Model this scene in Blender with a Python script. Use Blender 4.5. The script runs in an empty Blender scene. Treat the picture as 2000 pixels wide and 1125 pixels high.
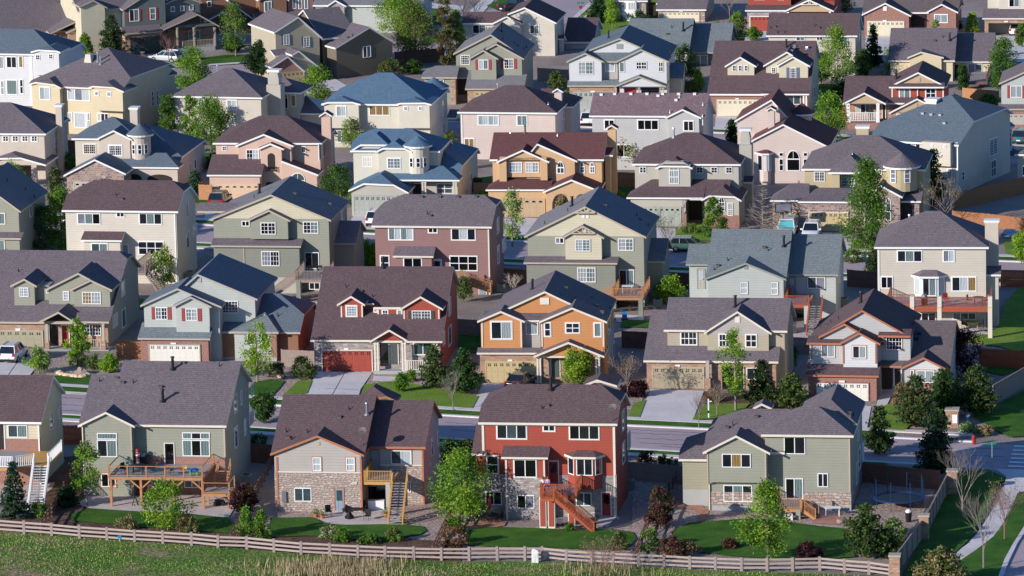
import bpy, math, random
from mathutils import Vector, Matrix
random.seed(7)
sc = bpy.context.scene
# ---------------------------------------------------------------- camera
FPX, PITCH, ROLL, HC = 11200.0, math.radians(11.2), 0.022, 115.6
R0 = Vector((1, 0, 0)); FW = Vector((0, math.cos(PITCH), -math.sin(PITCH))); U0 = Vector((0, math.sin(PITCH), math.cos(PITCH)))
CR_ = (R0 - ROLL * U0).normalized(); CU_ = (U0 + ROLL * R0).normalized()
CAM = Vector((0, -589.0, HC))
cd = bpy.data.cameras.new('camera'); cam = bpy.data.objects.new('camera', cd); sc.collection.objects.link(cam)
cd.sensor_width = 36; cd.lens = 36 * FPX / 2000; cd.clip_start = 5; cd.clip_end = 4000
m = Matrix((CR_, CU_, -FW)).transposed().to_4x4(); m.translation = CAM; cam.matrix_world = m
sc.camera = cam
# ---------------------------------------------------------------- light
SUN_EL, SUN_AZ = 18.5, 55.0         # azimuth: degrees left of straight behind the camera
sx, sy, sz = -math.sin(math.radians(SUN_AZ)) * math.cos(math.radians(SUN_EL)), -math.cos(math.radians(SUN_AZ)) * math.cos(math.radians(SUN_EL)), math.sin(math.radians(SUN_EL))
w = bpy.data.worlds.new('World'); sc.world = w; w.use_nodes = True
nt = w.node_tree; bg = nt.nodes['Background']; sky = nt.nodes.new('ShaderNodeTexSky'); sky.sky_type = 'NISHITA'; sky.sun_disc = False
sky.sun_elevation = math.radians(SUN_EL); sky.sun_rotation = math.atan2(sx, sy)
sky.ozone_density = 3.0; sky.dust_density = 0.3
tint = nt.nodes.new('ShaderNodeMix'); tint.data_type = 'RGBA'; tint.blend_type = 'MULTIPLY'; tint.inputs[0].default_value = 1; tint.inputs[7].default_value = (.58, .80, 1.06, 1)
nt.links.new(sky.outputs[0], tint.inputs[6]); nt.links.new(tint.outputs[2], bg.inputs[0]); bg.inputs[1].default_value = 0.095
sl = bpy.data.lights.new('sun', 'SUN'); so = bpy.data.objects.new('sun', sl); sc.collection.objects.link(so)
sl.energy = 3.9; sl.angle = math.radians(0.5); sl.color = (1.0, 0.92, 0.83)
so.rotation_euler = Vector((sx, sy, sz)).to_track_quat('Z', 'Y').to_euler(); so.location = (-200, -300, 200)
sc.view_settings.view_transform = 'Standard'; sc.view_settings.look = 'None'; sc.view_settings.gamma = 1; sc.view_settings.exposure = 0.54
# ---------------------------------------------------------------- pixel geometry
def ray(px, py):
    a = (px - 1000) / FPX; b = (py - 562.5) / FPX
    return FW + a * CR_ - b * CU_
def gnd(px, py, z=0.0):
    d = ray(px, py); t = (z - CAM.z) / d.z
    return CAM + d * t
def atdist(px, py, P):       # the point on the pixel's ray on the upright plane through P that faces the camera
    d = ray(px, py); t = (P.y - CAM.y) / d.y
    return CAM + d * t
CR = dict(Z=(0, 0, 1), R1=(0, 680, 4), R2=(400, 680, 4), R3=(850, 720, 4), R4=(1280, 720, 4), R5=(0, 844, 4), R6=(450, 844, 4), R7=(850, 844, 4), R8=(1500, 844, 4),
  Q1=(0, 470, 4), Q2=(480, 490, 4), Q3=(900, 510, 4), Q4=(1500, 540, 4), Q5=(0, 320, 4.444), Q6=(400, 330, 4), Q7=(850, 350, 4), Q8=(1300, 380, 4.017),
  S1=(1600, 380, 4.0175), S2=(0, 170, 4.762), S3=(370, 190, 4.762), S4=(670, 210, 4.762), S5=(940, 220, 4.762), S6=(1200, 230, 4.762), S7=(1480, 230, 4.762), S8=(0, 0, 4.762),
  T1=(300, 0, 4.762), T2=(580, 100, 4.762), T3=(800, 0, 4.762), T4=(1080, 0, 4.762), T5=(1350, 0, 4.762), T6=(1600, 0, 5), T7=(1650, 130, 5.626), T8=(1380, 160, 6.25),
  V1=(1700, 600, 3.75), V2=(1780, 230, 6.618), V3=(0, 560, 5.113), V4=(720, 0, 6.25))
# ---------------------------------------------------------------- materials
MATS = {}
def nmat(name):
    m = bpy.data.materials.new(name); m.use_nodes = True; MATS[name] = m
    return m, m.node_tree, m.node_tree.nodes['Principled BSDF']
def N(t, k, **kw):
    n = t.nodes.new(k)
    for a, b in kw.items(): setattr(n, a, b)
    return n
def mth(t, op, a, b=None, c=None):
    n = N(t, 'ShaderNodeMath', operation=op)
    for i, v in enumerate((a, b, c)):
        if v is None: continue
        if isinstance(v, (int, float)): n.inputs[i].default_value = v
        else: t.links.new(v, n.inputs[i])
    return n.outputs[0]
def mixc(t, f, a, b, mode='MIX'):
    n = N(t, 'ShaderNodeMix', data_type='RGBA', blend_type=mode)
    for s, v in ((n.inputs[0], f), (n.inputs[6], a), (n.inputs[7], b)):
        if isinstance(v, (int, float)): s.default_value = v
        elif isinstance(v, tuple): s.default_value = (*v, 1)[:4]
        else: t.links.new(v, s)
    return n.outputs[2]
def noise(t, scale, co, detail=3, rough=.55):
    n = N(t, 'ShaderNodeTexNoise'); n.inputs['Scale'].default_value = scale; n.inputs['Detail'].default_value = detail; n.inputs['Roughness'].default_value = rough
    if co is not None: t.links.new(co, n.inputs['Vector'])
    return n.outputs['Fac']
def ramp(t, f, stops):
    n = N(t, 'ShaderNodeValToRGB'); e = n.color_ramp.elements
    while len(e) < len(stops): e.new(.5)
    for i, (p, c) in enumerate(stops): e[i].position = p; e[i].color = (*c, 1) if len(c) == 3 else c
    t.links.new(f, n.inputs[0]); return n.outputs[0]
def ocoord(t): return N(t, 'ShaderNodeTexCoord').outputs['Object']
def sepx(t, co):
    s = N(t, 'ShaderNodeSeparateXYZ'); t.links.new(co, s.inputs[0]); return s.outputs
def bump(t, b, h, dist=.02, st=.6):
    n = N(t, 'ShaderNodeBump'); n.inputs['Distance'].default_value = dist; n.inputs['Strength'].default_value = st
    t.links.new(h, n.inputs['Height']); t.links.new(n.outputs[0], b.inputs['Normal'])
def dk(c, f): return tuple(x * f for x in c)
def plain(name, c, rough=.6, var=.12, scale=1.2, metal=0, spec=.3):
    m, t, b = nmat(name); co = ocoord(t)
    n = noise(t, scale, co, 4)
    t.links.new(mixc(t, n, dk(c, 1 - var), dk(c, 1 + var)), b.inputs['Base Color'])
    b.inputs['Roughness'].default_value = rough; b.inputs['Metallic'].default_value = metal; b.inputs['Specular IOR Level'].default_value = spec
    return m
def siding(name, c, board=.26):
    m, t, b = nmat(name); co = ocoord(t); s = sepx(t, co)
    f = mth(t, 'FRACT', mth(t, 'DIVIDE', s[2], board))
    line = mth(t, 'LESS_THAN', f, .12)
    n = noise(t, .7, co, 5, .6)
    ci = N(t, 'ShaderNodeCombineXYZ'); t.links.new(mth(t, 'MULTIPLY', s[0], .25), ci.inputs[0]); t.links.new(mth(t, 'MULTIPLY', s[1], .25), ci.inputs[1]); t.links.new(mth(t, 'FLOOR', mth(t, 'DIVIDE', s[2], board)), ci.inputs[2])
    n2 = noise(t, 1.7, ci.outputs[0], 1)
    c1 = mixc(t, n, dk(c, .86), dk(c, 1.12)); c1 = mixc(t, mth(t, 'MULTIPLY', n2, .35), c1, dk(c, .82))
    c2 = mixc(t, mth(t, 'MULTIPLY', line, .45), c1, dk(c, .55))
    t.links.new(c2, b.inputs['Base Color']); b.inputs['Roughness'].default_value = .65; b.inputs['Specular IOR Level'].default_value = .25
    bump(t, b, f, .03, .5)
def stucco(name, c):
    m, t, b = nmat(name); co = ocoord(t)
    n = noise(t, .5, co, 6, .65); n2 = noise(t, 18, co, 2)
    t.links.new(mixc(t, n, dk(c, .85), dk(c, 1.13)), b.inputs['Base Color']); b.inputs['Roughness'].default_value = .9; b.inputs['Specular IOR Level'].default_value = .1
    bump(t, b, n2, .02, .4)
def masonry(name, cols, w, h, mortar, distort=.0, msize=.02):
    m, t, b = nmat(name); co = ocoord(t); s = sepx(t, co)
    ci = N(t, 'ShaderNodeCombineXYZ'); t.links.new(mth(t, 'ADD', s[0], mth(t, 'MULTIPLY', s[1], .97)), ci.inputs[0]); t.links.new(s[2], ci.inputs[1])
    vec = ci.outputs[0]
    if distort:
        nz = N(t, 'ShaderNodeTexNoise'); nz.inputs['Scale'].default_value = 2.2; t.links.new(vec, nz.inputs['Vector'])
        vm = N(t, 'ShaderNodeVectorMath', operation='MULTIPLY_ADD'); t.links.new(nz.outputs['Color'], vm.inputs[0]); vm.inputs[1].default_value = (distort,) * 3; t.links.new(vec, vm.inputs[2]); vec = vm.outputs[0]
    br = N(t, 'ShaderNodeTexBrick'); t.links.new(vec, br.inputs['Vector']); br.inputs['Scale'].default_value = 1
    br.inputs['Brick Width'].default_value = w; br.inputs['Row Height'].default_value = h; br.inputs['Mortar Size'].default_value = msize; br.inputs['Mortar Smooth'].default_value = .2
    br.inputs['Color1'].default_value = (0, 0, 0, 1); br.inputs['Color2'].default_value = (1, 1, 1, 1); br.inputs['Bias'].default_value = 0; br.offset = .45; br.squash = .8; br.squash_frequency = 3
    br.inputs['Mortar'].default_value = (.5, .5, .5, 1)
    col = ramp(t, br.outputs['Color'], [(i / (len(cols) - 1), c) for i, c in enumerate(cols)])
    col = mixc(t, noise(t, 3, co, 4), col, dk(cols[1], .7), 'MIX') if False else mixc(t, mth(t, 'MULTIPLY', noise(t, 5, co, 3), .5), col, dk(cols[0], .8))
    col = mixc(t, br.outputs['Fac'], col, mortar)
    t.links.new(col, b.inputs['Base Color']); b.inputs['Roughness'].default_value = .9; b.inputs['Specular IOR Level'].default_value = .1
    bump(t, b, mth(t, 'SUBTRACT', 1, br.outputs['Fac']), .04, .6)
def shingle(name, c, c2, sp=1.0):
    m, t, b = nmat(name); co = ocoord(t)
    mp = N(t, 'ShaderNodeMapping'); t.links.new(co, mp.inputs[0]); mp.inputs['Scale'].default_value = (1, 1, 3.4)
    n1 = noise(t, 5.0, mp.outputs[0], 3, .75); n2 = noise(t, .35, co, 3); n3 = noise(t, 2.2, mp.outputs[0], 2)
    s = sepx(t, co); row = mth(t, 'FRACT', mth(t, 'DIVIDE', s[2], .13))
    col = ramp(t, n1, [(.34 , dk(c, .66 * sp)), (.5, c), (.68, c2)])
    col = mixc(t, mth(t, 'MULTIPLY', n2, .45), col, dk(c, .62)); col = mixc(t, mth(t, 'MULTIPLY', n3, .25), col, c2)
    ci = N(t, 'ShaderNodeCombineXYZ'); t.links.new(mth(t, 'MULTIPLY', s[0], .8), ci.inputs[0]); t.links.new(mth(t, 'MULTIPLY', s[1], .8), ci.inputs[1])
    st = mth(t, 'MULTIPLY', mth(t, 'SMOOTH_MIN', noise(t, .8, ci.outputs[0], 3, .7), 1, 0), 1)
    col = mixc(t, mth(t, 'MULTIPLY', mth(t, 'GREATER_THAN', st, .57), .12), col, dk(c, .6))
    col = mixc(t, mth(t, 'MULTIPLY', mth(t, 'LESS_THAN', row, .25), .30), col, dk(c, .5))
    t.links.new(col, b.inputs['Base Color']); b.inputs['Roughness'].default_value = .95; b.inputs['Specular IOR Level'].default_value = .12
    bump(t, b, mth(t, 'ADD', row, mth(t, 'MULTIPLY', n1, 1.2)), .03, .5)
def glass(name, c, rough=.06, fold=0, c2=None):
    m, t, b = nmat(name); co = ocoord(t)
    if fold:
        s = sepx(t, co); wv = mth(t, 'SINE', mth(t, 'ADD', mth(t, 'MULTIPLY', mth(t, 'ADD', s[0], s[1]), 26), mth(t, 'MULTIPLY', noise(t, 2, co), 9)))
        col = mixc(t, mth(t, 'MULTIPLY_ADD', wv, .5, .5), c, c2 or dk(c, .6))
    else:
        col = mixc(t, noise(t, 1.1, co, 2), dk(c, .4), dk(c, 1.7))
    t.links.new(col, b.inputs['Base Color']); b.inputs['Roughness'].default_value = rough; b.inputs['Specular IOR Level'].default_value = .7
    b.inputs['Coat Weight'].default_value = .5; b.inputs['Coat Roughness'].default_value = .04
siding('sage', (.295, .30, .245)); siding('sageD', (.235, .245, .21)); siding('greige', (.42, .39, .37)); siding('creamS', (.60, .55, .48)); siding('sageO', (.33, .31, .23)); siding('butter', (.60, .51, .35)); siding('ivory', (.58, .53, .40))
siding('red', (.345, .072, .050)); siding('orange', (.55, .25, .10)); siding('mauve', (.27, .155, .15)); siding('white', (.60, .61, .63)); siding('bluegrey', (.44, .47, .45))
siding('pinkS', (.60, .50, .46)); siding('greyS', (.46, .46, .46)); siding('tanS', (.42, .37, .28)); siding('slate', (.13, .15, .15)); siding('taupe', (.17, .145, .11)); siding('brownS', (.26, .14, .09)); siding('yellow', (.66, .57, .38)); siding('chalk', (.60, .57, .50)); siding('blue', (.20, .27, .33)); siding('beigeG', (.55, .50, .43)); siding('gold', (.50, .37, .23))
stucco('peach', (.56, .40, .33)); stucco('sand', (.52, .45, .39)); stucco('honey', (.54, .36, .21)); stucco('putty', (.42, .40, .35)); stucco('ochre', (.44, .37, .24)); stucco('linen', (.56, .53, .45)); stucco('concreteW', (.36, .37, .37))
masonry('stoneA', [(.17, .12, .09), (.48, .36, .26), (.30, .24, .20), (.62, .52, .42)], .48, .22, (.40, .35, .30), .25, .025)
masonry('stoneB', [(.20, .18, .18), (.45, .39, .37), (.28, .25, .26), (.60, .56, .53)], .50, .17, (.30, .27, .26), .12, .018)
masonry('stoneC', [(.30, .17, .11), (.50, .30, .20), (.38, .26, .20), (.58, .42, .30)], .5, .2, (.34, .25, .2), .15, .02)
masonry('stoneD', [(.40, .30, .24), (.58, .48, .42), (.32, .26, .24), (.50, .44, .42), (.46, .34, .26)], .52, .25, (.22, .17, .15), .4, .03)
masonry('stoneF', [(.42, .33, .28), (.62, .53, .47), (.32, .26, .24), (.50, .44, .42), (.46, .34, .26)], .40, .19, (.24, .19, .17), .4, .03)
masonry('stoneE', [(.10, .08, .12), (.46, .33, .26), (.22, .16, .18), (.55, .44, .36)], .42, .24, (.42, .34, .28), .3, .025)
masonry('brick', [(.22, .06, .045), (.36, .115, .08), (.28, .08, .06), (.42, .16, .11)], .24, .085, (.42, .34, .30), 0, .012)
shingle('rbrown', (.150, .125, .140), (.27, .235, .26)); shingle('rmar', (.118, .078, .085), (.205, .145, .155)); shingle('rdark', (.14, .11, .115), (.21, .175, .18))
shingle('rblue', (.095, .165, .25), (.16, .25, .35)); shingle('rsteel', (.12, .155, .195), (.19, .235, .285)); shingle('rgrey', (.16, .19, .205), (.28, .32, .345)); shingle('rslate', (.19, .185, .205), (.27, .27, .295)); shingle('rplum', (.17, .11, .125), (.38, .29, .32), 1.0); shingle('rredb', (.14, .062, .062), (.21, .10, .10))
plain('cream', (.66, .60, .52)); plain('offwhite', (.74, .74, .73), var=.05); plain('tan', (.42, .36, .29)); plain('rust', (.40, .15, .08)); plain('greytrim', (.26, .28, .25)); plain('darktrim', (.10, .09, .085)); plain('sagetrim', (.38, .35, .26))
plain('whitep', (.80, .81, .83), .4, .04); plain('black', (.012, .012, .013), .45, .2); plain('metal', (.25, .26, .28), .4, .15, metal=.6); plain('steel', (.5, .52, .55), .35, .1, metal=.7)
plain('shutter', (.32, .055, .05)); plain('shutterB', (.12, .15, .20)); plain('doorR', (.32, .03, .03)); plain('doorG', (.07, .085, .085)); plain('doorD', (.028, .02, .018)); plain('doorB', (.22, .30, .38))
plain('garC', (.66, .60, .46), .5, .05); plain('garS', (.33, .31, .22), .5, .06); plain('garR', (.33, .065, .045), .5, .08); plain('garT', (.50, .40, .22), .5, .06); plain('garG', (.34, .36, .33), .55, .12); plain('garP', (.66, .47, .34), .5, .05); plain('garD', (.06, .065, .06), .5, .1); plain('garW', (.70, .68, .62), .5, .05)
plain('cedarF', (.30, .13, .06), .6, .3, 3); plain('cedar', (.42, .20, .09), .6, .25, 3); plain('cedarR', (.36, .085, .035), .6, .2, 3); plain('cedarY', (.50, .28, .08), .6, .2, 3); plain('greywood', (.28, .22, .19), .8, .25, 3); plain('garB', (.36, .31, .215), .5, .06); plain('darkwood', (.16, .08, .06), .7, .3, 3)
plain('deckgrey', (.30, .28, .29), .7, .12, 3)
glass('d', (.012, .014, .02)); glass('c', (.20, .24, .26), .2, 1, (.32, .36, .37)); glass('g', (.04, .065, .075), .08); glass('t', (.09, .13, .14), .15, 1, (.17, .23, .23)); glass('w', (.34, .39, .43), .25, 1, (.45, .50, .53)); glass('p', (.16, .17, .22), .1); glass('o', (.16, .10, .03), .2, 1, (.30, .2, .08)); glass('k', (.004, .004, .005))
# ---------------------------------------------------------------- mesh helpers
def mesh_obj(name, V, Fc, mat, parent=None, mi=None, smooth=False):
    me = bpy.data.meshes.new(name); me.from_pydata([tuple(v) for v in V], [], Fc)
    for x in (mat if isinstance(mat, (list, tuple)) else [mat]): me.materials.append(MATS[x] if isinstance(x, str) else x)
    if mi: me.polygons.foreach_set('material_index', mi)
    if smooth: me.polygons.foreach_set('use_smooth', [True] * len(me.polygons))
    me.update(); o = bpy.data.objects.new(name, me); sc.collection.objects.link(o)
    if parent: o.parent = parent
    return o
class MB:
    """collects shapes into one mesh"""
    def __init__(s): s.v = []; s.f = []; s.m = []
    def add(s, V, F, mi=0):
        k = len(s.v); s.v += [tuple(p) for p in V]; s.f += [tuple(i + k for i in f) for f in F]; s.m += [mi] * len(F); return s
    def box(s, x0, x1, y0, y1, z0, z1, mi=0):
        if x1 < x0: x0, x1 = x1, x0
        if y1 < y0: y0, y1 = y1, y0
        if z1 < z0: z0, z1 = z1, z0
        V = [(x0, y0, z0), (x1, y0, z0), (x1, y1, z0), (x0, y1, z0), (x0, y0, z1), (x1, y0, z1), (x1, y1, z1), (x0, y1, z1)]
        return s.add(V, [(0, 3, 2, 1), (4, 5, 6, 7), (0, 1, 5, 4), (1, 2, 6, 5), (2, 3, 7, 6), (3, 0, 4, 7)], mi)
    def tube(s, A, B, r0, r1=None, n=6, mi=0):
        A, B = Vector(A), Vector(B); r1 = r0 if r1 is None else r1; d = B - A
        if d.length < 1e-6: return s
        q = d.to_track_quat('Z', 'Y'); V = []
        for P, r in ((A, r0), (B, r1)):
            for i in range(n):
                a = 2 * math.pi * i / n; V.append(P + q @ Vector((r * math.cos(a), r * math.sin(a), 0)))
        F = [(i, (i + 1) % n, n + (i + 1) % n, n + i) for i in range(n)] + [tuple(range(n))[::-1], tuple(range(n, 2 * n))]
        return s.add(V, F, mi)
    def bar(s, A, B, w, h, mi=0):
        """bar of width w (across) and height h (up) from A to B"""
        A, B = Vector(A), Vector(B); d = (B - A).normalized(); side = d.cross(Vector((0, 0, 1)))
        side = Vector((1, 0, 0)) if side.length < 1e-3 else side.normalized(); up = side.cross(d).normalized(); V = []
        for P in (A, B):
            for i, j in ((-1, -1), (1, -1), (1, 1), (-1, 1)): V.append(P + side * w / 2 * i + up * h / 2 * j)
        return s.add(V, [(0, 3, 2, 1), (4, 5, 6, 7), (0, 1, 5, 4), (1, 2, 6, 5), (2, 3, 7, 6), (3, 0, 4, 7)], mi)
    def lathe(s, prof, c=(0, 0, 0), n=12, mi=0):
        V = []; F = []
        for r, z in prof:
            for i in range(n): a = 2 * math.pi * i / n; V.append((c[0] + r * math.cos(a), c[1] + r * math.sin(a), c[2] + z))
        for k in range(len(prof) - 1):
            for i in range(n): F.append((k * n + i, k * n + (i + 1) % n, (k + 1) * n + (i + 1) % n, (k + 1) * n + i))
        F += [tuple(range(n))[::-1], tuple((len(prof) - 1) * n + i for i in range(n))]
        return s.add(V, F, mi)
    def prism(s, poly, z0, z1, mi=0):
        n = len(poly); V = [(x, y, z0) for x, y in poly] + [(x, y, z1) for x, y in poly]
        return s.add(V, [tuple(range(n))[::-1], tuple(range(n, 2 * n))] + [(i, (i + 1) % n, n + (i + 1) % n, n + i) for i in range(n)], mi)
    def slab(s, polys, th=None, zlo=None, mt=0, ms=0):
        """closed solid under a set of top polygons: th thick, or down to zlo"""
        key = {}; V = []; T = []
        def vid(p):
            k = tuple(round(c, 4) for c in p)
            if k not in key: key[k] = len(V); V.append(k)
            return key[k]
        for P in polys:
            f = []
            for p in P:
                i = vid(p)
                if not f or f[-1] != i: f.append(i)
            if len(f) > 2 and f[0] == f[-1]: f.pop()
            if len(f) > 2: T.append(f)
        n = len(V); B = [(x, y, (z - th) if th else zlo) for x, y, z in V]
        ed = {}
        for f in T:
            for a, b in zip(f, f[1:] + f[:1]): ed[(a, b)] = 1
        side = [(b, a, a + n, b + n) for (a, b) in ed if (b, a) not in ed]
        k = len(s.v); s.v += V + B
        for f in T: s.f.append(tuple(i + k for i in f)); s.m.append(mt)
        for f in T: s.f.append(tuple(i + n + k for i in f[::-1])); s.m.append(ms)
        for f in side: s.f.append(tuple(i + k for i in f)); s.m.append(ms)
        return s
    def obj(s, name, mat, parent=None, smooth=False):
        if not s.v: return None
        return mesh_obj(name, s.v, s.f, mat, parent, s.m, smooth)
def tag(o, label, cat, group=None, kind=None):
    if label: o['label'] = label
    if cat: o['category'] = cat
    if group: o['group'] = group
    if kind: o['kind'] = kind
    return o
def empty(name, loc, rz=0):
    o = bpy.data.objects.new(name, None); o.empty_display_size = .3; sc.collection.objects.link(o); o.location = loc; o.rotation_euler = (0, 0, rz); return o
# ---------------------------------------------------------------- the house kit
ALLH = []
WRAP = ('stoneD', 'concreteW', 'putty', 'sage', 'greige', 'tanS', 'red', 'greyS', 'creamS')
class House:
    def __init__(s, label, crop, bx, by, yaw, roof='rbrown', trim='cream', body='sage', name='house', cat='house', o=None):
        s.k(crop); x, y = s.P(bx, by); s.o = gnd(x, y) if o is None else o; s.yaw = math.radians(yaw)
        s.U = Vector((math.cos(s.yaw), -math.sin(s.yaw), 0)); s.W = Vector((math.sin(s.yaw), math.cos(s.yaw), 0))
        s.e = empty(name, s.o, -s.yaw); tag(s.e, label, cat); s.roof, s.trim, s.body = roof, trim, body; s.polys = []; s.main = None; ALLH.append(s)
    def k(s, c): s.cx, s.cy, s.cs = CR[c]; return s
    def P(s, x, y): return s.cx + x / s.cs, s.cy + y / s.cs
    def F(s, x, y, v=0):
        x, y = s.P(x, y); d = ray(x, y); t = ((s.o - CAM).dot(s.W) + v) / d.dot(s.W); p = CAM + d * t - s.o
        return p.dot(s.U), p.z
    def S(s, x, y, u):
        x, y = s.P(x, y); d = ray(x, y); t = ((s.o - CAM).dot(s.U) + u) / d.dot(s.U); p = CAM + d * t - s.o
        return p.dot(s.W), p.z
    def G(s, x, y, z=0):
        x, y = s.P(x, y); p = gnd(x, y, z) - s.o; return p.dot(s.U), p.dot(s.W)
    def on(s, x, y):
        x, y = s.P(x, y); d = ray(x, y); L = lambda q: Vector((q.dot(s.U), q.dot(s.W), q.z)); a = L(CAM - s.o); b = L(d); best = None
        for poly in s.polys:
            p = [Vector(q) for q in poly]; n = (p[1] - p[0]).cross(p[2] - p[0])
            if n.length < 1e-6 or abs(n.dot(b)) < 1e-9: continue
            t = n.dot(p[0] - a) / n.dot(b); h = a + b * t; ok = True
            if n.z < 0: n = -n; p = p[::-1]
            for i in range(len(p)):
                if (p[(i + 1) % len(p)] - p[i]).cross(h - p[i]).dot(n) < -1e-3: ok = False; break
            if ok and t > 0 and (best is None or t < best[0]): best = (t, h)
        return best[1] if best else None
    # --- bodies
    def body_(s, polys, zlo, mats, v):
        rect = [p for P in polys for p in P]; u0 = min(p[0] for p in rect); u1 = max(p[0] for p in rect); v0 = min(p[1] for p in rect); v1 = max(p[1] for p in rect)
        top = True
        for mat, yb in mats:
            z = zlo if yb is None else s.F((s._x0 + s._x1) / 2, yb, v)[1]
            b = MB()
            if top: b.slab(polys, zlo=z); top = False; m0 = mat
            elif mat in WRAP: b.box(u0, u1, v0, v1, z, zt)
            else: MB().box(u0 - .03, u1 + .03, v0 - .016, v0 + .3, z, zt - .01).obj('facing', mat, s.e); b.box(u0, u1, v0, v1, z, zt); mat = m0
            b.obj('wall', mat, s.e); zt = z
    def roof_(s, polys, roof=None, trim=None, th=.2):
        s.polys += polys; return MB().slab(polys, th=th, mt=0, ms=1).obj('roof', [roof or s.roof, trim or s.trim], s.e)
    @staticmethod
    def pgx(u0, u1, v0, ze, t, rf, rb, jl, jr, dz=0):
        vr = v0 + rf; zr = ze + rf * t; vb = vr + rb; zb = zr - rb * t
        if jl + jr > u1 - u0 - .02: k = (u1 - u0 - .02) / (jl + jr); jl *= k; jr *= k
        jl = max(jl, 0); jr = max(jr, 0)
        RL, RR = (u0 + jl, vr, zr), (u1 - jr, vr, zr)
        def end(u, j):
            jf = min(j, rf); jb = min(j, rb)
            return (u, vr - jf, zr - jf * t), (u, vr + jb, zr - jb * t)
        FL, FR, BL, BR = (u0, v0, ze), (u1, v0, ze), (u0, vb, zb), (u1, vb, zb)
        lf, lb = end(u0, jl); rf_, rb_ = end(u1, jr)
        polys = [[FL, FR, rf_, RR, RL, lf], [BR, BL, lb, RL, RR, rb_]]
        if jl > .01: polys.append([lf, RL, lb])
        if jr > .01: polys.append([rf_, rb_, RR])
        return [[(a, b, c + dz) for a, b, c in P] for P in polys]
    def gx(s, v, xl, xr, ye, yr, t=.5, jl=0, jr=0, rb=None, mats='b', oh=.4, so=.3, roof=None, trim=None, zlo=-.3, th=.2, depth=None, rf=None):
        xm = (xl + xr) / 2; s._x0, s._x1 = xl, xr; ve = v - oh
        u0 = s.F(xl, ye, ve)[0]; u1 = s.F(xr, ye, ve)[0]; ze = s.F(xm, ye, ve)[1]
        if rf is None:
            a, b = s.F(xm, yr, ve)
            x, y = s.P(xm, yr); d = ray(x, y); dv, dz = d.dot(s.W), d.z
            rf = (b - ze) / (t - dz / dv)
        if rb is None: rb = rf if depth is None else depth - rf
        jl = rf if jl == 'h' else jl; jr = rf if jr == 'h' else jr
        s.main = (ve, ze, t, rf)
        polys = s.pgx(u0, u1, ve, ze, t, rf, rb, jl, jr); s.roof_(polys, roof, trim, th)
        if mats == 'b': mats = [(s.body, None)]
        if mats:
            k = lambda j: max(j - so, 0) if j > .01 else 0
            s.body_(s.pgx(u0 + so, u1 - so, v, ze + oh * t, t, rf - oh, rb - oh, k(jl), k(jr), -.09), zlo, mats, v)
        s.ext = (u0 + so, u1 - so, v, ve + rf + rb - oh); return s
    def gy(s, v, xl, xr, ye, xa, ya, D='m', mats='b', clip=0, oh=.3, roof=None, trim=None, zlo=-.3, yer=None, th=.2, so=.3, back=0):
        s._x0, s._x1 = xl, xr; ve = v - oh
        u0, z0 = s.F(xl, ye, ve); u1, z1 = s.F(xr, ye if yer is None else yer, ve); ua, za = s.F(xa, ya, ve)
        if yer is None: z1 = z0 = (z0 + z1) / 2
        if D == 'm':
            mv, mz, mt, mr = s.main; D = (za - mz) / mt + mv - ve + .25; D = max(D, .6)
        def P(u0, z0, u1, z1, ua, za, v0, v1, c, cb, dz):
            tl = (za - z0) / (ua - u0); tr = (za - z1) / (u1 - ua); cl, cr = (min(c, ua - u0), min(c, u1 - ua)); t = max((tl + tr) / 2, .1)
            A, B = (ua, v0 + c * .9, za), (ua, v1 - cb, za); L0, R0_, L1, R1 = (u0, v0, z0), (u1, v0, z1), (u0, v1, z0), (u1, v1, z1)
            pl, pr = (ua - cl, v0, za - cl * tl), (ua + cr, v0, za - cr * tr)
            ql, qr = (ua - min(cb, ua - u0), v1, za - min(cb, ua - u0) * tl), (ua + min(cb, u1 - ua), v1, za - min(cb, u1 - ua) * tr)
            ps = [[L0, pl, A, B, ql, L1][::1], [R0_, R1, qr, B, A, pr]]
            ps[0] = [L1, L0, pl, A, B, ql]
            if c > .01: ps.append([pl, pr, A])
            if cb > .01: ps.append([qr, ql, B])
            return [[(a, b, h + dz) for a, b, h in q] for q in ps]
        c = (ua - u0) if clip == 'h' else clip
        polys = P(u0, z0, u1, z1, ua, za, ve, ve + D, c, back, 0); s.roof_(polys, roof, trim, th)
        if mats == 'b': mats = [(s.body, None)]
        if mats:
            tl = (za - z0) / (ua - u0); tr = (za - z1) / (u1 - ua)
            s.body_(P(u0 + so, z0 + so * tl, u1 - so, z1 + so * tr, ua, za, v, ve + D - .3, max(c - so, 0) if c else 0, max(back - .3, 0) if back else 0, -.1), zlo, mats, v)
        s.ext = (u0 + so, u1 - so, v, v + D); s.last = (u0, u1, ve, z0, ua, za); return s
    def shed(s, v, xl, xr, ye, yt, d, mats=None, oh=.35, so=.25, jl=0, jr=0, roof=None, trim=None, zlo=-.3, th=.18):
        s._x0, s._x1 = xl, xr; xm = (xl + xr) / 2; ve = v - oh; u0 = s.F(xl, ye, ve)[0]; u1 = s.F(xr, ye, ve)[0]; ze = s.F(xm, ye, ve)[1]; zt = s.F(xm, yt, v + d)[1]
        zt = max(zt, ze + .08)
        s.roof_([[(u0, ve, ze), (u1, ve, ze), (u1 - jr, v + d, zt), (u0 + jl, v + d, zt)]] + ([[(u0, ve, ze), (u0 + jl, v + d, zt), (u0, v + d, ze)]] if jl else []) + ([[(u1, ve, ze), (u1, v + d, ze), (u1 - jr, v + d, zt)]] if jr else []), roof, trim, th)
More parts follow.
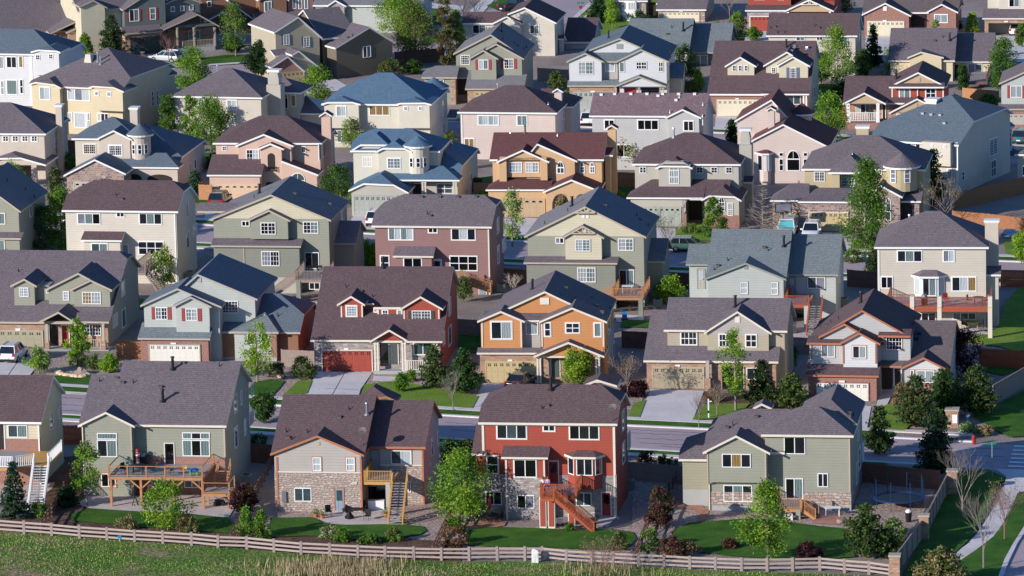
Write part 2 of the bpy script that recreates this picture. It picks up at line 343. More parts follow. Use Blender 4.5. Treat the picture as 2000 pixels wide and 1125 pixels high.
        if mats:
            t = (zt - ze) / (d + oh); s.body_([[(u0 + so, v, ze + oh * t - .08), (u1 - so, v, ze + oh * t - .08), (u1 - so - jr, v + d, zt - .08), (u0 + so + jl, v + d, zt - .08)]], zlo, mats, v)
        return s
    def box(s, v, xl, xr, yt, yb, D, mat, name='wall', proud=0):
        u0 = s.F(xl, yt, v)[0]; u1 = s.F(xr, yt, v)[0]; xm = (xl + xr) / 2; zt = s.F(xm, yt, v)[1]; zb = -.3 if yb is None else s.F(xm, yb, v)[1]
        return MB().box(u0, u1, v - proud, v + D, zb, zt).obj(name, mat, s.e)
    def skirt(s, mat, yt, v=0, xl=None, xr=None, D=None, pr=.018, yb=None):
        """masonry facing a little proud of the wall, from the ground (or yb) up to yt"""
        u0, u1, v0, v1 = s.ext
        if xl is not None: u0 = s.F(xl, yt, v)[0]
        if xr is not None: u1 = s.F(xr, yt, v)[0]
        xm = 0.5 * (s._x0 + s._x1); zt = s.F(xm, yt, v)[1]; zb = -.35 if yb is None else s.F(xm, yb, v)[1]
        return MB().box(u0 - (pr if xl is None else 0), u1 + (pr if xr is None else 0), v - pr, v + (.35 if D is None else D), zb, zt).obj('wall', mat, s.e)
    # --- openings
    def win(s, v, x0, y0, x1, y1, cols='dc', rows=1, trim=None, tw=.0, sash='whitep', grid=None, name='window', arch=False, pr=.0):
        u0, zt = s.F(x0, y0, v); u1, zb = s.F(x1, y1, v); u1 = s.F(x1, (y0 + y1) / 2, v)[0]
        return s._win(u0, u1, zb, zt, v - pr, 0, cols, rows, trim, tw, sash, grid, name, arch)
    def wins(s, u, x0, y0, x1, y1, cols='d', rows=1, trim=None, tw=0, sash='whitep', grid=None):
        v0, zt = s.S(x0, y0, u); v1, zb = s.S(x1, y1, u); v1 = s.S(x1, (y0 + y1) / 2, u)[0]
        if v1 - v0 > 2.6: c = (v0 + v1) / 2; v0, v1 = c - .7, c + .7
        zb = min(zb, zt - .4); zb = max(zb, zt - 1.9)
        return s._win(v0, v1, zb, zt, u, 1, cols, rows, trim, tw, sash, grid, 'window', False)
    def _win(s, a0, a1, zb, zt, p, side, cols, rows, trim, tw, sash, grid, name, arch):
        b = MB(); g = MB(); fw = .07
        def bx(B, q0, q1, z0, z1, d0, d1, mi):
            if side: B.box(p - d1 if False else p + d0, p + d1, q0, q1, z0, z1, mi)
            else: B.box(q0, q1, p - d1, p - d0, z0, z1, mi)
        if tw:
            for q in ((a0 - tw, a1 + tw, zt, zt + tw), (a0 - tw, a1 + tw, zb - tw, zb), (a0 - tw, a0, zb, zt), (a1, a1 + tw, zb, zt)): bx(b, *q, -.02, .045, 1)
        n = len(cols); wpx = (a1 - a0) / n
        for i in range(n + 1):
            x = a0 + i * wpx; h = fw / 2 if 0 < i < n else fw; l = x - h if 0 < i < n else (x if i == 0 else x - h); bx(b, l, l + (2 * h if 0 < i < n else h), zb, zt, -.02, .07, 0)
        for j in range(rows + 1):
            z = zb + (zt - zb) * j / rows; l = z - fw / 2 if 0 < j < rows else (z if j == 0 else z - fw); bx(b, a0 + fw, a1 - fw, l, l + fw, -.021, .066, 0)
        if grid:
            gx_, gz = grid
            for i in range(1, gx_): x = a0 + (a1 - a0) * i / gx_; bx(b, x - .016, x + .016, zb + .02, zt - .02, -.01, .056, 0)
            for j in range(1, gz): z = zb + (zt - zb) * j / gz; bx(b, a0 + .02, a1 - .02, z - .016, z + .016, -.01, .052, 0)
        f = b.obj(name, [sash, trim or s.trim], s.e); ms = []
        if arch and not side:
            r = (a1 - a0) / 2; c = (a0 + a1) / 2; A = MB(); K = 14; hh = min(r, .9) if arch is True else arch
            po = [(c + r * math.cos(math.pi * i / K), zt + hh * math.sin(math.pi * i / K)) for i in range(K + 1)]; pi_ = [(c + (r - .08) * math.cos(math.pi * i / K), zt + (hh - .08) * math.sin(math.pi * i / K)) for i in range(K + 1)]
            V = [(x, p - .07, z) for x, z in po] + [(x, p - .07, z) for x, z in pi_] + [(x, p + .02, z) for x, z in po] + [(x, p + .02, z) for x, z in pi_]; m_ = K + 1
            Fq = []
            for i in range(K): Fq += [(i, i + 1, m_ + i + 1, m_ + i), (i + 2 * m_, i + 1 + 2 * m_, i + 1, i), (m_ + i, m_ + i + 1, 3 * m_ + i + 1, 3 * m_ + i)]
            A.add(V, Fq); A.box(c - .02, c + .02, p - .06, p, zt, zt + hh - .06); A.obj(name, [sash], s.e)
            g.add([(x, p - .03, z) for x, z in pi_] + [(x, p + .02, z) for x, z in pi_], [tuple(range(m_))[::-1]] , 0); ms.append(cols[0])
        for i, ch in enumerate(cols):
            if ch not in ms: ms.append(ch)
            bx(g, a0 + i * wpx + .03, a0 + (i + 1) * wpx - .03, zb + .03, zt - .03, -.02, .025, ms.index(ch))
        g.obj('pane', ms, f); return f
    def gar(s, v, x0, y0, x1, y1, mat, n=8, trim=None, arch=False, pr=.05):
        u0, zt = s.F(x0, y0, v); u1, zb = s.F(x1, y1, v); u1 = s.F(x1, (y0 + y1) / 2, v)[0]; v -= pr; b = MB()
        rows = 4; h = (zt - zb) / rows
        for r in range(rows):
            b.box(u0, u1, v - .02, v + .04, zb + r * h + .012, zb + (r + 1) * h - .012)
            for i in range(n):
                w = (u1 - u0) / n
                if r < rows - 1: b.box(u0 + i * w + .08, u0 + (i + 1) * w - .08, v - .035, v - .02, zb + r * h + .1, zb + (r + 1) * h - .1)
        b.box(u0, u1, v, v + .06, zb, zt)
        t = .1
        for q in ((u0 - t, u1 + t, zt, zt + t), (u0 - t, u0, zb, zt), (u1, u1 + t, zb, zt)): b.box(q[0], q[1], v - .05, v + .05, q[2], q[3], 1)
        d = b.obj('garage_door', [mat, trim or s.trim], s.e); g = MB(); w = (u1 - u0) / n
        for i in range(n):
            c = u0 + (i + .5) * w
            if arch: pts = [(c - w * .28, zt - h * .72), (c + w * .28, zt - h * .72), (c + w * .24, zt - h * .42), (c, zt - h * .28), (c - w * .24, zt - h * .42)]; g.add([(x, v - .026, z) for x, z in pts] + [(x, v - .01, z) for x, z in pts], [(0, 1, 2, 3, 4)])
            else:
                for dx in (-.14, .14):
                    for dz in (-.66, -.36): g.box(c + dx * w * 1.1 - w * .1, c + dx * w * 1.1 + w * .1, v - .03, v - .01, zt + h * dz - h * .11, zt + h * dz + h * .11)
        g.obj('pane', 'k', d); return d
    def door(s, v, x0, y0, x1, y1, mat='doorD', trim=None, tw=.09, glassp=None):
        u0, zt = s.F(x0, y0, v); u1, zb = s.F(x1, y1, v); u1 = s.F(x1, (y0 + y1) / 2, v)[0]; b = MB()
        b.box(u0, u1, v - .03, v + .02, zb, zt)
        for i in range(2):
            for j in range(2):
                w = (u1 - u0) / 2; h = (zt - zb) / 2; b.box(u0 + i * w + .08, u0 + (i + 1) * w - .08, v - .045, v - .03, zb + j * h + .1, zb + (j + 1) * h - .1)
        for q in ((u0 - tw, u1 + tw, zt, zt + tw), (u0 - tw, u0, zb, zt), (u1, u1 + tw, zb, zt)): b.box(q[0], q[1], v - .06, v + .02, q[2], q[3], 1)
        d = b.obj('door', [mat, trim or s.trim], s.e)
        if glassp: MB().box(u0 + .12, u1 - .12, v - .06, v - .02, zt - (zt - zb) * .55, zt - .15).obj('pane', glassp, d)
        MB().lathe([(.03, 0), (.045, .04), (.02, .08)], (u1 - .12, v - .08, (zt + zb) / 2 - .05), 6).obj('handle', 'metal', d)
        return d
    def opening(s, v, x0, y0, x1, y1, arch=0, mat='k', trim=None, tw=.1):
        """dark doorway or porch arch: a flat panel, the shade of the recess put into its colour"""
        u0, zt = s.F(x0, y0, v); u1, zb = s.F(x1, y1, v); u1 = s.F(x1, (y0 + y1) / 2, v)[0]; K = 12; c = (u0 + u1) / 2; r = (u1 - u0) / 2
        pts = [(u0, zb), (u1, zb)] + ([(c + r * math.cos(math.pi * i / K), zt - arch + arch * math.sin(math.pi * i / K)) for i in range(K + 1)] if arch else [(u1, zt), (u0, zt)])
        n = len(pts); return MB().add([(x, v - .035, z) for x, z in pts] + [(x, v + .05, z) for x, z in pts], [tuple(range(n))] + [(i, (i + 1) % n, n + (i + 1) % n, n + i) for i in range(n)]).obj('painted_opening', mat, s.e)
    def shut(s, v, x0, y0, x1, y1, mat='shutter'):
        u0, zt = s.F(x0, y0, v); u1, zb = s.F(x1, y1, v); b = MB().box(u0, u1, v - .05, v + .01, zb, zt); n = int((zt - zb) / .12)
        for i in range(n): z = zb + (zt - zb) * (i + .2) / n; b.box(u0 + .04, u1 - .04, v - .065, v - .05, z, z + .06)
        return b.obj('shutter', mat, s.e)
    def post(s, v, x, y0, y1, w=.2, mat=None, base=None, yb=None):
        u, zt = s.F(x, y0, v); zb = -.1 if y1 is None else s.F(x, y1, v)[1]; b = MB().box(u - w / 2, u + w / 2, v - w / 2, v + w / 2, zb, zt); b.box(u - w / 2 - .04, u + w / 2 + .04, v - w / 2 - .04, v + w / 2 + .04, zt - .16, zt - .04); b.box(u - w / 2 - .04, u + w / 2 + .04, v - w / 2 - .04, v + w / 2 + .04, zb, zb + .14)
        p = b.obj('porch_post', mat or s.trim, s.e)
        if base: z = s.F(x, yb, v)[1]; MB().box(u - w * .9, u + w * .9, v - w * .9, v + w * .9, zb - .05, z).obj('pier', base, p)
        return p
    def corner(s, v, x, y0, y1, w=.12, mat=None):
        u, zt = s.F(x, y0, v); zb = -.1 if y1 is None else s.F(x, y1, v)[1]; return MB().box(u - w / 2, u + w / 2, v - .06, v + .02, zb, zt).obj('trim_board', mat or s.trim, s.e)
    def band(s, v, x0, x1, y, w=.2, mat=None, d=.06):
        u0, z = s.F(x0, y, v); u1 = s.F(x1, y, v)[0]; return MB().box(u0, u1, v - d, v + .02, z - w / 2, z + w / 2).obj('trim_board', mat or s.trim, s.e)
    def gut(s, v, x, y0, y1=None, mat=None):
        u, zt = s.F(x, y0, v); zb = .1 if y1 is None else s.F(x, y1, v)[1]; b = MB().box(u - .045, u + .045, v - .15, v - .06, zb, zt - .1).bar((u, v - .1, zt - .1), (u, v - .42, zt + .1), .09, .09); return b.obj('downspout', mat or s.trim, s.e)
    # --- roof furniture
    def pipe(s, x, y, h=.9, r=.09, mat='black', cap=True):
        p = s.on(x, y)
        if p is None: return
        b = MB().tube(p - Vector((0, 0, .2)), p + Vector((0, 0, h)), r, r, 8).lathe([(r * 2.4, -.05), (r * 1.5, .12)], p, 8)
        if cap: b.tube(p + Vector((0, 0, h)), p + Vector((0, 0, h + .12)), r * 1.5, r * 1.3, 8)
        b.obj('vent_pipe', mat, s.e)
    def vents(s, pts, mat='black', h=.35):
        for x, y in pts: s.pipe(x, y, h, .04, mat, False)
    def bvent(s, pts, mat='darktrim'):
        for x, y in pts:
            p = s.on(x, y)
            if p is None: continue
            MB().box(p.x - .17, p.x + .17, p.y - .15, p.y + .17, p.z - .1, p.z + .13).box(p.x - .2, p.x + .2, p.y - .19, p.y + .2, p.z + .13, p.z + .16).obj('roof_vent', mat, s.e)
    def dish(s, x, y, h=.8):
        p = s.on(x, y)
        if p is None: return
        b = MB().tube(p, p + Vector((0, 0, h)), .03).tube(p + Vector((-.3, -.2, 0)), p + Vector((0, 0, h * .7)), .02); c = p + Vector((0, -.05, h + .1)); q = Vector((-.25, -.75, .6)).to_track_quat('Z', 'Y'); V = []; Fc = []
        for j in range(4):
            for i in range(12): a = 2 * math.pi * i / 12; r = .12 * j; V.append(c + q @ Vector((r * math.cos(a) * 1.15, r * math.sin(a), r * r * .6)))
        for j in range(3):
            for i in range(12): Fc.append((j * 12 + i, j * 12 + (i + 1) % 12, (j + 1) * 12 + (i + 1) % 12, (j + 1) * 12 + i))
        b.add(V, Fc).tube(c, c + q @ Vector((0, -.35, .4)), .02); b.obj('satellite_dish', 'darktrim', s.e)
    def chim(s, v, xl, xr, yt, D, mat, yb=None, cap='offwhite', co=.12, peak=False, v1=None, taper=0):
        u0 = s.F(xl, yt, v)[0]; u1, zt = s.F(xr, yt, v); zb = -.3 if yb is None else s.F(xl, yb, v)[1]; b = MB()
        if taper: h = .9; b.box(u0, u1, v, v + D, zb, zt - h); b.add([(u0, v, zt - h), (u1, v, zt - h), (u1, v + D, zt - h), (u0, v + D, zt - h), (u0 + taper, v + .1, zt), (u1 - taper, v + .1, zt), (u1 - taper, v + D - .1, zt), (u0 + taper, v + D - .1, zt)], [(0, 1, 5, 4), (1, 2, 6, 5), (2, 3, 7, 6), (3, 0, 4, 7), (4, 5, 6, 7)])
        else: b.box(u0, u1, v, v + D, zb, zt)
        c = b.obj('chimney', mat, s.e)
        if peak:
            um = (u0 + u1) / 2; e = .22; h = (u1 - u0) * .45
            MB().slab([[(u0 - e, v + D + e, zt), (u0 - e, v - e, zt), (um, v - e, zt + h), (um, v + D + e, zt + h)], [(u1 + e, v - e, zt), (u1 + e, v + D + e, zt), (um, v + D + e, zt + h), (um, v - e, zt + h)]], th=.16, mt=0, ms=1).obj('chimney_cap', [s.roof, s.trim], c)
            MB().add([(u0, v, zt - .15), (u1, v, zt - .15), (um, v, zt + h - .2), (u0, v + D, zt - .15), (u1, v + D, zt - .15), (um, v + D, zt + h - .2)], [(0, 1, 2), (3, 5, 4), (0, 2, 5, 3), (1, 4, 5, 2)]).obj('chimney_gable', mat, c)
        elif cap: MB().box(u0 - co, u1 + co, v - co, v + D + co, zt, zt + .16).box(u0 - co * .5, u1 + co * .5, v - co * .5, v + D + co * .5, zt - .12, zt).obj('chimney_cap', cap, c)
        return c
    def turret(s, v, xl, xr, ye, ya, yb, mat, roof=None, n=20, oh=.35, floor=None):
        """round bay with a conical roof; v = its centre plane"""
        uc = s.F((xl + xr) / 2, ye, v)[0]; r = (s.F(xr, ye, v)[0] - s.F(xl, ye, v)[0]) / 2; ze = s.F((xl + xr) / 2, ye, v - r)[1]; za = s.F((xl + xr) / 2, ya, v)[1]; zb = -.3 if yb is None else s.F((xl + xr) / 2, yb, v - r + oh)[1]
        R = r; MB().lathe([(R - oh, zb), (R - oh, ze)], (uc, v, 0), n).obj('turret', mat, s.e)
        b = MB(); b.lathe([(R, ze - .2), (R, ze)], (uc, v, 0), n, 1); V = [(uc + R * math.cos(2 * math.pi * i / n), v + R * math.sin(2 * math.pi * i / n), ze + .002) for i in range(n)] + [(uc, v, za)]
        b.add(V, [(i, (i + 1) % n, n) for i in range(n)], 0); b.obj('roof', [roof or s.roof, s.trim], s.e); s.tur = (uc, v, R - oh); return s
    def rail(s, A, B, h=.95, mat='cedar', gap=.16, post=None, parent=None, name='railing', drop=0, pw=.1, bw=.035):
        """railing between two local points (u,v,z)"""
        A, B = Vector(A), Vector(B); b = MB(); up = Vector((0, 0, h)); b.bar(A + up, B + up, .09, .05); b.bar(A + Vector((0, 0, .1)), B + Vector((0, 0, .1)), .05, .06)
        L = (B - A).length; n = max(int(L / gap), 1)
        for i in range(1, n): p = A.lerp(B, i / n); b.box(p.x - bw / 2, p.x + bw / 2, p.y - bw / 2, p.y + bw / 2, p.z + .05 - drop, p.z + h - .02)
        for p in (A, B): b.box(p.x - pw / 2, p.x + pw / 2, p.y - pw / 2, p.y + pw / 2, p.z - .1, p.z + h + .08)
        return b.obj(name, mat, parent or s.e)
    def stairs(s, A, B, w, mat='cedar', n=None, rail=True, parent=None, railmat=None, gap=.16, tread=None):
        """open stair from A (top centre) down to B (bottom centre), w wide"""
        A, B = Vector(A), Vector(B); d = B - A; n = n or max(int(abs(d.z) / .18), 2); hd = Vector((d.x, d.y, 0)); hl = hd.length; hd.normalize(); sd = Vector((-hd.y, hd.x, 0)); b = MB()
        for sg in (-1, 1): b.bar(A + sd * sg * w / 2 + Vector((0, 0, -.12)), B + sd * sg * w / 2 + Vector((0, 0, .0)), .05, .24)
        for i in range(n):
            p = A.lerp(B, (i + .5) / n); l = hl / n * .55; V = []
            for zz in (-.03, .02):
                for a, c in ((-1, -1), (1, -1), (1, 1), (-1, 1)): V.append(p + hd * l * a + sd * c * w / 2 + Vector((0, 0, zz)))
            b.add(V, [(0, 3, 2, 1), (4, 5, 6, 7), (0, 1, 5, 4), (1, 2, 6, 5), (2, 3, 7, 6), (3, 0, 4, 7)], 1)
        st = b.obj('stairs', [mat, tread or mat], parent or s.e)
        if rail:
            for sg in (-1, 1): s.rail(A + sd * sg * w / 2, B + sd * sg * w / 2, .9, railmat or mat, gap, parent=st, name='railing')
        return st
    def deck(s, u0, u1, v0, v1, z, mat='cedar', floor='deckgrey', posts=(), gap=.16, sides='flr', pw=.16, pmat=None, pbase=None, rh=.95, railmat=None, th=.25, drop=0, bw=.035):
        n = max(int((v1 - v0) / .15), 3); b = MB()
        for i in range(n): b.box(u0, u1, v0 + (v1 - v0) * i / n, v0 + (v1 - v0) * (i + 1) / n - .012, z - .04, z, 1)
        b.box(u0 - .02, u1 + .02, v0 - .04, v0, z - th, z - .01).box(u0 - .04, u0, v0, v1, z - th, z - .01).box(u1, u1 + .04, v0, v1, z - th, z - .01)
        for i in range(1, int((u1 - u0) / .6)): x = u0 + i * .6; b.box(x - .03, x + .03, v0, v1, z - th + .02, z - .042)
        D = b.obj('deck', [mat, floor], s.e); rm = railmat or mat
        if 'f' in sides: s.rail((u0, v0 + .05, z), (u1, v0 + .05, z), rh, rm, gap, parent=D, drop=drop, bw=bw)
        if 'l' in sides: s.rail((u0 + .05, v0 + .05, z), (u0 + .05, v1, z), rh, rm, gap, parent=D, drop=drop, bw=bw)
        if 'r' in sides: s.rail((u1 - .05, v0 + .05, z), (u1 - .05, v1, z), rh, rm, gap, parent=D, drop=drop, bw=bw)
        for u, v in posts: MB().box(u - pw / 2, u + pw / 2, v - pw / 2, v + pw / 2, -.1, z - .04).obj('deck_post', pmat or mat, D)
        return D
ZS = {}
def sheet(name, pts, z, mat, kind='structure', crop='Z', label=None, cat=None, world=False, thick=None):
    cx, cy, cs = CR[crop]; V = []; k = round(z, 3); ZS[k] = ZS.get(k, -1) + 1; z += ZS[k] * .0022
    for p in pts:
        if world: V.append((p[0], p[1], z))
        else: q = gnd(cx + p[0] / cs, cy + p[1] / cs); V.append((q.x, q.y, z))
    if thick: o = MB().slab([V], th=thick).obj(name, mat)
    else: o = mesh_obj(name, V, [tuple(range(len(V)))], mat)
    n = o.data.polygons[0].normal
    if not thick and n.z < 0: o.data.flip_normals()
    o['kind'] = kind; return o
m, t, b = nmat('soil'); co = ocoord(t)
c = ramp(t, noise(t, .12, co, 5, .6), [(.35, (.14, .115, .10)), (.5, (.24, .195, .18)), (.65, (.33, .27, .25))]); c = mixc(t, mth(t, 'MULTIPLY', noise(t, 4, co, 4, .7), .7), c, (.38, .31, .28))
t.links.new(c, b.inputs['Base Color']); b.inputs['Roughness'].default_value = .95; bump(t, b, noise(t, 5, co, 4, .7), .15, .8)
sheet('ground', [(-700, -600), (700, -600), (700, 900), (-700, 900)], 0, 'soil', world=True)
def winseg(h, P, Q, zb, zt, cols='d', rows=1, name='window'):
    """window on an upright face running from P to Q (local u,v)"""
    P, Q = Vector((*P, 0)), Vector((*Q, 0)); d = (Q - P).normalized(); n = Vector((d.y, -d.x, 0)); L = (Q - P).length; f = MB(); g = MB()
    def bx(B, a, b, z0, z1, t, mi=0):
        V = [P + d * a - n * .02, P + d * b - n * .02, P + d * b + n * t, P + d * a + n * t]
        B.add([(p.x, p.y, z0) for p in V] + [(p.x, p.y, z1) for p in V], [(0, 1, 2, 3), (4, 7, 6, 5), (0, 4, 5, 1), (1, 5, 6, 2), (2, 6, 7, 3), (3, 7, 4, 0)], mi)
    a0, a1 = L * .1, L * .9
    for q in ((a0, a0 + .07, zb, zt), (a1 - .07, a1, zb, zt), (a0 + .07, a1 - .07, zb, zb + .07), (a0 + .07, a1 - .07, zt - .07, zt)): bx(f, *q, .06)
    for j in range(1, rows): z = zb + (zt - zb) * j / rows; bx(f, a0 + .07, a1 - .07, z - .03, z + .03, .055)
    o = f.obj(name, 'whitep', h.e); bx(g, a0 + .05, a1 - .05, zb + .05, zt - .05, .02); g.obj('pane', cols[0], o)
def bay(h, v, xl, xc0, xc1, xr, yt, yb, proj, mat, roofy=None, re=None, wins=None, zlo=None):
    """three-sided bay standing proj in front of plane v"""
    uA = h.F(xl, yt, v)[0]; uB = h.F(xc0, yt, v - proj)[0]; uC = h.F(xc1, yt, v - proj)[0]; uD = h.F(xr, yt, v)[0]; zt = h.F((xc0 + xc1) / 2, yt, v - proj)[1]; zb = -.3 if yb is None else h.F((xc0 + xc1) / 2, yb, v - proj)[1]
    MB().prism([(uA, v + .1), (uA, v), (uB, v - proj), (uC, v - proj), (uD, v), (uD, v + .1)], zb, zt).obj('bay', mat, h.e)
    if roofy:
        zr = h.F((xc0 + xc1) / 2, roofy, v)[1]; e = .3; a, b, c, d = (uA - e, v, zt), (uB - e * .6, v - proj - e, zt), (uC + e * .6, v - proj - e, zt), (uD + e, v, zt); ra, rb_ = (uB + .1, v, zr), (uC - .1, v, zr)
        h.roof_([[a, b, ra], [b, c, rb_, ra], [c, d, rb_]])
    if wins:
        y0, y1, c = wins; z1 = h.F((xc0 + xc1) / 2, y0, v - proj)[1]; z0 = h.F((xc0 + xc1) / 2, y1, v - proj)[1]
        winseg(h, (uA, v), (uB, v - proj), z0, z1, c[0]); winseg(h, (uC, v - proj), (uD, v), z0, z1, c[-1]); h._win(uB + .12, uC - .12, z0, z1, v - proj, 0, c[1:-1], 1, None, 0, 'whitep', None, 'window', False)
def pdeck(h, xl, xr, yf, zd, v1, **kw):
    u0, v0 = h.G(xl, yf, zd); u1 = h.G(xr, yf, zd)[0]; posts = [(h.F(x, yf, v0)[0], v0 + .12) for x in kw.pop('px', ())]
    return u0, u1, v0, h.deck(u0, u1, v0, v1, zd, posts=posts, **kw)
# ======================================================== front row, seen from behind
h = A2 = House('sage green house with long timber deck and brick lower wall, front row', 'R5', 760, 498, 8.5); h.k('R1')
h.gx(1.0, 835, 1768, 600, 100, .55, rb=5); h.skirt('brick', 850, 1.0); ue = h.ext[1]
h.vents([(775, 255), (1035, 270), (1430, 120), (1712, 140)]) if 0 else None
h.gx(1.02, 612, 1000, 600, 200, .55, rb=4.4)
h.pipe(1350, 165, 1.05, .13); h.pipe(1272, 415, 1.0, .13); h.vents([(1040, 270), (1715, 140), (778, 260)]); h.bvent([(912, 237), (958, 272), (1255, 306), (1432, 118)])
h.gy(0, 607, 1050, 605, 825, 498); h.skirt('brick', 1290, 0, D=1.0)
h.win(0, 758, 662, 915, 712, 't'); h.win(0, 758, 716, 915, 850, 'dt'); h.win(1, 1425, 657, 1640, 712, 'tdt'); h.win(1, 1425, 716, 1640, 845, 'tkt'); h.door(1, 1288, 745, 1358, 905, 'k')
h.k('R5'); h.win(0, 790, 322, 905, 428, 'kd', trim='rust', tw=.08); h.win(.95, 1185, 365, 1310, 430, 'gk', pr=0); h.win(.95, 1440, 375, 1560, 435, 'kg'); h.k('R1')
h.corner(1, 1750, 608, 850, .14, 'tan'); h.gut(0, 645, 605); h.corner(0, 1022, 610, 850, .12, 'tan')
for q in ((1822, 375, 1850, 490, 'g', 1), (1876, 335, 1888, 440, 'd', 1), (1962, 285, 1977, 360, 'd', 1), (1828, 625, 1856, 765, 'g', 1), (1903, 560, 1920, 675, 'w', 1), (1942, 510, 1978, 580, 'ddd', 1)): h.wins(ue, *q)
zd = h.F(1322, 905, 1)[1]; h.k('R5')
u0, u1, v0, D = pdeck(h, 850, 1590, 348, zd, 1.0, mat='cedar', sides='flr', px=(862, 1097, 1350, 1578), gap=9, pw=.2)
for i in range(1, 5): u = u0 + (u1 - u0) * i / 5; MB().box(u - .05, u + .05, v0 - .0, v0 + .1, zd, zd + 1.0).obj('post', 'cedar', D)
MB().bar((u0, v0 + .05, zd + .2), (u1, v0 + .05, zd + .2), .02, .02).bar((u0, v0 + .05, zd + .45), (u1, v0 + .05, zd + .45), .02, .02).bar((u0, v0 + .05, zd + .7), (u1, v0 + .05, zd + .7), .02, .02).obj('rail_wires', 'black', D)
for x, sg in ((862, 1), (1097, -1), (1097, 1), (1350, -1), (1350, 1), (1578, -1)):
    u = h.F(x, 400, v0)[0]; MB().bar((u, v0 + .12, zd - 1.1), (u + sg * .9, v0 + .12, zd - .3), .12, .12).obj('brace', 'cedar', D)
z2 = zd * .52; a0, b0 = h.G(1580, 480, z2); a1 = h.G(1795, 480, z2)[0]
D2 = h.deck(a0, a1, b0, b0 + 2.6, z2, 'cedar', posts=[(a0 + .1, b0 + .1), (a1 - .1, b0 + .1), (a0 + .1, b0 + 2), (a1 - .1, b0 + 2.4)], gap=1.3, sides='fr')
h.stairs(((a0 + a1) / 2, b0 + 4.1, zd - .1), ((a0 + a1) / 2, b0 + 2.5, z2), 1.1, 'cedar', gap=1.2)

h = A3 = House('beige house with grey-brown stone lower storey, rust trim and small wood balcony', 'R6', 370, 620, 8.5, 'rmar', 'rust', 'greige'); h.k('R2')
h.gx(.55, 515, 1250, 823, 360, .56, rb=4.5, oh=.3, mats=[('greige', 962), ('stoneF', None)], trim='rust')
h.pipe(1268, 520, 1.0, .12, 'metal'); h.vents([(1125, 480), (635, 655), (800, 660), (675, 715)]); h.bvent([(1052, 542), (650, 700)]); h.dish(1235, 760, 1.2)
h.pipe(1166, 362, 1.0, .12)
h.gy(0, 510, 1242, 828, 877, 682, 'm', mats=[('greige', 965), ('stoneF', None)]); h.band(-.0, 565, 1222, 965, .1, 'cream'); h.corner(0, 562, 850, None, .16, 'rust'); h.corner(0, 1217, 850, None, .16, 'rust'); h.box(-.0, 866, 898, 730, 760, .1, 'tan', 'gable_vent', .05)
h.win(0, 842, 852, 910, 960, 'w', 2, 'rust', .07); h.win(0, 1104, 854, 1172, 962, 'w', 2, 'rust', .07)
h.gx(3.2, 1225, 1725, 770, 405, .56, rb=4.2, mats=[('greige', 912), ('stoneF', None)]); ue = h.ext[1]; h.gy(11.0, 1185, 1500, 410, 1300, 322, 2.5, mats=None, clip='h')
h.door(3.2, 1298, 797, 1360, 950, 'doorB', 'rust'); h.win(3.2, 1452, 798, 1615, 908, 'gw', trim='rust', tw=.06); h.band(3.2, 1370, 1705, 912, .1, 'cream'); h.corner(3.2, 1700, 785, None, .16, 'rust')
h.wins(ue, 1765, 710, 1782, 830, 'd'); h.wins(ue, 1812, 660, 1825, 745, 'd')
zd = h.F(1330, 952, 3.2)[1]
h.k('R6'); h.win(0, 498, 434, 634, 542, 'gg'); h.door(0, 817, 440, 884, 612, 'doorB', 'rust', glassp='g'); h.box(0, 403, 438, 462, 545, .1, 'metal', 'meter_box', .18); h.box(0, 950, 990, 388, 405, .1, 'creamS', 'utility_box', .1); h.win(3.2, 1385, 385, 1410, 470, 'd')
u0, u1, v0, D = pdeck(h, 1047, 1258, 388, zd, 3.2, mat='cedarY', px=(1230,), pmat='greige', pw=.4, gap=.14, sides='fl', drop=.2); h.opening(3.15, 1060, 425, 1210, 600, 0)
h.stairs((u1 + .75, v0 + .2, zd), (h.F(1290, 600, v0 - 3.2)[0] + .0, v0 - 3.4, .05), 1.25, 'cedarY', tread='deckgrey', gap=.5)

h = A4 = House('red house with grey stone lower storey and red stained stairway at the back', 'R7', 565, 680, 8.5, 'rmar', 'cream', 'red'); h.k('R3')
h.gx(1.2, 335, 1422, 425, 120, .56, jl=2.4, jr=1.9, rb=5, mats=[('red', 830), ('stoneB', None)]); ue = h.ext[1]; h.band(1.2, 375, 1400, 436, .16)
h.pipe(905, 165, 1.1, .13, 'black'); h.vents([(832, 312)]); h.bvent([(878, 292)]); h.dish(1388, 410, 1.1)
h.gx(1.25, 283, 400, 665, 430, .6, rb=4, mats=[('red', 825), ('stoneB', None)]); h.gy(10, 1150, 1420, 130, 1265, 85, 3, mats=None)
h.shed(0, 515, 880, 692, 603, 1.2, mats=[('red', 852), ('stoneB', None)])
h.win(1.2, 480, 434, 715, 550, 'dgd', tw=.06); h.win(1.2, 842, 432, 936, 490, 'dd', tw=.06); h.win(1.2, 1047, 438, 1281, 555, 'kdd', tw=.06); h.win(1.2, 402, 680, 494, 820, 'd', 2, tw=.06); h.win(0, 613, 707, 792, 850, 'kk', tw=.05)
h.door(1.2, 888, 724, 960, 890, 'doorR', glassp='d'); h.corner(1.2, 372, 430, 640, .2); h.corner(1.2, 1395, 432, None, .2); h.corner(0, 553, 705, None, .14); h.corner(0, 850, 705, 855, .14)
bay(h, 1.2, 1035, 1090, 1240, 1305, 685, 948, .85, 'red', 637, wins=(700, 835, 'dddd'))
for q in ((1455, 340, 1477, 465, 'g'), (1458, 590, 1480, 745, 'g'), (1497, 520, 1530, 600, 'ddd')): h.wins(ue, *q)
